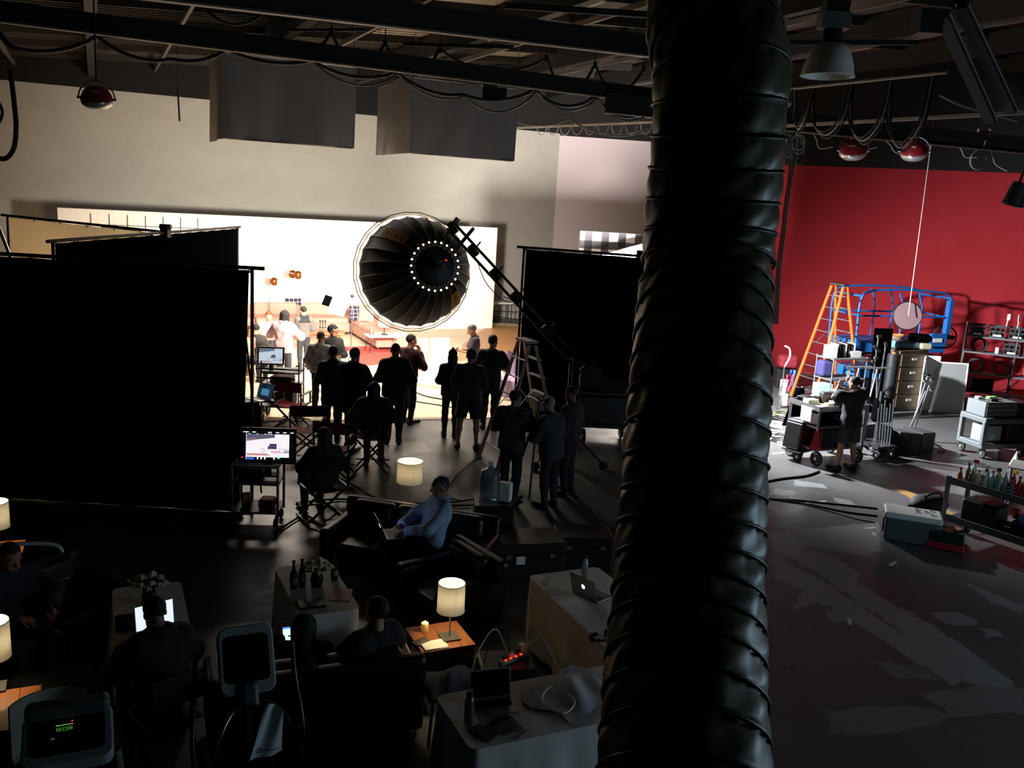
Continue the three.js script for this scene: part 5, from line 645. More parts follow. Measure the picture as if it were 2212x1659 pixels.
  const bg = thing('rolling_case', 'black padded case strapped to the side of the grip cart', 'case', FEET([5.475, -16.638]), TURN + 0.25); kit().rbox(0.42, 0.5, 0.36, 0.03, 0, 0.47, 0, 0, 0, -0.14).mesh('body', M.plastic, bg); kit().box(0.45, 0.03, 0.4, 0.03, 0.2, 0).mesh('tray', M.alu, bg); kit().rbox(0.38, 0.03, 0.32, 0.01, 0.03, 0.74, 0, 0, 0, -0.14).mesh('lid', M.grey, bg); wheelsOf(bg, [[-0.1, 0.1], [0.18, -0.05]], 0.09);
  const jk = thing('jacket', 'black jacket hanging behind the padded case on the grip cart', 'jacket', FEET([5.889, -18.166]), TURN); kit().raw(sheet(14, 18, (u, v) => { const w = 0.1 + v * 0.26; return [(u - 0.5) * 2 * w, 1.12 - v * 0.8, 0.1 * Math.cos((u - 0.5) * PI) + Math.sin(u * 21) * 0.02 * v]; }, 0.03)).mesh('cloth', M.flag, jk); kit().bar([0, 0, -0.05], [0, 1.14, 0.06], 0.02).mesh('pole', M.alu, jk);
}
person('man in black t-shirt and grey shorts with raised arms beside the grip cart', [6.21, -16.064], PI + 0.55, 1.76, pose({ wide: 1.06, nod: 0.2, look: 0.2, at: { eL: [0.4, 1.38, 0.12], wL: [0.16, 1.56, 0.24], eR: [-0.42, 1.4, 0.14], wR: [-0.14, 1.6, 0.24], hL: [0.1, 0.93, 0], hR: [-0.1, 0.93, 0], kL: [0.15, 0.5, 0.03], kR: [-0.15, 0.5, 0.0], aL: [0.17, 0.085, 0.02], aR: [-0.17, 0.085, -0.04], tL: [0.21, 0.03, 0.2], tR: [-0.21, 0.03, 0.15] } }), { hair: 'short', hairColor: 0x0f0d0c, skin: 0xa8765a, fineHands: true, top: { color: 0x141518, fit: 0.035, sleeve: 'short', hem: -0.14 }, bottom: { color: 0x35383c, len: 0.92, fit: 0.022 }, shoe: 0x1c1c1e, palm: { L: [0, 0, -1], R: [0, 0, -1] } });
{ const o = thing('backpack', 'black backpack with straps hanging from the stand rack behind the man in shorts', 'bag', [[7.386, 0, -17.613][0], 0.55, [7.386, 0, -17.613][2]], 0.3); kit().rbox(0.36, 0.5, 0.24, 0.08, 0, 0.3, 0).mesh('body', M.flag, o); kit().rbox(0.26, 0.22, 0.08, 0.03, 0, 0.2, 0.15).mesh('pocket', M.flag, o); kit().tor(0.07, 0.012, 0, 0.56, 0, 0, 0, 0, 12, PI).mesh('handle', M.flag, o);
  const r = thing('stand_rack', 'rolling rack of folded chrome light stands behind the man in shorts', 'rack', FEET([7.205, -17.237]), TURN); kit().box(0.5, 0.05, 0.6, 0, 0.25, 0).mesh('base', M.plastic, r); for (let i = 0; i < 6; i++) kit().bar([-0.2 + i * 0.07, 0.28, 0.2], [-0.17 + i * 0.075, 1.0 + (i % 3) * 0.08, 0.1], 0.014).mesh('stand', M.chrome, r); kit().box(0.08, 1.0, 0.05, 0.2, 0.75, -0.2).box(0.1, 0.9, 0.05, -0.12, 0.7, -0.24).mesh('upright', M.plastic, r); wheelsOf(r, [[-0.2, 0.25], [0.2, 0.25], [-0.2, -0.25], [0.2, -0.25]], 0.1, 'caster'); }
// gear cluster behind the cart
{ const p = [8.332, 0, -20.614], o = thing('light_stand', 'chrome light stands with blue tape and clamps behind the grip cart', 'light stand', p, 0.2); kit().bar([0, 0, 0], [0, 1.95, 0], 0.018).bar([0.16, 0, 0.02], [0.2, 1.8, 0.02], 0.018).mesh('pole', M.chrome, o); for (const [x, y] of [[0, 1.95], [-0.06, 1.7], [0.02, 1.62], [0.2, 1.78], [-0.06, 1.35], [0.05, 1.2], [0, 1.45]]) kit().box(0.1, 0.06, 0.06, x, y, 0.02, 0, 0, x * 9).mesh('clamp', M.chrome, o); for (const x of [0, 0.17]) kit().cyl(0.024, 0.024, 0.14, x, 1.02, 0.01).mesh('tape', mat(0x2458b8, 0.5), o); for (let i = 0; i < 3; i++) kit().bar([0, 0.4, 0], [Math.cos(i * 2.1) * 0.4, 0.01, Math.sin(i * 2.1) * 0.4], 0.013).mesh('leg', M.chrome, o); }
{ const p = [8.789, 0, -21.443], o = thing('tall_panel', 'tall black panel leaning behind the chrome stands', 'panel', p, 0.3); kit().box(0.5, 2.05, 0.05, 0, 1.02, 0, -0.04).mesh('board', M.flag, o); const q = thing('paper_roll', 'thick black roll standing on end beside the wooden drawers', 'roll', [8.945, 0, -21.097], 0); kit().cyl(0.14, 0.14, 1.5, 0, 0.75, 0).mesh('roll', mat(0x17191b, 0.5), q); kit().cyl(0.05, 0.05, 1.54, 0, 0.77, 0).mesh('core', M.wood, q); }
{ // shelving cart behind the ladder
  const p = [7.974, 0, -21.728], o = thing('gear_trolley', 'metal trolley crowded with small gear behind the orange ladder', 'cart', p, TURN); for (const y of [0.3, 0.75, 1.25]) kit().box(1.1, 0.03, 0.6, 0, y, 0).mesh('shelf', M.grey, o); for (const x of [-0.53, 0.53]) for (const z of [-0.28, 0.28]) kit().bar([x, 0.1, z], [x, 1.3, z], 0.018).mesh('post', M.alu, o); kit().box(0.25, 0.3, 0.2, -0.5, 1.42, 0.1).box(0.3, 0.14, 0.3, 0.3, 1.34, 0).mesh('bin', M.white, o); const rods = kit(); for (let i = 0; i < 7; i++) kit().box(0.03, 0.32, 0.26, -0.25 + i * 0.09, 1.43, -0.05, 0, 0, rr(-0.1, 0.1)).mesh('folder', i % 3 ? M.plastic : M.white, o);
  tag(kit().rbox(0.36, 0.4, 0.3, 0.08, p[0] - 0.42, 0.98, p[2] + 0.1, 0, 0.3).mesh('backpack', mat(0x2f2c5c, 0.85)), 'indigo patterned backpack on the trolley behind the orange ladder', 'bag'); tag(kit().rbox(0.4, 0.3, 0.26, 0.02, p[0] - 0.45, 0.48, p[2] + 0.2, 0, 0.2).mesh('tote_box', mat(0x8fd0e4, 0.6)), 'pale blue box on the trolley behind the orange ladder', 'box'); tag(kit().cyl(0.035, 0.035, 0.34, p[0] + 0.15, 0.95, p[2] + 0.15).mesh('bottle', mat(0xd9d2d4, 0.4)), 'pinkish bottle on the trolley behind the orange ladder', 'bottle'); }
for (const [i, x] of [0, 1].entries()) { const p = [8.058, 0, -20.544], o = thing('sawhorse', i ? 'silver folding sawhorse leg set closest to the wooden drawers' : 'silver folding sawhorse leg set beside the orange ladder', 'sawhorse', [p[0] - 0.1 + i * 0.42, 0, p[2]], 0); kit().bar([-0.2, 0, 0.15], [0, 1.2, 0], 0.022).mesh('leg', M.alu, o); kit().bar([0.2, 0, -0.15], [0, 1.2, 0], 0.022).mesh('leg', M.alu, o); kit().bar([-0.3, 1.21, 0], [0.3, 1.25, 0], 0.022).mesh('top_bar', M.alu, o); }
{ // wooden drawers with things on top
  const p = [9.628, 0, -22.068], o = thing('drawer_cabinet', 'tall brown wooden cabinet of drawers in front of the blue lift', 'cabinet', p, TURN), br = mat(0x4a3a25, 0.6); kit().rbox(0.95, 1.5, 0.55, 0.015, 0, 0.76, 0).mesh('body', br, o);
  for (let i = 0; i < 4; i++) { const dr = kit().rbox(0.84, 0.3, 0.03, 0.01, 0, 0.25 + i * 0.34, 0.285).mesh('drawer', mat(0x56442c, 0.6), o); kit().box(0.16, 0.05, 0.02, 0, 0.28 + i * 0.34, 0.305).mesh('label_holder', M.white, dr); }
  const Y = 1.52; tag(kit().rbox(0.75, 0.2, 0.45, 0.08, p[0] - 0.1, Y + 0.1, p[2], 0, 0.3).mesh('sandbag', mat(0x58788f, 0.8)), 'blue grey sandbag on the wooden drawers', 'sandbag'); tag(kit().rbox(0.5, 0.18, 0.4, 0.07, p[0] + 0.3, Y + 0.28, p[2], 0, -0.2).mesh('sandbag', M.flag), 'black sandbag piled on the blue grey one', 'sandbag');
  const cc = thing('cable_coil', 'orange extension cable coil on top of the sandbags', 'cable', [p[0] - 0.25, Y + 0.21, p[2]], 0); for (let i = 0; i < 4; i++) kit().tor(0.16 - (i % 2) * 0.02, 0.016, rr(-0.02, 0.02), 0.02 + i * 0.03, rr(-0.02, 0.02), PI / 2, 0, 0, 18).mesh('turn', mat(i % 2 ? 0xb06a3a : 0x6a5a48, 0.6), cc); tag(kit().rbox(0.3, 0.16, 0.3, 0.06, p[0] + 0.42, Y + 0.09, p[2] + 0.05).mesh('glove_bundle', mat(0x8d8a70, 0.8)), 'khaki bundle at the end of the wooden drawers', 'bundle'); }
{ // scissor lift
  const p = [9.392, 0, -22.746], o = thing('scissor_lift', 'blue scissor lift with a guard rail cage parked by the red wall', 'lift', [p[0] + 0.55, 0, p[2] - 1.3], TURN - 0.12), bl = mat(0x1c5fa8, 0.45), W = 1.42, D = 0.55, y0 = 1.35, y1 = 2.75;
  kit().rbox(2.7, 0.5, 1.1, 0.05, 0, 0.5, 0).mesh('chassis', bl, o); kit().box(2.84, 0.28, 1.15, 0, y0, 0).mesh('platform', bl, o); for (let i = 0; i < 3; i++) { const y = 0.78 + i * 0.17; kit().beam([-1.2, y, 0.35], [1.2, y + 0.14, 0.35], 0.06, 0.05).beam([1.2, y, 0.4], [-1.2, y + 0.14, 0.4], 0.06, 0.05).mesh('scissor_arm', M.grey, o); }
  for (const z of [-D, D]) { kit().tube([[-W, y0, z], [-W, y1 - 0.12, z], [-W + 0.12, y1, z], [W - 0.12, y1, z], [W, y1 - 0.12, z], [W, y0, z]], 0.03, 40).mesh('guard_rail', bl, o); kit().bar([-W, 2.15, z], [W, 2.15, z], 0.024).mesh('mid_rail', bl, o); for (const x of [-0.1, 0.5]) kit().tube([[x - 0.15, y1, z], [x, y1 - 0.35, z], [x, y0, z]], 0.024, 16).mesh('rail_post', bl, o); } for (const x of [-W, W]) kit().bar([x, y1 - 0.1, -D], [x, y1 - 0.1, D], 0.03).bar([x, 2.15, -D], [x, 2.15, D], 0.024).mesh('end_rail', bl, o); kit().box(0.12, 1.0, 0.14, W - 0.02, 2.1, D).box(0.5, 0.34, 0.1, W - 0.3, 1.55, D + 0.05).mesh('corner_post', bl, o); kit().box(0.28, 0.1, 0.02, W - 0.35, 1.55, D + 0.11).mesh('placard', M.white, o);
  for (const x of [-0.95, 0.95]) for (const z of [-0.5, 0.5]) kit().cyl(0.26, 0.26, 0.14, x, 0.26, z, PI / 2).mesh('wheel', M.rubber, o);
  const q = [9.688, 2.287, -22.4], r = thing('disc_reflector', 'round pink disc reflector with a black rim leaning in the blue lift cage', 'reflector', q, -0.1); kit().cyl(0.34, 0.34, 0.012, 0, 0, 0, PI / 2 - 0.12, 0, 0, 28).mesh('disc', mat(0x755a5e, 0.8), r); kit().tor(0.345, 0.016, 0, 0, 0, -0.12, 0, 0, 32).mesh('rim', M.plastic, r); }
{ // foam boards
  const p = [10.208, 0, -22.017], o = thing('foam_board', 'white folded foam board standing upright beside the wooden drawers', 'board', p, TURN + 0.1); kit().box(0.28, 1.36, 0.03, -0.2, 0.7, 0.05, 0, 0.5).mesh('panel', M.white, o); kit().box(0.34, 1.36, 0.03, 0.08, 0.7, 0.07, 0, -0.5).mesh('panel', M.white, o);
  const q = [10.759, 0, -21.96], r = thing('silver_board', 'large brushed silver reflector board with a white edge', 'board', q, TURN - 0.45); kit().box(0.8, 1.22, 0.03, 0, 0.62, 0, -0.08).mesh('panel', mat(0xd3d6d4, 0.42, { metalness: 0.6, bumpMap: noiseTex(128, [128, 128, 128], 90, 71, { data: true }), bumpScale: 0.002 }), r); kit().box(0.84, 0.03, 0.04, 0, 0.015, 0.05).box(0.84, 0.03, 0.04, 0, 1.23, -0.05).mesh('edge', M.white, r); kit().box(0.03, 1.24, 0.04, 0.41, 0.62, 0, -0.08).mesh('edge', M.white, r); }
{ const p = [8.524, 0, -18.7], o = thing('century_stand', 'folded chrome grip stand leaning on a black case', 'light stand', p, 0); kit().bar([-0.05, 0.05, 0], [0.2, 1.42, -0.05], 0.02).mesh('pole', M.chrome, o); kit().bar([0.02, 0.05, 0.03], [0.26, 1.3, -0.02], 0.015).mesh('pole', M.chrome, o); kit().bar([-0.1, 0.05, 0.02], [0.17, 1.1, 0.02], 0.015).mesh('leg', M.chrome, o); for (const [x, y] of [[0.2, 1.42], [0.14, 1.3], [0.28, 1.34], [0.1, 1.46], [0.26, 1.2], [0.3, 1.12]]) kit().sph(0.045, x, y, 0, 1.2, 0.8, 0.8, 8).mesh('knuckle', M.chrome, o); kit().bar([0.15, 1.4, 0], [0.1, 1.75, 0], 0.008).mesh('arm', M.chrome, o); kit().sph(0.05, -0.06, 0.06, 0).mesh('foot', M.chrome, o);
  const c = thing('equipment_case', 'black fabric equipment case on the floor before the foam boards', 'case', FEET([8.18, -17.85]), TURN + 0.1); kit().rbox(0.78, 0.42, 0.52, 0.04, 0, 0.21, 0).mesh('body', mat(0x111315, 0.7), c); kit().box(0.14, 0.44, 0.54, 0, 0.215, 0).mesh('strap', mat(0x1c1e20, 0.7), c); kit().tube([[0.38, 0.2, 0.1], [0.6, 0.1, 0.2], [0.62, 0.02, 0.35], [0.45, 0.02, 0.3]], 0.012, 16).mesh('cord', M.rubber, c);
  tag(kit().rbox(0.5, 0.5, 0.35, 0.08, 7.45, 0.26, -17.75, 0, 0.5).mesh('duffel_bag', M.flag), 'slumped black duffel bag beside the black fabric case', 'bag'); }
{ // grey rolling cart with tool box and silver case
  const c = [9.85, -17.95], o = thing('utility_cart', 'grey plastic utility cart with big casters and a tool box on top', 'cart', FEET(c), TURN - 0.15), gr = mat(0x4b5254, 0.55); for (const y of [0.26, 0.78]) { kit().rbox(1.15, 0.12, 0.7, 0.03, 0, y, 0).mesh('shelf', gr, o); } for (const x of [-0.53, 0.53]) for (const z of [-0.3, 0.3]) kit().rbox(0.1, 0.5, 0.08, 0.02, x, 0.52, z).mesh('post', gr, o); wheelsOf(o, [[-0.48, 0.28], [0.48, 0.28], [-0.48, -0.28], [0.48, -0.28]], 0.11, 'caster');
  o.updateMatrixWorld(); const at = (x, y, z) => { const v = o.localToWorld(new THREE.Vector3(x, y, z)); return [v.x, v.y, v.z]; };
  const tb = thing('tool_box', 'grey multi drawer tool box on the utility cart', 'tool box', at(-0.14, 0.84, 0), TURN - 0.15); kit().rbox(0.8, 0.3, 0.5, 0.02, 0, 0.15, 0).mesh('body', mat(0x596061, 0.5), tb); for (let i = 0; i < 3; i++) { const d = kit().box(0.74, 0.075, 0.015, 0, 0.06 + i * 0.09, 0.255).mesh('drawer', mat(0x6a7071, 0.5), tb); kit().box(0.5, 0.012, 0.015, 0, 0.085 + i * 0.09, 0.265).mesh('pull', M.alu, d); }
  const sc = thing('silver_case', 'silver case with stickers on the lower shelf of the utility cart', 'case', at(-0.26, 0.32, 0.08), TURN - 0.15); kit().rbox(0.48, 0.34, 0.3, 0.02, 0, 0.17, 0).mesh('body', mat(0x8d9194, 0.4, { metalness: 0.5 }), sc); kit().tor(0.1, 0.012, 0, 0.34, 0.02, 0, 0, 0, 14, PI).mesh('handle', M.plastic, sc); kit().box(0.09, 0.05, 0.004, 0.02, 0.12, 0.152).mesh('sticker', mat(0x8ed0dc, 0.5), sc); kit().box(0.08, 0.04, 0.004, 0.0, 0.06, 0.152).mesh('sticker', M.white, sc);
  tag(kit().rbox(0.5, 0.5, 0.5, 0.02, ...at(0.28, 0.57, 0), 0, TURN).mesh('black_bin', M.plastic), 'black bin filling the utility cart beside the silver case', 'bin'); tag(kit().rbox(0.42, 0.28, 0.46, 0.03, ...at(0.46, 0.98, 0), 0, TURN).mesh('tool_bag', M.plastic), 'black tool bag at the end of the utility cart top', 'bag');
  for (const [n, l, w, x, z, m] of [['marker_tray', 'bright green tray of markers on the tool box', 0.2, 0.05, -0.1, mat(0x7fd06a, 0.6)], ['small_box', 'small white box on the tool box', 0.12, -0.25, -0.12, M.white], ['small_box', 'small black box on the tool box', 0.18, -0.1, 0.1, M.plastic]]) tag(kit().rbox(w, 0.05, 0.1, 0.01, ...at(x - 0.14, 1.165, z), 0, 0.3).mesh(n, m), l, 'box');
  const ff = thing('paper_cone', 'small white paper cone on the floor beside the utility cart', 'cone', FEET([9.95, -17.174]), 0.5); kit().add(new THREE.ConeGeometry(0.1, 0.3, 12), 0, 0.15, 0).mesh('cone', M.white, ff); }
{ // crate shelves
  const p = [13.1, -23.5], o = thing('crate_shelf', 'tall metal shelf rack of grey crates in front of the red wall', 'shelf', FEET(p), -0.42), Wd = 2.4; for (const y of [0.25, 0.75, 1.3, 1.72]) kit().box(Wd, 0.04, 0.5, 0, y, 0).mesh('shelf', mat(0x6d7274, 0.5), o); for (const x of [-Wd / 2, 0, Wd / 2]) for (const z of [-0.23, 0.23]) kit().bar([x, 0.02, z], [x, 2.05, z], 0.022).mesh('post', M.grey, o);
  o.updateMatrixWorld(); const at = (x, y, z) => { const v = o.localToWorld(new THREE.Vector3(x, y, z)); return [v.x, v.y, v.z]; }; let n = 0;
  const crate = (x, y, label) => { const c = thing('milk_crate', label, 'crate', at(x, y, 0.02), -0.42); const m = mat(0x3f4547, 0.55); for (const [w, d, X, Z] of [[0.38, 0.02, 0, 0.2], [0.38, 0.02, 0, -0.2], [0.02, 0.4, 0.18, 0], [0.02, 0.4, -0.18, 0]]) { const yb = [0.03, 0.16, 0.28]; for (const b of yb) kit().box(w, 0.035, d, X, b, Z).mesh('band', m, c); } for (const X of [-0.18, -0.06, 0.06, 0.18]) kit().box(0.02, 0.28, 0.02, X, 0.15, 0.2).mesh('slat', m, c); kit().box(0.38, 0.02, 0.4, 0, 0.01, 0).mesh('floor_panel', m, c); kit().box(0.2, 0.05, 0.01, 0, 0.06, 0.215).mesh('label_card', M.white, c); kit().rbox(0.3, 0.18, 0.3, 0.05, 0, 0.13, 0).mesh('contents', M.plastic, c); };
  ['first crate on the top shelf of the rack beside the paint brushes', 'second crate on the top shelf of the rack', 'third crate on the top shelf of the rack', 'fourth crate on the top shelf of the rack'].forEach((l, i) => crate(-0.95 + i * 0.46, 1.74, l)); ['first crate on the second shelf of the rack', 'second crate on the second shelf of the rack'].forEach((l, i) => crate(-0.1 + i * 0.46, 1.32, l));
  ['wide white brush standing in a crate on the rack', 'long white scraper standing in a crate on the rack', 'slim cream brush standing in a crate on the rack'].forEach((l, i) => { const b = thing('paint_brush', l, 'brush', at(-0.3 + i * 0.26, 1.95, 0), -0.42 + i); kit().bar([0, 0, 0], [0.02, 0.28, 0], 0.016).mesh('handle', mat(0xd8cfb4, 0.6), b); kit().box(0.07 + 0.03 * (i === 1), 0.16, 0.02, 0.025, 0.34, 0).mesh('bristles', M.white, b); });
  [['red brown cable coil on the lower shelf of the rack', -0.25, 0.79, 0x6e2a24], ['grey cable coil on the lower shelf of the rack', -0.85, 0.79, 0x3a3a3c], ['orange cable reel on the lower shelf of the rack', 0.45, 0.79, 0xa04a30], ['black cable coil on the second shelf of the rack', -0.85, 1.34, 0x161618]].forEach(([l, x, y, c]) => { const q = thing('cable_coil', l, 'cable', at(x, y, 0.05), 0); for (let i = 0; i < 4; i++) kit().tor(0.17, 0.022, rr(-0.02, 0.02), 0.15, -0.06 + i * 0.04, -0.2, -0.42, 0, 16).mesh('turn', mat(c, 0.6), q); }); tag(kit().cyl(0.05, 0.05, 0.16, ...at(-0.42, 1.4, 0.1)).mesh('cup', M.white), 'white cup on the second shelf of the rack', 'cup'); tag(kit().rbox(0.6, 0.34, 0.36, 0.04, ...at(-0.7, 0.45, 0)).mesh('dark_tub', M.plastic), 'black tub on the bottom shelf of the rack', 'tub'); }
{ const p = [11.588, 1.585, -24.3], o = thing('fan', 'dark round floor fan on a pole in front of the red wall', 'fan', [p[0], 0, p[2]], -0.2), y = p[1]; kit().bar([0, 0, 0], [0, y - 0.25, 0], 0.02).mesh('pole', mat(0x5a2020, 0.5), o); kit().cyl(0.22, 0.24, 0.04, 0, 0.02, 0).mesh('base', M.plastic, o); for (let i = 1; i < 5; i++) kit().tor(0.07 * i, 0.008, 0, y, 0.08, 0, 0, 0, 24).mesh('grille_ring', M.plastic, o); kit().tor(0.3, 0.02, 0, y, 0, 0, 0, 0, 24).mesh('cage', M.plastic, o); for (let i = 0; i < 4; i++) kit().rbox(0.25, 0.13, 0.012, 0.005, Math.cos(i * PI / 2) * 0.14, y + Math.sin(i * PI / 2) * 0.14, 0, 0.4, 0, i * PI / 2).mesh('blade', M.plastic, o); kit().cyl(0.08, 0.08, 0.2, 0, y, -0.1, PI / 2).mesh('motor', M.plastic, o); }
{ // cooler, crate of plates, duffel
  const o = thing('cool_box', 'large cool box with a white lid and moulded cup holders on the studio floor', 'cool box', FEET([5.93, -12.55]), -0.34); kit().rbox(0.74, 0.34, 0.44, 0.04, 0, 0.17, 0).mesh('body', mat(0x4a5456, 0.5), o); const lid = kit().rbox(0.77, 0.09, 0.47, 0.03, 0, 0.385, 0).mesh('lid', mat(0xc9cbc6, 0.5), o); for (const [x, z] of [[0.06, -0.13], [0.18, -0.06], [0.06, 0.0], [0.26, -0.15], [0.26, 0.06]]) kit().tor(0.04, 0.008, x, 0.432, z, PI / 2, 0, 0, 14).mesh('cup_ring', mat(0xb4b6b2, 0.5), lid); kit().tor(0.13, 0.016, -0.38, 0.2, 0, 0, PI / 2, PI / 2, 12, PI).mesh('handle', M.plastic, o); for (const z of [-0.13, 0.13]) kit().box(0.02, 0.08, 0.06, -0.385, 0.36, z).mesh('latch', mat(0xc9cbc6, 0.5), o);
  const c = thing('plate_crate', 'low red and black crate with copper plates beside the cool box', 'crate', FEET([6.336, -12.311]), -0.45); kit().rbox(0.5, 0.1, 0.34, 0.02, 0, 0.06, 0).mesh('lower_tray', mat(0x8f2028, 0.5), c); kit().rbox(0.46, 0.16, 0.32, 0.02, 0, 0.19, 0).mesh('body', mat(0x0f1a16, 0.5), c); for (const [i, [x, z, l]] of [[-0.15, -0.05, 'copper plate nearest the cool box, on the crate'], [0.0, 0.07, 'copper plate at the front of the crate'], [0.1, -0.07, 'copper plate at the back of the crate']].entries()) { c.updateMatrixWorld(); const v = c.localToWorld(new THREE.Vector3(x, 0.275, z)); tag(kit().cyl(0.09, 0.07, 0.018, v.x, v.y + 0.004 * i, v.z, 0, 0, 0, 20).mesh('plate', mat(0x9a6a5c, 0.4)), l, 'plate'); }
  const d = thing('duffel_bag', 'black duffel bag slumped behind the cool box', 'bag', FEET([6.713, -13.745]), 0.3); kit().sph(0.3, 0, 0.17, 0, 1.15, 0.58, 0.72, 14).mesh('body', mat(0x0c0d0e, 0.7), d); kit().tor(0.16, 0.012, 0, 0.28, 0.05, 0.6, 0, 0, 16, PI).mesh('handle', M.flag, d); kit().sph(0.12, -0.3, 0.1, 0.02, 1, 0.7, 1, 10).mesh('pocket', M.flag, d); }
{ // bottle cart at the right edge of the picture
  const o = thing('cleaning_cart', 'grey steel shelf cart crowded with bottles', 'cart', FEET([7.13, -12.28]), -0.95), gm = mat(0x5a6266, 0.5), L = 1.5, D = 0.6; for (const y of [0.3, 0.86]) { kit().box(L, 0.03, D, 0, y, 0).mesh('shelf', M.deep, o); for (const z of [-D / 2, D / 2]) kit().box(L, 0.1, 0.025, 0, y + 0.03, z).mesh('rim', gm, o); } for (const x of [-L / 2, L / 2]) for (const z of [-D / 2, D / 2]) kit().beam([x, 0.2, z], [x, 0.95, z], 0.05, 0.05).mesh('post', gm, o); wheelsOf(o, [[-L / 2 + 0.1, D / 2 - 0.05], [L / 2 - 0.1, D / 2 - 0.05], [L / 2 - 0.1, -D / 2 + 0.05], [-L / 2 + 0.1, -D / 2 + 0.05]], 0.09, 'caster');
  o.updateMatrixWorld(); const at = (x, y, z) => { const v = o.localToWorld(new THREE.Vector3(x, y, z)); return [v.x, v.y, v.z]; };
  const cols = [['white', 0xd8d6cc], ['red', 0xa82430], ['amber', 0xb4812c], ['teal', 0x6fa8a0], ['brown', 0x6d4a2c], ['olive', 0x6b6a4a], ['grey', 0x7b7d7e], ['cream', 0xcabf9f]], caps = [['red', 0xb02028], ['white', 0xdedcd4], ['black', 0x151515], ['yellow', 0xc8962a]];
  let n = 0; for (let i = 0; i < 8; i++) for (let j = 0; j < 3; j++) { const c = cols[(i * 3 + j * 5) % 8], k = caps[(i + j * 2) % 4], x = -0.66 + i * 0.185 + rr(-0.02, 0.02), z = -0.2 + j * 0.19, h = rr(0.17, 0.27), r = rr(0.032, 0.048); const b = thing('bottle', `${c[0]} bottle with a ${k[0]} cap in row ${['one', 'two', 'three'][j]}, ${['first', 'second', 'third', 'fourth', 'fifth', 'sixth', 'seventh', 'eighth'][i]} along the steel shelf cart`, 'bottle', at(x, 0.876, z), rr(0, 6), 'bottles on the steel shelf cart'); kit().lathe([[0, 0], [r, 0], [r * 1.03, h * 0.6], [r * 0.5, h * 0.82], [0.014, h * 0.9], [0.014, h]], 0, 0, 0, 12).mesh('body', mat(c[1], 0.35), b); (n++ % 3 ? kit().cyl(0.019, 0.019, 0.03, 0, h + 0.012, 0, 0, 0, 0, 10) : kit().rbox(0.035, 0.05, 0.075, 0.008, 0, h + 0.02, 0.015)).mesh(n % 3 === 1 ? 'spray_head' : 'cap', mat(k[1], 0.4), b); }
  const bl = thing('tape_roll', 'bright blue roll on the lower shelf of the steel shelf cart', 'roll', at(0.35, 0.55, 0.2), 0); kit().tor(0.07, 0.03, 0, 0.1, 0, PI / 2).tor(0.07, 0.03, 0, 0.05, 0, PI / 2).mesh('roll', mat(0x2f7fc4, 0.5), bl); tag(kit().rbox(0.5, 0.34, 0.4, 0.04, ...at(-0.32, 0.49, 0), 0, -0.95).mesh('black_tub', M.plastic), 'black tub on the lower shelf of the steel shelf cart', 'tub'); tag(kit().rbox(0.4, 0.24, 0.4, 0.04, ...at(0.35, 0.44, 0), 0, -0.95).mesh('black_crate', M.plastic), 'black crate under the bright blue roll', 'crate'); tag(kit().cyl(0.05, 0.05, 0.2, ...at(0.52, 0.68, 0.12), 0.9, 0.4, 0).mesh('spray_can', mat(0xd8d2c4, 0.4)), 'white spray can lying on the black crate', 'can'); tag(kit().cyl(0.04, 0.04, 0.14, ...at(0.2, 0.66, 0.18), 0, 0, 0).mesh('spray_can', mat(0xb03a28, 0.4)), 'red spray can on the black crate', 'can');
  const tr = thing('cardboard_sheet', 'grey cardboard sheet behind the bottles', 'sheet', FEET([8.1, -13.2]), -0.6); kit().box(0.9, 0.02, 0.6, 0, 1.0, 0).mesh('sheet', mat(0x8e8a84, 0.8), tr); for (const x of [-0.4, 0.4]) for (const z of [-0.26, 0.26]) kit().bar([x, 0, z], [x, 1.0, z], 0.02).mesh('leg', M.grey, tr); }
// stand and cables at the left edge of the bay
{ const p = [6.483, 0, -21.328], o = thing('prop_stand', 'light stand hung with red, white and blue cloths at the edge of the duct', 'light stand', p, 0); kit().bar([0, 0, 0], [0, 1.05, 0], 0.02).mesh('pole', M.chrome, o); kit().tube([[0, 1.0, 0], [0.1, 1.25, 0], [0.06, 1.45, 0], [-0.05, 1.5, 0]], 0.022, 14).mesh('arm', M.white, o); for (const [c, x, y, w] of [[0xb8202c, 0.14, 0.62, 0.16], [0x2c3f9a, 0.2, 0.74, 0.12], [0xdedcd6, 0.02, 0.5, 0.18]]) kit().raw(sheet(6, 8, (u, v) => [x + (u - 0.5) * w, y + 0.2 - v * 0.4, 0.04 + Math.sin(u * 8 + v * 3) * 0.03])).mesh('cloth', mat(c, 0.8), o); for (let i = 0; i < 3; i++) kit().bar([0, 0.3, 0], [Math.cos(i * 2.1) * 0.3, 0.01, Math.sin(i * 2.1) * 0.3], 0.013).mesh('leg', M.chrome, o); kit().rbox(0.12, 0.3, 0.12, 0.02, 0.1, 0.2, 0).mesh('canister', M.white, o); const b = thing('red_bag', 'dark red bag on a black case far behind the orange ladder', 'bag', [[7.396, 0, -24.104][0], 0, [7.396, 0, -24.104][2]], 0); kit().rbox(0.5, 0.35, 0.4, 0.1, 0, 0.7, 0).mesh('bag', mat(0x7a1220, 0.8), b); kit().rbox(0.6, 0.5, 0.5, 0.03, 0, 0.25, 0).mesh('case', M.plastic, b); }
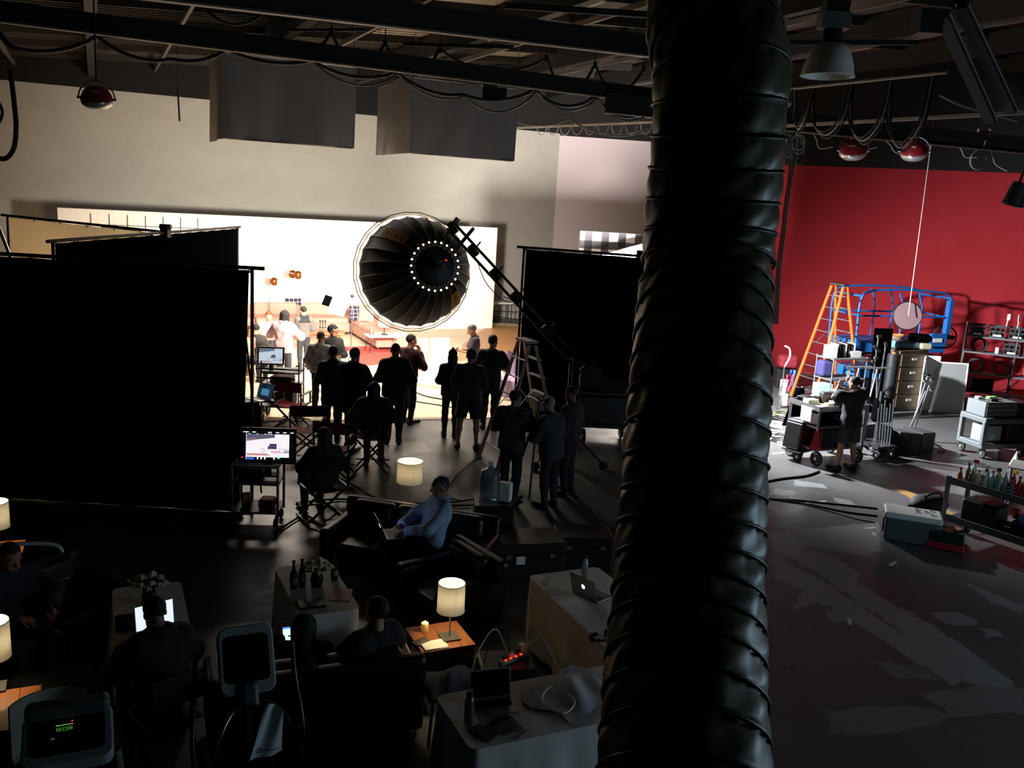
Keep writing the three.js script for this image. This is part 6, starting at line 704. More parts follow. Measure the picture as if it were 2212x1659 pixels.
{ for (const [i, l] of ['white cable coil on the floor beside the grip cart', 'olive cable coil on the floor beside the grip cart', 'grey cable coil on the floor by the duct', 'black cable coil on the floor by the duct'].entries()) { const p = [[5.899, 0, -19.021], [6.31, 0, -20.101], [5.56, 0, -18.09], [5.864, 0, -19.552]][i], o = thing('cable_coil', l, 'cable', p, 0); for (let k = 0; k < 6; k++) kit().tor(rr(0.16, 0.3), 0.014, rr(-0.08, 0.08), 0.02 + k * 0.02, rr(-0.06, 0.06), PI / 2 + rr(-0.08, 0.08), 0, 0, 18).mesh('turn', mat([0xd6d4cc, 0x5a5a3c, 0x8a8a86, 0x1a1a1a][i], 0.55), o); }
  for (const [l, pts, r] of [['black cable trailing from the front wheel of the grip cart', [[4.336, 0, -14.891], [4.828, 0, -15.225], [5.314, 0, -15.485], [5.676, 0, -15.839]], 0.02], ['long black cable running from the duct to the cool box', [[4.117, 0, -14.039], [4.725, 0, -14.058], [5.302, 0, -13.98], [5.974, 0, -13.877]], 0.014], ['second long black cable running from the duct to the cool box', [[4.13, 0, -14.088], [4.825, 0, -13.894], [5.392, 0, -13.598], [5.831, 0, -13.504]], 0.014], ['thin cable ending in front of the cool box', [[4.696, 0, -13.961], [5.159, 0, -13.556], [5.433, 0, -13.309], [5.673, 0, -13.187]], 0.008], ['white cable on the floor before the grip cart', [[5.336, 0, -18.038], [5.533, 0, -17.722], [5.572, 0, -17.213], [5.488, 0, -16.865]], 0.014]]) tag(kit().tube(pts.map((p) => [p[0], r, p[2]]), r, 30, 6).mesh('floor_cable', l.startsWith('white') ? mat(0xc9c9c4, 0.5) : M.rubber), l, 'cable'); }

// ---------------------------------------------------------------- the dark lounge below the gallery
function clothTable(label, c, w, d, turn, h = 0.75, o = {}) {
  const t = thing('banquet_table', `${label}`, 'table', FEET(c), turn); kit().box(w - 0.04, 0.03, d - 0.04, 0, h - 0.025, 0).mesh('tabletop', M.wood, t); for (const x of [-1, 1]) for (const z of [-1, 1]) kit().bar([x * (w / 2 - 0.1), 0, z * (d / 2 - 0.1)], [x * (w / 2 - 0.1), h - 0.03, z * (d / 2 - 0.1)], 0.016).mesh('leg', M.alu, t);
  const pts = [], r = 0.07, n = 8, W = w / 2, D = d / 2; for (const [sx, sz, a0] of [[1, -1, -PI / 2], [1, 1, 0], [-1, 1, PI / 2], [-1, -1, PI]]) { for (let i = 0; i <= n; i++) { const a = a0 + i / n * PI / 2; pts.push([sx * (W - r) + Math.cos(a) * r, sz * (D - r) + Math.sin(a) * r, Math.cos(a), Math.sin(a)]); } const nx = { '1,-1': [1, 0, d], '1,1': [0, 1, w], '-1,1': [-1, 0, d], '-1,-1': [0, -1, w] }[sx + ',' + sz]; const m = Math.round(nx[2] / 0.06); const last = pts[pts.length - 1], end = { '1,-1': [W, D - r], '1,1': [-(W - r), D], '-1,1': [-W, -(D - r)], '-1,-1': [W - r, -D] }[sx + ',' + sz]; for (let i = 1; i < m; i++) { const k = i / m; pts.push([last[0] + (end[0] - last[0]) * k, last[1] + (end[1] - last[1]) * k, nx[0], nx[1]]); } }
  const P = [], I = [], N = pts.length, rows = 10, bot = o.bottom ?? 0.06; for (let j = 0; j <= rows; j++) for (let i = 0; i < N; i++) { const [x, z, nx, nz] = pts[i], v = j / rows, f = v * (0.03 + 0.025 * Math.sin(i * 0.55 + 1) + 0.014 * Math.sin(i * 1.27 + v * 2)); P.push(x + nx * f, h + 0.004 - v * (h - bot) - (j === 0 ? 0 : 0.004), z + nz * f); }
  for (let j = 0; j < rows; j++) for (let i = 0; i < N; i++) { const a = j * N + i, b = j * N + (i + 1) % N, c2 = a + N, d2 = b + N; I.push(a, b, c2, b, d2, c2); }
  const g = new THREE.BufferGeometry(); g.setAttribute('position', new THREE.Float32BufferAttribute(P, 3)); g.setIndex(I); g.computeVertexNormals(); const q = Math.abs(g.attributes.normal.getX(N * 3)) ; { const nn = g.attributes.normal, p0 = 4 * N; if (nn.getX(p0 + n) * pts[n][2] + nn.getZ(p0 + n) * pts[n][3] < 0) { const x = g.index.array; for (let i = 0; i < x.length; i += 3) { const s = x[i]; x[i] = x[i + 1]; x[i + 1] = s; } g.computeVertexNormals(); } }
  const sh = new THREE.Shape(pts.map((p) => new THREE.Vector2(p[0], -p[1]))); const tg = new THREE.ShapeGeometry(sh); tg.rotateX(-PI / 2); tg.translate(0, h + 0.005, 0); tg.computeVertexNormals();
  const k = kit(); for (const e of [g, tg]) { e.deleteAttribute('uv'); k.add(e); } k.mesh('tablecloth', M.linen, t); return t;
}
const fold = (label, c, w, d, turn, y, m, amp = 0.03) => { const t = thing('folded_cloth', label, 'cloth', [c[0], y, c[1]], turn); kit().raw(sheet(18, 14, (u, v) => { const x = u - 0.5, z = v - 0.5; return [x * w * (1 + 0.12 * Math.sin(v * 7)), 0.012 + amp * (0.6 + 0.4 * Math.sin(u * 11 + v * 5)) * Math.max(0, 1 - 4 * (x * x + z * z)) + 0.012 * Math.abs(Math.sin(u * 17 - v * 9)), z * d * (1 + 0.1 * Math.sin(u * 9))]; }, 0.008)).mesh('cloth', m, t); return t; };
clothTable('cloth covered table closest to the gym machines, with a laptop and a crumpled jacket', [0.48, -6.32], 1.7, 0.74, TURN); clothTable('long cloth covered table running back beside the fabric duct', [1.02, -8.05], 0.82, 1.75, TURN); clothTable('small cloth covered table with flowers between the sofas', [-1.77, -8.1], 0.56, 1.15, TURN + 0.02); clothTable('small cloth covered table with flowers beside the man at the glowing laptop', [-3.1, -7.45], 0.6, 1.06, TURN);
function leatherSofa(label, c, turn, w, o = {}) {
  const t = thing('leather_sofa', label, 'sofa', FEET(c), turn), m = o.m || M.leather, n = o.n || Math.max(1, Math.round(w / 0.7)), aw = 0.16; kit().rbox(w, 0.22, 0.82, 0.04, 0, 0.2, 0).mesh('base', m, t);
  for (let i = 0; i < n; i++) { const cw = (w - aw * 2) / n, x = -w / 2 + aw + cw * (i + 0.5); kit().rbox(cw - 0.01, 0.15, 0.66, 0.06, x, 0.38, 0.08).mesh('seat_cushion', m, t); kit().rbox(cw - 0.01, 0.38, 0.18, 0.08, x, 0.62, -0.24, -0.14).mesh('back_cushion', m, t); }
  kit().rbox(w, 0.62, 0.14, 0.06, 0, 0.48, -0.37, -0.08).mesh('backrest', m, t); for (const s of [-1, 1]) kit().rbox(aw, 0.42, 0.82, 0.06, s * (w / 2 - aw / 2), 0.4, 0).mesh('armrest', m, t); for (const x of [-1, 1]) for (const z of [-1, 1]) kit().cyl(0.02, 0.016, 0.1, x * (w / 2 - 0.1), 0.05, z * 0.34).mesh('foot', M.alu, t); return t;
}
leatherSofa('black leather sofa under the man working on a laptop', [-1.1, -10.15], -0.25, 2.0); leatherSofa('black leather sofa turned away, closest to the elliptical machine', [-1.52, -6.93], PI + TURN - 0.05, 1.72); leatherSofa('black leather armchair between the two table lamps', [-0.55, -9.05], -0.9, 0.95); leatherSofa('black leather sofa beside the lamps at the far left', [-4.35, -7.75], 1.15, 1.7);
{ // side tables
  const side = (label, c, turn, w = 0.52, d = 0.5) => { const t = thing('side_table', label, 'table', FEET(c), turn), wd = mat(0xffffff, 0.45, { map: WOODTEX }); for (let i = 0; i < 4; i++) kit().rbox(w / 4 - 0.003, 0.03, d, 0.004, -w / 2 + (i + 0.5) * w / 4, 0.485, 0).mesh('plank', wd, t); kit().box(w - 0.04, 0.05, d - 0.04, 0, 0.445, 0).mesh('apron', mat(0x5a3218, 0.6), t); for (const x of [-1, 1]) for (const z of [-1, 1]) kit().beam([x * (w / 2 - 0.03), 0, z * (d / 2 - 0.03)], [x * (w / 2 - 0.03), 0.45, z * (d / 2 - 0.03)], 0.04, 0.04).mesh('leg', mat(0x5a3218, 0.6), t); return t; };
  const WOODTEX = canvasTex(256, 256, (g) => { g.fillStyle = '#96552c'; g.fillRect(0, 0, 256, 256); const s0 = seedState; seedState = 3; for (let i = 0; i < 220; i++) { g.strokeStyle = `rgba(${rnd() < 0.5 ? '60,28,10' : '190,120,70'},${rr(0.08, 0.3)})`; g.lineWidth = rr(0.5, 2.5); const x = rnd() * 256; g.beginPath(); g.moveTo(x, 0); g.bezierCurveTo(x + rr(-9, 9), 80, x + rr(-9, 9), 170, x + rr(-6, 6), 256); g.stroke(); } seedState = s0; });
  side('brown plank side table with a lamp, a candle and papers', [-0.53, -7.76], TURN); side('brown plank side table by the left gym machine', [-3.75, -6.15], TURN, 0.6, 0.6); side('brown plank side table behind the sofa of the man with the laptop', [-1.25, -10.95], 0.1, 0.45, 0.4); side('brown plank side table under the far left lamp', [-5.43, -9.1], 0.4);
  // lamps: a bulb in an open perforated drum
  const dots = canvasTex(512, 256, (g, W, H) => { g.fillStyle = '#7d7a70'; g.fillRect(0, 0, W, H); g.fillStyle = '#f4efdf'; for (let j = 0; j < 22; j++) for (let i = 0; i < 72; i++) { g.beginPath(); g.ellipse((i + (j % 2) / 2) * W / 72, (j + 0.5) * H / 22, 2.5, 3.6, 0.3, 0, 2 * PI); g.fill(); } }); const shadeM = new THREE.MeshPhysicalMaterial({ map: dots, roughness: 1, transmission: 0.08, thickness: 0, side: THREE.DoubleSide });
  const lamp = (label, p, y, R, Hs, pole, k) => { const t = thing('table_lamp', label, 'lamp', [p[0], y, p[1]], TURN); kit().box(0.17, 0.016, 0.17, 0, 0.008, 0).mesh('base', mat(0x4a4640, 0.5), t); kit().bar([0, 0.015, 0], [0, pole + Hs * 0.45, 0], 0.008).mesh('pole', M.alu, t); kit().cyl(R, R * 1.03, Hs, 0, pole + Hs / 2, 0, 0, 0, 0, 40, true).mesh('lamp_shade', shadeM, t); for (const yy of [pole, pole + Hs]) kit().tor(R * (yy === pole ? 1.03 : 1), 0.004, 0, yy, 0, PI / 2, 0, 0, 36).mesh('shade_rim', M.white, t); for (let i = 0; i < 3; i++) kit().bar([0, pole + Hs * 0.42, 0], [Math.cos(i * 2.1) * R, pole + Hs * 0.42, Math.sin(i * 2.1) * R], 0.003, 5).mesh('spider', M.alu, t); kit().sph(0.035, 0, pole + Hs * 0.52, 0, 1, 1.25, 1, 12).mesh('bulb', glow(0xfff0cc, 10), t); const l = new THREE.PointLight(0xffe6b4, k); l.position.set(0, pole + Hs * 0.52, 0); l.shadow.radius = 1.6; t.add(l); };
  lamp('lit table lamp with a perforated drum shade on the plank table with the candle', [-0.44, -7.74], 0.5, 0.125, 0.27, 0.27, 1.15); lamp('lit perforated drum lamp behind the sofa of the man with the laptop', [-1.22, -10.92], 0.5, 0.16, 0.27, 0.45, 1.2); lamp('lit perforated drum lamp by the left gym machine', [-3.93, -6.45], 0.5, 0.13, 0.3, 0.27, 1.2); lamp('lit perforated drum lamp at the far left beside the leather sofa', [-5.42, -9.08], 0.5, 0.14, 0.28, 0.27, 1.2);
}
{ const p = [-0.68, 0.5, -7.83], t = thing('candle', 'cream pillar candle burning on the plank side table', 'candle', p); kit().lathe([[0, 0], [0.034, 0], [0.035, 0.085], [0.03, 0.09], [0.026, 0.078], [0, 0.074]], 0, 0, 0, 18).mesh('wax', mat(0xefe6c0, 0.6, { transmission: 0.3 }), t); kit().bar([0, 0.07, 0], [0.003, 0.09, 0], 0.0015, 5).mesh('wick', M.rubber, t); kit().sph(0.006, 0.003, 0.1, 0, 1, 2, 1, 8).mesh('flame', glow(0xffd27a, 6), t); const l = new THREE.PointLight(0xffc46a, 0.04); l.position.set(0.003, 0.102, 0); l.shadow.radius = 0.3; t.add(l); }
{ const p = [-0.564, 0.503, -7.568], t = thing('paper_sheets', 'stack of white paper sheets overhanging the plank side table', 'papers', p, TURN); for (let i = 0; i < 4; i++) kit().box(0.215, 0.0015, 0.15, rr(-0.008, 0.008), 0.002 + i * 0.002, rr(-0.008, 0.008), 0, rr(-0.06, 0.06)).mesh('sheet', mat(0xe6e2d2, 0.8), t); const q = [-0.694, 0.503, -7.605]; tag(kit().rbox(0.16, 0.014, 0.09, 0.006, q[0], 0.51, q[2], 0, TURN + 0.4).mesh('phone', M.plastic), 'black phone on the corner of the plank side table', 'phone'); }
{ const a = thing('folding_stool', 'dark folding stool beside the plank side table', 'stool', FEET([-0.38, -7.02]), 0.3); kit().rbox(0.44, 0.05, 0.4, 0.02, 0, 0.42, 0).mesh('seat', M.flag, a); for (const x of [-1, 1]) for (const z of [-1, 1]) kit().bar([x * 0.17, 0.4, z * 0.16], [x * 0.2, 0, z * 0.18], 0.014).mesh('leg', M.alu, a); fold('grey blue sweater thrown on the dark stool', [-0.38, -7.02], 0.46, 0.4, 0.5, 0.45, mat(0x6a7284, 0.95), 0.09); }
{ const p = [0.1, -7.35], b = thing('equipment_case', 'upright black case with a power strip on top', 'case', FEET(p), 0.2); kit().rbox(0.5, 0.52, 0.4, 0.03, 0, 0.26, 0).mesh('body', M.plastic, b); kit().box(0.06, 0.06, 0.02, 0.15, 0.36, 0.205).mesh('latch', M.alu, b);
  const s = thing('power_strip', 'white power strip with glowing red switches and plugs', 'power strip', [p[0] + 0.06, 0.52, p[1]], 0.75); kit().rbox(0.32, 0.04, 0.06, 0.01, 0, 0.02, 0).mesh('body', mat(0xb9bcb8, 0.5), s); for (let i = 0; i < 4; i++) kit().box(0.02, 0.008, 0.012, -0.11 + i * 0.06, 0.044, 0.018).mesh('switch_light', glow(0xff3018, 4), s); for (let i = 0; i < 3; i++) kit().box(0.035, 0.035, 0.035, -0.1 + i * 0.08, 0.06, -0.008).mesh('plug', i === 1 ? M.white : M.plastic, s); kit().box(0.06, 0.07, 0.05, 0.12, 0.075, -0.03).mesh('charger', M.white, s);
  for (const [l, q, e] of [['white charger cable arching left from the power strip', [[p[0], 0.6, p[1]], [p[0] - 0.12, 0.82, p[1] + 0.02], [p[0] - 0.25, 0.7, p[1] + 0.2], [p[0] - 0.3, 0.56, p[1] + 0.34]], 0], ['white charger cable arching towards the cloth table', [[p[0] + 0.12, 0.6, p[1]], [p[0] + 0.28, 0.8, p[1] + 0.1], [p[0] + 0.42, 0.7, p[1] + 0.38], [p[0] + 0.48, 0.772, p[1] + 0.62]], 0], ['black power lead looping behind the power strip', [[p[0] + 0.02, 0.58, p[1]], [p[0] - 0.02, 0.78, p[1] - 0.06], [p[0] - 0.14, 0.72, p[1] - 0.02], [p[0] - 0.2, 0.53, p[1] + 0.1]], 1]]) tag(kit().tube(q, 0.006, 24, 6).mesh('charger_cable', e ? M.rubber : mat(0xc4c1b6, 0.5)), l, 'cable'); }
// things on the near table
laptop('open dark laptop with a black screen on the near cloth table', [[0.014, 0.757, -6.184][0], 0.757, [0.014, 0.757, -6.184][2]], TURN - 0.1, { dark: false, w: 0.33, open: 1.75 });
{ const p = [-0.169, 0.757, -5.967], t = thing('thermos', 'silver thermos bottle standing on the near cloth table', 'bottle', p); kit().lathe([[0, 0], [0.034, 0], [0.036, 0.01], [0.036, 0.17], [0.026, 0.2], [0.024, 0.21]], 0, 0, 0, 18).mesh('body', mat(0x8d9297, 0.3, { metalness: 0.9 }), t); kit().cyl(0.025, 0.027, 0.045, 0, 0.232, 0).mesh('lid', M.plastic, t); }
for (const [n, l, q, w, d, h, c, a] of [['notebook', 'black notebook under the laptop on the near cloth table', [-0.052, 0.757, -5.833], 0.12, 0.2, 0.014, 0x141416, 0.5], ['tablet', 'grey tablet lying before the laptop on the near cloth table', [0.096, 0.757, -5.924], 0.24, 0.17, 0.008, 0x4a4e54, 0.1], ['phone', 'dark phone lying before the laptop on the near cloth table', [0.077, 0.757, -6.005], 0.15, 0.075, 0.02, 0x101012, 0.3], ['pen', 'grey pen on the near cloth table', [0.23, 0.757, -5.845], 0.14, 0.01, 0.01, 0x55585c, 0.5]]) tag(kit().rbox(w, h, d, 0.004, q[0], 0.757 + h / 2, q[2], 0, TURN + a).mesh(n, mat(c, 0.45)), l, n);
fold('crumpled pale jacket spread over the near cloth table', [0.62, -6.42], 0.7, 0.5, 0.9, 0.758, mat(0xb4b8bb, 0.9), 0.07); tag(kit().tube([[0.446, 0.77, -6.393], [0.369, 0.77, -6.157], [0.519, 0.77, -6.02], [0.614, 0.77, -6.184], [0.533, 0.77, -6.336]].map((p) => [p[0], 0.84, p[2]]), 0.006, 40, 6, true).mesh('headphone_cord', M.white), 'white cord loop lying on the crumpled jacket', 'cord');
// things on the long table
laptop('half open silver laptop with a lit badge on the long cloth table', [[0.915, 0.757, -8.296][0], 0.757, [0.915, 0.757, -8.296][2]], PI + TURN - 1.25, { w: 0.33, open: 1.85, badge: true, k: 0.25 });
{ const p = [0.859, 0.757, -8.7], t = thing('thermos', 'slim steel bottle beside the half open laptop', 'bottle', p); kit().lathe([[0, 0], [0.032, 0], [0.034, 0.16], [0.02, 0.19], [0.02, 0.22]], 0, 0, 0, 16).mesh('body', M.alu, t); kit().cyl(0.022, 0.022, 0.03, 0, 0.23, 0).mesh('lid', M.plastic, t); const q = [0.913, 0.757, -7.402], h = thing('headphones', 'black headphones lying on the long cloth table', 'headphones', q, 0.6); kit().tor(0.09, 0.012, 0, 0.02, 0, PI / 2, 0, 0, 20, PI * 1.3).mesh('headband', M.plastic, h); for (const s of [-1, 1]) kit().cyl(0.042, 0.042, 0.05, s * 0.085, 0.035, 0.02, 0, 0, PI / 2).mesh('ear_cup', M.plastic, h); const g = [0.454, 0.757, -8.481], gl = thing('glass_bowl', 'clear glass bowl at the far corner of the long cloth table', 'bowl', g); kit().lathe([[0, 0], [0.03, 0], [0.055, 0.04], [0.06, 0.08]], 0, 0, 0, 20).mesh('bowl', mat(0xe8f0f2, 0.06, { transmission: 1, thickness: 0 }), gl); }
// flowers and bottles on the small tables
function bouquet(label, p, s = 1) { const t = thing('flower_vase', label, 'flowers', p); kit().lathe([[0, 0], [0.05, 0], [0.065, 0.06], [0.05, 0.13], [0.055, 0.15]], 0, 0, 0, 16).mesh('vase', mat(0x17191b, 0.25), t); for (let i = 0; i < 14; i++) { const a = i * 2.4, r = 0.03 + 0.1 * Math.sqrt(i / 14) * s, y = 0.3 - r * 0.9 + rr(-0.02, 0.02), x = Math.cos(a) * r, z = Math.sin(a) * r; kit().bar([x * 0.25, 0.12, z * 0.25], [x, y, z], 0.003, 5).mesh('stem', mat(0x2f4a22, 0.8), t); const f = kit(); f.sph(0.026, x, y, z, 1, 0.9, 1, 7); for (let k = 0; k < 5; k++) f.sph(0.018, x + Math.cos(k * 1.26) * 0.026, y - 0.004, z + Math.sin(k * 1.26) * 0.026, 1, 0.7, 1, 6); f.mesh('blossom', mat([0xd8d2c0, 0xc9b89a, 0xbfae98][i % 3], 0.85), t); } for (let i = 0; i < 8; i++) { const a = i * 0.8; kit().sph(0.04, Math.cos(a) * 0.09, 0.17 + (i % 3) * 0.02, Math.sin(a) * 0.09, 1, 0.25, 0.5, 7).mesh('leaf', mat(0x2c4424, 0.8), t); } }
bouquet('bunch of cream flowers in a dark vase on the table between the sofas', [-1.765, 0.757, -8.129]); bouquet('tall bunch of cream flowers on the table with the glowing laptop', [-3.161, 0.757, -7.577], 1.1);
for (const [l, q, c] of [['dark bottle standing alone beside the cream flowers', [-1.628, 0.757, -8.291], 0x1a1216], ['dark bottle closest to the edge of the table between the sofas', [-1.968, 0.757, -8.047], 0x0e1016], ['dark bottle next to the cream flowers on the table between the sofas', [-1.901, 0.757, -8.099], 0x101012]]) { const t = thing('wine_bottle', l, 'bottle', q); kit().lathe([[0, 0], [0.036, 0], [0.037, 0.14], [0.014, 0.2], [0.013, 0.26], [0.016, 0.262], [0.016, 0.275]], 0, 0, 0, 14).mesh('glass', mat(c, 0.15), t); kit().cyl(0.0375, 0.0375, 0.06, 0, 0.08, 0, 0, 0, 0, 14, true).mesh('label', mat(0x6d6258, 0.7), t); }
tag(kit().box(0.2, 0.004, 0.26, ...add3([-1.503, 0.757, -7.957], [0, 0.004, 0]), 0, TURN - 0.4).mesh('paper_sheet', mat(0xd8b8b4, 0.8)), 'pinkish sheet of paper on the table between the sofas', 'paper'); tag(kit().rbox(0.24, 0.03, 0.17, 0.008, [-1.719, 0.757, -7.698][0], 0.772, [-1.719, 0.757, -7.698][2], 0, TURN).mesh('book', mat(0x16141c, 0.5)), 'dark book on the table between the sofas', 'book'); tag(kit().rbox(0.24, 0.07, 0.2, 0.01, [-3.128, 0.757, -7.109][0], 0.792, [-3.128, 0.757, -7.109][2], 0, TURN).mesh('gift_box', mat(0x14120f, 0.6)), 'black box on the table of the man at the glowing laptop', 'box');
{ const p = [-3.946, 0.35, -8.133], t = thing('storage_box', 'small brown box with a framed label on the floor by the left table', 'box', [p[0], 0, p[2]], TURN); kit().rbox(0.42, 0.3, 0.3, 0.01, 0, 0.15, 0).mesh('body', mat(0x3a2a1c, 0.7), t); kit().box(0.2, 0.1, 0.006, 0, 0.17, 0.153).mesh('frame', mat(0x8a8474, 0.6), t); kit().box(0.15, 0.06, 0.008, 0, 0.17, 0.154).mesh('label', M.plastic, t); }
// people of the lounge
{
  const p = person('man in a light blue shirt working on a laptop on the leather sofa', [-0.84, -9.98], -1.2, 1.78, sit(0.44, { lean: -0.22, nod: 0.3, reach: 0.5, kneeUp: 0.04, at: { eL: [0.27, 0.78, 0.12], wL: [0.09, 0.72, 0.34], eR: [-0.27, 0.78, 0.12], wR: [-0.09, 0.72, 0.34] } }), { face: true, fineHands: true, hair: 'cropped', hairColor: 0x17120f, skin: 0x7a5442, top: { color: 0x8ea6c4, fit: 0.028, collar: true, crease: 0.007 }, bottom: { color: 0x1c1d24 }, palm: { L: [0, -1, 0.1], R: [0, -1, 0.1] } });
  p.updateMatrixWorld(); const v = p.localToWorld(new THREE.Vector3(0, 0.665, 0.45)); laptop('open silver laptop on the lap of the man in the blue shirt', [v.x, v.y, v.z], -1.2 + PI * 0, { w: 0.33, open: 1.95, k: 1.4, color: 0xbfd4ff, badge: true }).rotation.y = -1.2 + PI;
  const l = new THREE.RectAreaLight(0xaac8ff, 9, 0.3, 0.2); l.position.set(v.x + Math.sin(-1.2) * 0.16, v.y + 0.13, v.z + Math.cos(-1.2) * 0.16); l.lookAt(v.x - Math.sin(-1.2) * 0.6, v.y + 0.45, v.z - Math.cos(-1.2) * 0.6); scene.add(l);
}
{ const p = person('person slouched on the turned away sofa reading a glowing phone', [-1.62, -7.0], PI + TURN - 0.2, 1.66, sit(0.3, { lean: -0.35, nod: 0.5, kneeUp: 0.1, at: { eL: [0.26, 0.62, 0.06], wL: [0.22, 0.72, 0.3], eR: [-0.26, 0.6, 0.1], wR: [-0.05, 0.55, 0.3] } }), { woman: true, hair: 'long', hairColor: 0x0d0a09, skin: 0x8a6555, fineHands: true, top: { color: 0x15141a, fit: 0.035 }, bottom: { color: 0x15151c }, palm: { L: [-0.4, 0.2, -0.9], R: [0.2, 0.9, 0] } }); const q = [-1.829, 0.684, -7.25], t = thing('phone', 'glowing white phone held on the turned away sofa', 'phone', q, TURN - 0.1); kit().rbox(0.072, 0.15, 0.008, 0.004, 0, 0, 0, -0.35).mesh('case', M.plastic, t); kit().add(new THREE.PlaneGeometry(0.064, 0.138), 0, 0.002, 0.0055, -0.35).mesh('screen', glow(0xcfeeff, 1.3, canvasTex(64, 128, (g) => { g.fillStyle = '#ffffff'; g.fillRect(0, 0, 64, 128); g.fillStyle = '#5c92e0'; g.fillRect(0, 0, 64, 14); g.fillStyle = '#20303a'; g.fillRect(44, 66, 20, 12); })), t); }
person('person in dark clothes resting a bare arm on the sofa beside the plank table', [-1.12, -7.05], PI + TURN + 0.4, 1.76, sit(0.36, { lean: -0.3, nod: 0.2, at: { eL: [0.3, 0.62, 0.02], wL: [0.14, 0.56, 0.24], eR: [-0.3, 0.66, -0.05], wR: [-0.4, 0.62, 0.2] } }), { hair: 'short', hairColor: 0x1c140f, skin: 0xb48a68, top: { color: 0x111116, fit: 0.03, sleeve: 'short' }, bottom: { color: 0x14141a } });
{ person('person in a black jacket sitting at the cloth table behind a glowing laptop', [-2.58, -6.42], PI + TURN + 0.35, 1.76, sit(0.45, { lean: 0.12, nod: 0.3, at: { eL: [0.3, 0.78, 0.14], wL: [0.14, 0.82, 0.38], eR: [-0.3, 0.78, 0.14], wR: [-0.14, 0.82, 0.38] } }), { hair: 'short', hairColor: 0x0c0a0a, skin: 0x7c5a4c, top: { color: 0x0c0c10, fit: 0.05, name: 'jacket', hem: -0.05 }, bottom: { color: 0x121218 }, palm: { L: [0, -1, 0], R: [0, -1, 0] } }); laptop('laptop with a bright white screen before the person in the black jacket', [-2.82, 0.757, -6.98], TURN + 0.3, { w: 0.34, open: 1.7, k: 1.0, color: 0xeaf6ff }); const c = thing('folding_chair', 'dark folding chair under the person in the black jacket', 'chair', FEET([-2.55, -6.36]), PI + TURN + 0.35); kit().rbox(0.42, 0.03, 0.4, 0.01, 0, 0.43, 0).mesh('seat', M.plastic, c); kit().rbox(0.4, 0.24, 0.025, 0.01, 0, 0.74, -0.24).mesh('backrest', M.plastic, c); for (const x of [-0.2, 0.2]) { kit().bar([x, 0, -0.24], [x, 0.42, 0.16], 0.012).mesh('leg', M.steel, c); kit().bar([x, 0, 0.22], [x, 0.85, -0.26], 0.012).mesh('leg', M.steel, c); } }
person('person in a dark blue jacket on the far left sofa', [-4.32, -7.45], 1.0, 1.74, sit(0.42, { lean: -0.1, nod: 0.3, at: { eL: [0.3, 0.78, 0.12], wL: [0.14, 0.74, 0.36], eR: [-0.3, 0.78, 0.12], wR: [-0.12, 0.74, 0.36] } }), { hair: 'short', hairColor: 0x14100d, skin: 0x8a6552, fineHands: true, top: { color: 0x1c2130, fit: 0.045, name: 'jacket' }, bottom: { color: 0x16171d }, palm: { L: [0, -1, 0], R: [0, -1, 0] } });
{ const q = [-4.291, 0.62, -7.814], o = thing('tray_table', 'black tray table in front of the far left sofa', 'table', [q[0], 0, q[2]], 1.0); kit().rbox(0.55, 0.025, 0.4, 0.01, 0, 0.605, 0).mesh('tabletop', M.plastic, o); kit().bar([0, 0.02, 0], [0, 0.6, 0], 0.02).mesh('pole', M.plastic, o); kit().cyl(0.2, 0.21, 0.02, 0, 0.01, 0).mesh('base', M.plastic, o); laptop('open laptop with a dim blue screen on the black tray table', [q[0], 0.62, q[2]], 1.25 + PI * 0.93, { w: 0.34, open: 2.1, k: 0.05, color: 0x8fb0e0 });
  const s = thing('chrome_chair', 'chair with a pale tubular frame behind the far left sofa', 'chair', FEET([-4.85, -8.35]), 0.35); kit().tube([[-0.45, 0.0, 0], [-0.45, 0.8, 0], [-0.4, 0.86, 0], [0.4, 0.86, 0], [0.46, 0.8, 0], [0.46, 0.0, 0]], 0.022, 50).mesh('back_frame', mat(0xcfcfc8, 0.35), s); kit().rbox(0.8, 0.4, 0.03, 0.01, 0, 0.6, 0.0).mesh('backrest', M.leather, s); kit().rbox(0.84, 0.08, 0.6, 0.03, 0, 0.42, 0.32).mesh('seat', M.leather, s); kit().bar([-0.45, 0, 0.6], [-0.45, 0.42, 0.6], 0.02).bar([0.46, 0, 0.6], [0.46, 0.42, 0.6], 0.02).mesh('front_leg', mat(0xcfcfc8, 0.35), s);
  const w = thing('plastic_chair', 'curved pale plastic chair beside the left gym machine', 'chair', FEET([-3.12, -5.75]), TURN + 0.2); kit().raw(sheet(14, 12, (u, v) => { const a = (u - 0.5) * 2.2; return v < 0.5 ? [Math.sin(a) * 0.27, 0.85 - v * 0.85, -0.24 * Math.cos(a) + 0.05] : [Math.sin(a) * 0.27 * (1 - (v - 0.5) * 0.1), 0.43 + Math.abs(u - 0.5) * 0.06, -0.24 * Math.cos(a) * (1.5 - v) + (v - 0.5) * 0.9 * 0.8 + 0.05]; }, 0.012)).mesh('shell', mat(0xb9b7ae, 0.5), w); for (const x of [-1, 1]) for (const z of [-1, 1]) kit().bar([x * 0.12, 0.42, 0.08 + z * 0.1], [x * 0.22, 0, 0.08 + z * 0.22], 0.012).mesh('leg', M.alu, w);
  const ot = thing('ottoman', 'black leather ottoman below the lamp at the far left', 'ottoman', FEET([-3.68, -6.85]), TURN); kit().rbox(0.7, 0.34, 0.6, 0.1, 0, 0.2, 0).mesh('cushion', M.leather, ot); for (const x of [-1, 1]) for (const z of [-1, 1]) kit().cyl(0.02, 0.02, 0.05, x * 0.26, 0.025, z * 0.22).mesh('foot', M.alu, ot); }
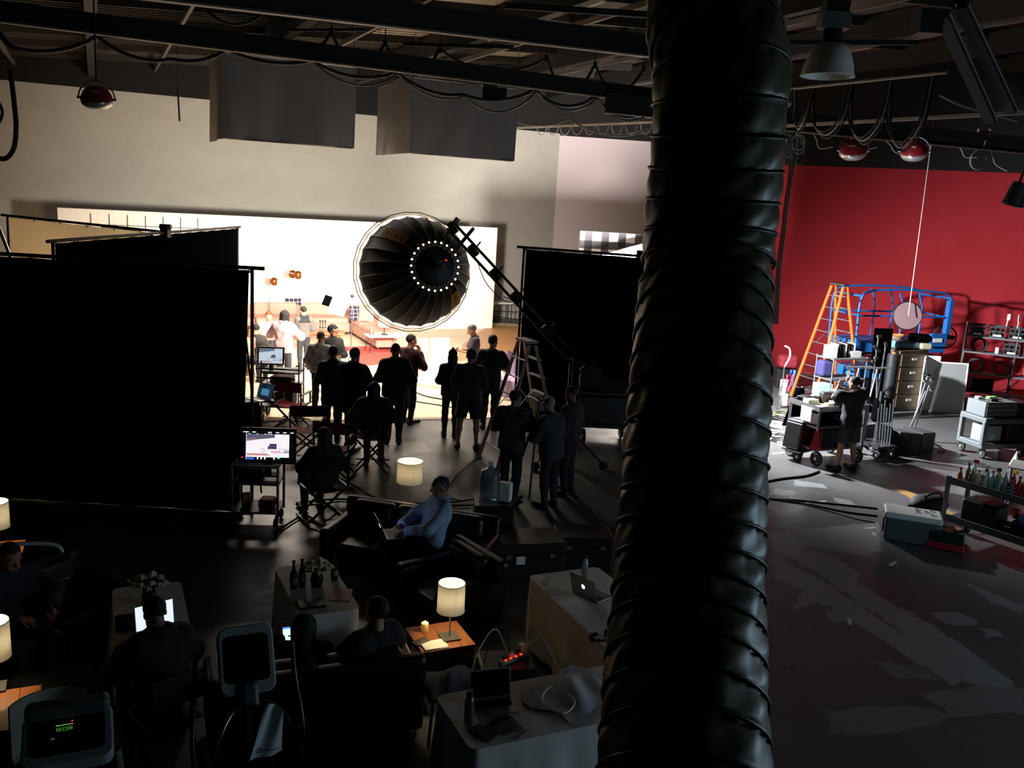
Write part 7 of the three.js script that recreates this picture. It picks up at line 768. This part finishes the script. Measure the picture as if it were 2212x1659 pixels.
// gym machines
function gymConsole(o, w, h, y, z, tilt, face, fm = mat(0x8d9698, 0.5)) {
  const g = new THREE.Group(); g.name = 'console'; g.position.set(0, y, z); g.rotation.x = tilt; o.add(g); const rr_ = (W, H, r, n = 6) => { const p = []; for (const [sx, sy, a0] of [[1, -1, -PI / 2], [1, 1, 0], [-1, 1, PI / 2], [-1, -1, PI]]) for (let i = 0; i <= n; i++) { const a = a0 + i / n * PI / 2; p.push([sx * (W / 2 - r) + Math.cos(a) * r, sy * (H / 2 - r) + Math.sin(a) * r]); } return p; };
  kit().ext(rr_(w, h, 0.055), 0.06, 0.012, 0, 0, -0.07).mesh('housing', fm, g); kit().ext(rr_(w * 0.86, h * 0.72, 0.04), 0.004, 0, 0, h * 0.02, 0.002).mesh('display', mat(0x0b0d10, 0.3), g); if (face) { const s = kit().add(new THREE.PlaneGeometry(w * 0.8, h * 0.64), 0, h * 0.02, 0.0075).mesh('display_screen', face, g); } return g;
}
{ const led = canvasTex(512, 320, (g) => { g.fillStyle = '#000'; g.fillRect(0, 0, 512, 320); g.fillStyle = '#ff4060'; g.beginPath(); g.arc(286, 40, 8, 0, 7); g.fill(); g.fillStyle = '#7dff5c'; g.fillRect(186, 66, 82, 5); g.fillStyle = '#eaffe0'; g.fillRect(166, 66, 24, 5); g.fillStyle = '#ffd0a0'; g.fillRect(268, 66, 26, 5); g.fillStyle = '#4fc030'; g.save(); g.beginPath(); g.rect(168, 76, 120, 60); g.clip(); g.font = '46px monospace'; g.fillText('RECOR', 156, 124); g.restore(); g.font = '24px monospace'; g.fillText('IN', 128, 196); });
  const o = thing('treadmill', 'grey treadmill console with glowing green lettering', 'treadmill', FEET([-2.46, -4.72]), TURN); gymConsole(o, 0.46, 0.36, 1.3, 0, -1.2, glow(0xffffff, 0.8, led)); kit().rbox(0.46, 0.1, 0.12, 0.04, 0, 1.4, -0.14).mesh('hood', mat(0x4c4f50, 0.55), o); kit().rbox(0.16, 0.05, 0.1, 0.02, 0, 1.13, 0.14, -0.6).mesh('key_clip', mat(0x7d8688, 0.5), o);
  for (const s of [-1, 1]) { kit().tube([[s * 0.26, 0.15, -0.1], [s * 0.27, 0.9, -0.06], [s * 0.25, 1.16, 0.0]], 0.03, 14).mesh('upright', M.grey, o); kit().tube([[s * 0.27, 1.0, 0], [s * 0.3, 0.98, 0.3], [s * 0.3, 0.9, 0.5]], 0.022, 14).mesh('handrail', M.rubber, o); } kit().rbox(0.7, 0.16, 1.7, 0.03, 0, 0.1, 0.7).mesh('deck', M.plastic, o); kit().box(0.46, 0.01, 1.5, 0, 0.185, 0.75).mesh('running_belt', M.rubber, o); kit().rbox(0.66, 0.24, 0.34, 0.06, 0, 0.22, -0.12).mesh('motor_cover', M.grey, o);
}
{ const o = thing('elliptical_trainer', 'elliptical trainer with a blank grey console and two swing arms', 'elliptical trainer', FEET([-1.71, -5.7]), TURN); gymConsole(o, 0.35, 0.44, 1.3, 0, -0.5); kit().rbox(0.13, 0.2, 0.1, 0.04, 0, 1.08, 0.1, -0.5).mesh('bottle_holder', mat(0x4a5052, 0.5), o); kit().tube([[0, 0.3, -0.1], [0, 0.8, -0.06], [0, 1.12, 0.0]], 0.045, 14).mesh('mast', M.plastic, o);
  kit().tube([[0.02, 1.02, 0.06], [-0.1, 1.0, 0.12], [-0.2, 0.9, 0.22], [-0.24, 0.78, 0.24]], 0.014, 16).mesh('fixed_handle', M.chrome, o); kit().tube([[0.02, 1.02, 0.06], [0.12, 1.02, 0.12], [0.23, 0.95, 0.2], [0.26, 0.86, 0.18]], 0.016, 16).mesh('fixed_handle', M.rubber, o); for (const s of [-1, 1]) kit().tube([[s * 0.33, 1.32, -0.12], [s * 0.34, 1.1, -0.06], [s * 0.37, 0.75, 0.1], [s * 0.33, 0.5, 0.12], [s * 0.26, 0.4, 0.05]], 0.018, 24).mesh('swing_arm', mat(0x3c4144, 0.28, { metalness: 0.6 }), o); kit().rbox(0.5, 0.34, 0.7, 0.1, 0, 0.25, -0.3).mesh('drive_cover', M.plastic, o); for (const s of [-1, 1]) { kit().rbox(0.15, 0.04, 0.4, 0.02, s * 0.14, 0.24 + s * 0.05, 0.5).mesh('pedal', M.rubber, o); kit().bar([s * 0.14, 0.22 + s * 0.05, 0.9], [s * 0.2, 0.3, -0.1], 0.022).mesh('pedal_arm', M.grey, o); } kit().box(0.5, 0.06, 1.5, 0, 0.03, 0.35).mesh('base_frame', M.plastic, o);
  o.updateMatrixWorld(); const v = o.localToWorld(new THREE.Vector3(0.14, 1.08, 0.19)), tw = canvasTex(128, 256, (g) => { g.fillStyle = '#b9c4c6'; g.fillRect(0, 0, 128, 256); g.strokeStyle = '#2c3234'; g.lineWidth = 4; g.beginPath(); g.arc(32, 222, 11, 0, 7); g.stroke(); g.fillStyle = '#2c3234'; g.beginPath(); g.arc(32, 222, 4, 0, 7); g.fill(); g.font = 'bold 18px sans-serif'; g.fillText('F', 48, 229); for (let i = 0; i < 5; i++) g.fillRect(60 + i * 10, 219 + (i % 2) * 2, 7, 9 - (i % 3)); });
  const t = thing('towel', 'pale grey hand towel with a ring logo hung on the elliptical trainer', 'towel', [v.x, v.y, v.z], TURN + 0.15); const f = (u, w) => { const x = (u - 0.5) * (0.12 + 0.11 * w) - 0.05 * w; return [x, -w * 0.4 - (u - 0.2) * 0.1 * (1 - w), 0.03 + 0.022 * Math.sin(u * 8 + w * 3) * (1 - w * 0.4)]; }; kit().raw(sheet(14, 18, f, 0.01)).mesh('cloth', mat(0xffffff, 0.95, { map: tw }), t); }

// ---------------------------------------------------------------- overhead rigging
function girder(label, A, B, h, w, edge) { const o = thing('steel_beam', label, 'beam', [0, 0, 0]); const up = [0, 1, 0]; kit().beam(add3(A, [0, h / 2, 0]), add3(B, [0, h / 2, 0]), 0.05, h).mesh('web', M.steel, o); kit().beam(A, B, w, 0.03).mesh('bottom_flange', edge || M.steel, o); kit().beam(add3(A, [0, h, 0]), add3(B, [0, h, 0]), w, 0.03).mesh('top_flange', M.steel, o); return o; }
const PALE = mat(0x55514b, 0.6), ext = (A, B, a, b) => { const d = sub3(B, A); return [add3(A, mul3(d, a)), add3(B, mul3(d, b))]; };
{ const [A, B] = ext([-8.464, 6.806, -15.1], [2.64, 6.806, -20.9], -0.3, 0.15); girder('long black steel beam carrying cable swags above the flags', A, B, 0.3, 0.14, PALE); const [C, D] = ext([-4.689, 6.736, -12.2], [2.053, 7.135, -16.8], -0.35, 0.35); girder('black steel beam high over the middle of the studio', C, D, 0.34, 0.16, PALE); const [E, F] = ext([5.971, 6.495, -22], [13.169, 6.517, -24.8], -0.6, 0.6); girder('black steel beam with red scoop lights in front of the red wall', E, F, 0.4, 0.16, PALE); const [G, H] = ext([5.516, 6.405, -20], [8.119, 6.411, -15.5], 0, 0.4); tag(kit().beam(G, H, 0.08, 0.06).mesh('rail', mat(0x8d8b86, 0.5)), 'pale steel rail crossing over the equipment bay', 'rail'); const [I, J] = ext([4.936, 6.893, -18], [6.327, 6.806, -14.5], 0, 0); tag(kit().bar(I, J, 0.03).mesh('pipe', mat(0x7a7873, 0.5)), 'thin grey pipe above the black cable swags', 'pipe'); const [K, L] = ext([-1.045, 6.959, -26], [2.658, 6.335, -20], 0, 0.1); tag(kit().bar([-1.365, 6.789, -31], [3.308, 6.708, -24], 0.05).mesh('pipe', mat(0x8a8883, 0.5)), 'pale pipe with hooks across the corner of the cyclorama', 'pipe');
  tag(kit().beam([-2.586, 7.438, -19], [-0.366, 7.503, -19], 0.05, 0.07).mesh('batten', M.steel), 'dark batten in front of the roof patch painted pale as lit', 'batten'); tag(kit().beam([-0.407, 7.082, -13], [1.604, 7.077, -13], 0.05, 0.08).mesh('batten', M.steel), 'dark batten beside the top of the fabric duct', 'batten'); tag(kit().beam([3.19, 6.647, -12], [4.778, 6.737, -12], 0.05, 0.06).mesh('batten', M.steel), 'dark batten behind the white high bay lamp', 'batten'); tag(kit().beam([-4.775, 7.489, -18.5], [-3.246, 7.584, -18.5], 0.05, 0.05).mesh('batten', M.steel), 'short dark batten above the first skirted box', 'batten');
  // diagonal struts at the upper right
  for (const [l, a, b] of [['black diagonal strut at the top of the equipment bay', [4.649, 6.877, -11], [6.371, 5.973, -13]], ['second black diagonal strut at the top of the equipment bay', [4.844, 6.988, -11], [6.636, 6.111, -13]]]) { const o = thing('strut', l, 'strut', [0, 0, 0]); kit().beam(a, b, 0.14, 0.1).mesh('web', M.steel, o); for (const s of [-1, 1]) kit().beam(add3(a, [s * 0.08, 0, 0.03]), add3(b, [s * 0.08, 0, 0.03]), 0.012, 0.012).mesh('edge', mat(0x9a9894, 0.4), o); }
  tag(kit().box(0.26, 0.26, 0.3, ...[4.491, 6.768, -11]).mesh('junction_box', M.plastic), 'black junction box beside the diagonal struts', 'box'); }
{ // cable swags along the big beam
  const pts = [[575,22], [716,72], [832,96], [950,108], [1180,128], [1285,143], [1390,150]], dd = [17.3, 17.9, 18.4, 18.9, 19.9, 20.3, 20.8];
  const P3 = [[-5.841, 7.511, -16.9], [-4.846, 7.599, -17.3], [-3.783, 7.365, -17.9], [-2.844, 7.309, -18.4], [-1.831, 7.334, -18.9], [0.309, 7.445, -19.9], [1.363, 7.423, -20.3], [2.464, 7.488, -20.8]], Q3 = [[-8.417, 6.631, -15], [-8.226, 6.414, -15.1], [-7.289, 6.778, -15.9], [-6.316, 6.582, -16.6], [-5.498, 6.861, -17.1], [-4.11, 6.851, -17.8], [-2.641, 6.834, -18.6], [-1.352, 6.555, -19.2], [0.106, 6.799, -19.8], [1.412, 6.788, -20.3], [2.738, 6.703, -20.8]];
  tag(kit().tube(swag(P3, [0.25, 0.5, 0.45, 0.5, 0.3, 0.55, 0.5]), 0.032, 220, 6).mesh('cable_swag', M.rubber), 'thick black cable hung in peaks above the big beam', 'cable'); tag(kit().tube(swag(Q3, [0.05, 0.12, 0.15, 0.1, 0.12, 0.18, 0.14, 0.15, 0.25, 0.3]), 0.036, 240, 6).mesh('cable_swag', M.rubber), 'thick black cable hung in peaks under the big beam', 'cable'); tag(kit().tube(swag(Q3.slice(5).map((p) => [p[0] + 0.05, p[1] - 0.04, p[2] + 0.06]), [0.3, 0.2, 0.35, 0.3, 0.34]), 0.02, 160, 6).mesh('cable_swag', mat(0x2a2a2a, 0.4)), 'second cable looping lower under the big beam', 'cable');
  P3.slice(1).forEach((p, i) => tag(kit().box(0.08, 0.14, 0.06, p[0], p[1] + 0.02, p[2]).bar(p, [p[0], p[1] + 0.55, p[2]], 0.012).mesh('cable_hanger', M.plastic), `cable hanger at the ${['first', 'second', 'third', 'fourth', 'fifth', 'sixth', 'seventh'][i]} peak of the cable above the big beam`, 'hanger'));
  const bay = [[1, [4.96, 6.891, -17.9], [5.186, 6.89, -17.5]], [2, [5.186, 6.89, -17.5], [5.613, 6.889, -16.7]], [3, [5.613, 6.889, -16.7], [5.953, 6.863, -15.8]], [4, [5.953, 6.863, -15.8], [6.253, 6.828, -14.9]]];
  bay.forEach(([n, a, b], i) => { for (let k = 0; k < 3; k++) { const m = mix3(a, b, 0.5), dip = 0.7 + i * 0.12 + k * 0.06; tag(kit().tube([a, [a[0] + 0.08, a[1] - dip * 0.7, a[2]], [m[0], m[1] - dip, m[2]], [b[0] - 0.08, b[1] - dip * 0.7, b[2]], b].map((p) => add3(p, [k * 0.03, 0, k * 0.02])), 0.018, 40, 6).mesh('cable_loop', k === 1 ? mat(0x8c8a86, 0.4) : M.rubber), `${['outer', 'grey middle', 'inner'][k]} cable of the ${['first', 'second', 'third', 'fourth'][i]} drooping loop over the equipment bay`, 'cable'); } });
  tag(kit().tube([[6.921, 6.675, -16], [7.255, 6.544, -16], [7.662, 6.454, -16], [8.312, 6.325, -16]], 0.02, 30, 6).mesh('cable_swag', mat(0x77757a, 0.4)), 'grey cable sagging down to the pale steel rail', 'cable');
  // vertical cable bundle beside the duct
  for (const [i, c] of [0xb9bcb6, 0x3f5a48, 0xb8b6b0, 0x4f6a56, 0x1a1a1a, 0x9a9890].entries()) tag(kit().tube([[3.913, 5.749, -14], [3.982, 5.519, -14], [4.003, 5.114, -14], [3.988, 4.771, -14], [3.99, 4.286, -14], [3.985, 3.723, -14], [4.042, 2.865, -14]].map((p, k) => [p[0] + (i - 2.5) * (k < 2 ? 0.03 : 0.012), p[1], p[2] + (i % 2) * 0.02]), 0.008, 40, 5).mesh('hanging_cable', mat(c, 0.5)), `${['white', 'dark green', 'cream', 'green', 'black', 'grey'][i]} cable in the bundle hanging beside the fabric duct`, 'cable');
  for (let i = 0; i < 7; i++) { const p = [3.939, 5.65, -14]; tag(kit().tor(0.1 + i * 0.014, 0.006, p[0] + rr(-0.05, 0.14), p[1] - rr(0, 0.25), p[2] + rr(-0.05, 0.05), rr(-0.3, 0.3), rr(0, 1), rr(0, 2), 20).mesh('wire_loop', mat(i % 2 ? 0xc4c4be : 0x4a6a54, 0.4)), 'thin loop of wire bunched at the top of the cable bundle beside the duct', 'wire', 'wire loops beside the duct'); }
  tag(kit().bar([10.221, 6.598, -23.72], [9.624, 2.309, -22.2], 0.012).mesh('rope', mat(0xd8c4b8, 0.7)), 'straight pale rope hanging from the beam in front of the red wall', 'rope'); tag(kit().tube([[10.206, 7.083, -23.72], [10.23, 6.769, -23.72], [10.226, 6.565, -23.72]], 0.016, 8, 6).mesh('rope_end', mat(0xc9442c, 0.6)), 'short red cord at the top of the pale rope', 'cord');
  tag(kit().tube([[-7.18, 5.869, -13], [-7.149, 5.471, -13], [-7.137, 5.068, -13], [-7.197, 4.781, -13], [-7.321, 4.66, -13], [-7.514, 4.699, -13]], 0.035, 40, 8).mesh('strap', M.rubber), 'thick black strap looping down at the left of the cyclorama', 'strap'); tag(kit().tube([[-7.381, 5.458, -13], [-7.319, 5.306, -13], [-7.358, 5.167, -13], [-7.426, 5.113, -13]], 0.02, 16, 6).mesh('strap_end', M.rubber), 'short black cable loop beside the thick black strap', 'cable');
  tag(kit().tube([[-5.789, 6.549, -26], [-5.502, 6.33, -26], [-5.2, 6.098, -26], [-4.928, 6.089, -26]], 0.015, 20, 5).mesh('wire', M.rubber), 'thin dark wire between the two skirted boxes', 'wire'); for (const [i, a, b] of [[0, [-0.924, 6.675, -23], [2.963, 6.385, -23]], [1, [-0.931, 6.661, -23.2], [2.983, 6.467, -23.2]]]) tag(kit().tube(swag([a, mix3(a, b, 0.5), b], 0.25, 8), 0.014, 40, 5).mesh('guy_wire', mat(0x6d6b66, 0.4)), i ? 'lower sagging grey wire running to the duct' : 'upper sagging grey wire running to the duct', 'wire');
  for (let i = 0; i < 9; i++) { const p = mix3([0.284, 6.736, -28], [3.076, 6.649, -24], i / 8.5); tag(kit().tube([p, [p[0] + 0.05, p[1] - 0.2, p[2]], [p[0] + 0.16, p[1] - 0.26, p[2]], [p[0] + 0.26, p[1] - 0.16, p[2]], [p[0] + 0.3, p[1] - 0.02, p[2]]], 0.014, 20, 5).mesh('hook_loop', mat(0xb4b2ac, 0.4)), 'pale cable loop hooked on the pipe across the cyclorama corner', 'cable', 'cable loops on the pale pipe'); }
}
// two skirted overhead softboxes
{ const skirt = [['skirted overhead softbox hung before the left part of the cyclorama', OVER[0], 2.7, 2.55, 1.72], ['skirted overhead softbox hung beside the parabolic light', OVER[1], 2.45, 2.7, 1.6]];
  skirt.forEach(([l, p, w, d, h], i) => { const o = thing('skirted_softbox', l, 'studio light', [p[0], p[1], p[2]], TURN), y0 = i ? -0.62 : -0.55, y1 = y0 + h, cl = mat(0x78787b, 0.95, { specularIntensity: 0.1 });
    const face = (nm, f) => kit().raw(sheet(40, 16, f, 0.01)).mesh(nm, cl, o), wv = (u, v) => 0.05 * Math.sin(u * 9 + v * 1.5) * v + 0.11 * Math.exp(-Math.pow((u - 0.55 - v * (i ? -0.2 : 0.15)) * 9, 2)) * (0.3 + v) + 0.02 * Math.sin(u * 27) * v;
    face('skirt', (u, v) => [(u - 0.5) * (w + 0.12), y1 - v * h, d / 2 + wv(u, v)]); face('skirt', (u, v) => [(0.5 - u) * w, y1 - v * (h - 0.2), -d / 2 - wv(u, v) * 0.3]); face('skirt', (u, v) => [-w / 2 - 0.02 - wv(u, v) * 0.3, y1 - v * h, (u - 0.5) * d]); face('skirt', (u, v) => [w / 2 + 0.02 + wv(u, v) * 0.3, y1 - v * (h - 0.2 * u), (0.5 - u) * d]);
    kit().box(2.26, 0.03, 2.16, 0, 0.02, 0).mesh('diffuser', glow(0xfff0dd, 2.2), o); kit().box(w - 0.36, 0.05, d - 0.36, 0, 0.12, 0).mesh('housing', M.deep, o); for (const x of [-1, 1]) { kit().bar([x * w / 2, y1, -d / 2], [x * w / 2, y1, d / 2], 0.025).mesh('frame_pipe', M.alu, o); kit().bar([-w / 2, y1, x * d / 2], [w / 2, y1, x * d / 2], 0.025).mesh('frame_pipe', M.alu, o); for (const z of [-1, 1]) kit().bar([x * w / 2, y1, z * d / 2], [x * w / 2, y1 + 1.5, z * d / 2], 0.008, 5).mesh('chain', M.alu, o); } for (const z of [-1, 1]) kit().bar([-w / 2, y0 + (z < 0 ? 0.2 : 0), z * d / 2], [w / 2, y0 + (z < 0 ? 0.2 : 0), z * d / 2], 0.014).mesh('hem_pipe', mat(0x6d655a, 0.5), o); }); }
// red scoop lights, white high bay lamp, small can lamps
function scoop(label, at, r, turn, tilt, hang = 0.35) { const o = thing('scoop_light', label, 'lamp', at, turn), g = new THREE.Group(); g.name = 'head'; g.rotation.x = tilt; o.add(g); kit().lathe([[0, r * 0.85], [r * 0.4, r * 0.78], [r * 0.8, r * 0.5], [r * 0.98, r * 0.12], [r, 0]], 0, 0, 0, 24).mesh('housing', mat(0x7d1a22, 0.35), g); kit().lathe([[r, 0], [r * 1.03, -r * 0.1], [r * 0.98, -r * 0.32], [r * 0.8, -r * 0.5], [0, -r * 0.55]], 0, 0, 0, 24).mesh('glass_front', mat(0xbfc2bd, 0.25, { metalness: 0.6 }), g); kit().tor(r * 1.12, 0.012, 0, 0, 0, 0, 0, 0, 24, PI).mesh('yoke', M.alu, o); for (const s of [-1, 1]) kit().cyl(0.02, 0.02, 0.06, s * r * 1.08, 0, 0, 0, 0, PI / 2).mesh('pivot', M.chrome, o); kit().bar([0, r * 1.1, 0], [0, r * 1.1 + hang, 0], 0.014).mesh('hanger', M.steel, o); kit().box(r * 0.5, r * 0.14, 0.01, 0, r * 0.62, r * 0.62, -0.75).mesh('nameplate', mat(0x9c8f88, 0.5), g); }
scoop('red scoop light hanging before the cyclorama at the left', [-6.914, 5.712, -15], 0.24, 0.3, 0.35, 2.0); scoop('red scoop light on the beam, closer to the fabric duct', [7.51, 6.084, -21.5], 0.3, -0.5, 0.45); scoop('red scoop light on the beam beside the pale rope', [9.075, 6.175, -21.9], 0.3, -0.6, 0.45);
{ const p = [3.12, 5.977, -10], o = thing('high_bay_lamp', 'unlit white high bay lamp with a ribbed bell reflector', 'lamp', p); kit().lathe([[0.1, 0.33], [0.15, 0.32], [0.2, 0.26], [0.235, 0.17], [0.255, 0.09], [0.266, 0.025], [0.28, 0.0], [0.265, -0.005], [0.25, 0.07]], 0, 0, 0, 40).mesh('reflector', mat(0xd8d4c8, 0.5), o); kit().cyl(0.1, 0.1, 0.16, 0, 0.4, 0).mesh('neck', M.plastic, o); kit().box(0.3, 0.16, 0.2, 0, 0.55, 0).mesh('ballast', M.grey, o); kit().box(0.24, 0.2, 0.18, 0, 0.73, 0).mesh('driver_box', M.plastic, o); for (const s of [-0.06, 0.06]) kit().bar([s, 0.82, 0], [s * 2, 2.4, 0], 0.01).mesh('hanger', M.plastic, o); kit().sph(0.012, -0.02, 0.78, 0.095).mesh('signal_light', glow(0xff2a30, 4), o); }
{ const p = [7.425, 5.041, -14], o = thing('can_light', 'black can light clamped at the right edge before the red wall', 'lamp', p, 0.4); kit().cyl(0.125, 0.15, 0.34, 0, 0, 0, 0.15, 0, -0.2, 20).mesh('housing', mat(0x3c3c3e, 0.5), o); kit().tor(0.16, 0.012, 0.02, -0.16, 0, PI / 2 + 0.15, 0, 0, 20).mesh('rim', M.plastic, o); kit().bar([0.02, 0.16, 0], [0.1, 0.5, 0], 0.02).bar([0.1, 0.5, 0], [0.12, 1.3, 0], 0.02).mesh('arm', mat(0x6d3a34, 0.5), o); const q = [11.726, 6.242, -24.25], r = thing('cable_ring', 'pale ring of coiled cable hanging under the beam', 'cable', q); for (let i = 0; i < 3; i++) kit().tor(0.24 - i * 0.012, 0.014, 0, 0, i * 0.02, 0, 0.2, 0, 26).mesh('turn', mat(i ? 0x2a2a2c : 0xa8a59e, 0.4), r); kit().bar([0.05, 0.24, 0], [0.12, 0.5, 0], 0.012).mesh('tie', mat(0xa8a59e, 0.4), r); }
{ for (const [i, pts] of [[[6.796, 6.516, -22.35], [6.989, 6.217, -22.35], [7.323, 6.204, -22.35]], [[7.78, 6.526, -22.76], [8.132, 6.252, -22.76], [8.521, 6.297, -22.76]], [[8.83, 6.529, -23.2], [9.152, 6.281, -23.2], [9.677, 6.233, -23.2]], [[11.043, 6.538, -24], [11.254, 6.331, -24], [11.558, 6.291, -24]], [[12.054, 6.538, -24.4], [12.25, 6.232, -24.4], [12.589, 6.016, -24.4]]].entries()) tag(kit().tube([pts[0], mix3(pts[0], pts[1], 0.5), pts[1], pts[2]].map((p, k) => [p[0], p[1] - (k === 2 ? 0.05 : 0), p[2]]), 0.011, 24, 5).mesh('hanging_wire', mat(0xb6b4ae, 0.4)), `${['first', 'second', 'third', 'fourth', 'fifth'][i]} pale wire drooping under the beam with the red scoop lights, counted from the duct`, 'wire'); tag(kit().box(0.3, 0.14, 0.1, ...[11.793, 6.961, -24.33]).mesh('white_box', M.white), 'small white box above the beam at the far right', 'box'); tag(kit().box(0.3, 0.3, 0.3, ...[-0.82, 6.952, -19.6]).box(0.5, 0.24, 0.3, ...add3([-0.82, 6.952, -19.6], [0.1, -0.3, 0])).mesh('chain_hoist', M.plastic), 'bulky black chain hoist on the big beam', 'hoist'); const cl = kit().bar([-7.481, 6.386, -20], [-7.451, 5.75, -20], 0.02).bar([-7.481, 6.386, -20], add3([-7.481, 6.386, -20], [0, 2.6, 0]), 0.006).mesh('cable_connector', M.chrome); tag(cl, 'silver cable connectors hanging beside the first skirted box', 'connector'); }

scene.traverse((o) => { if (o.isMesh) { o.castShadow = true; o.receiveShadow = true; } if (o.isLight && !o.isRectAreaLight) o.castShadow = true; });
renderer.render(scene, camera);
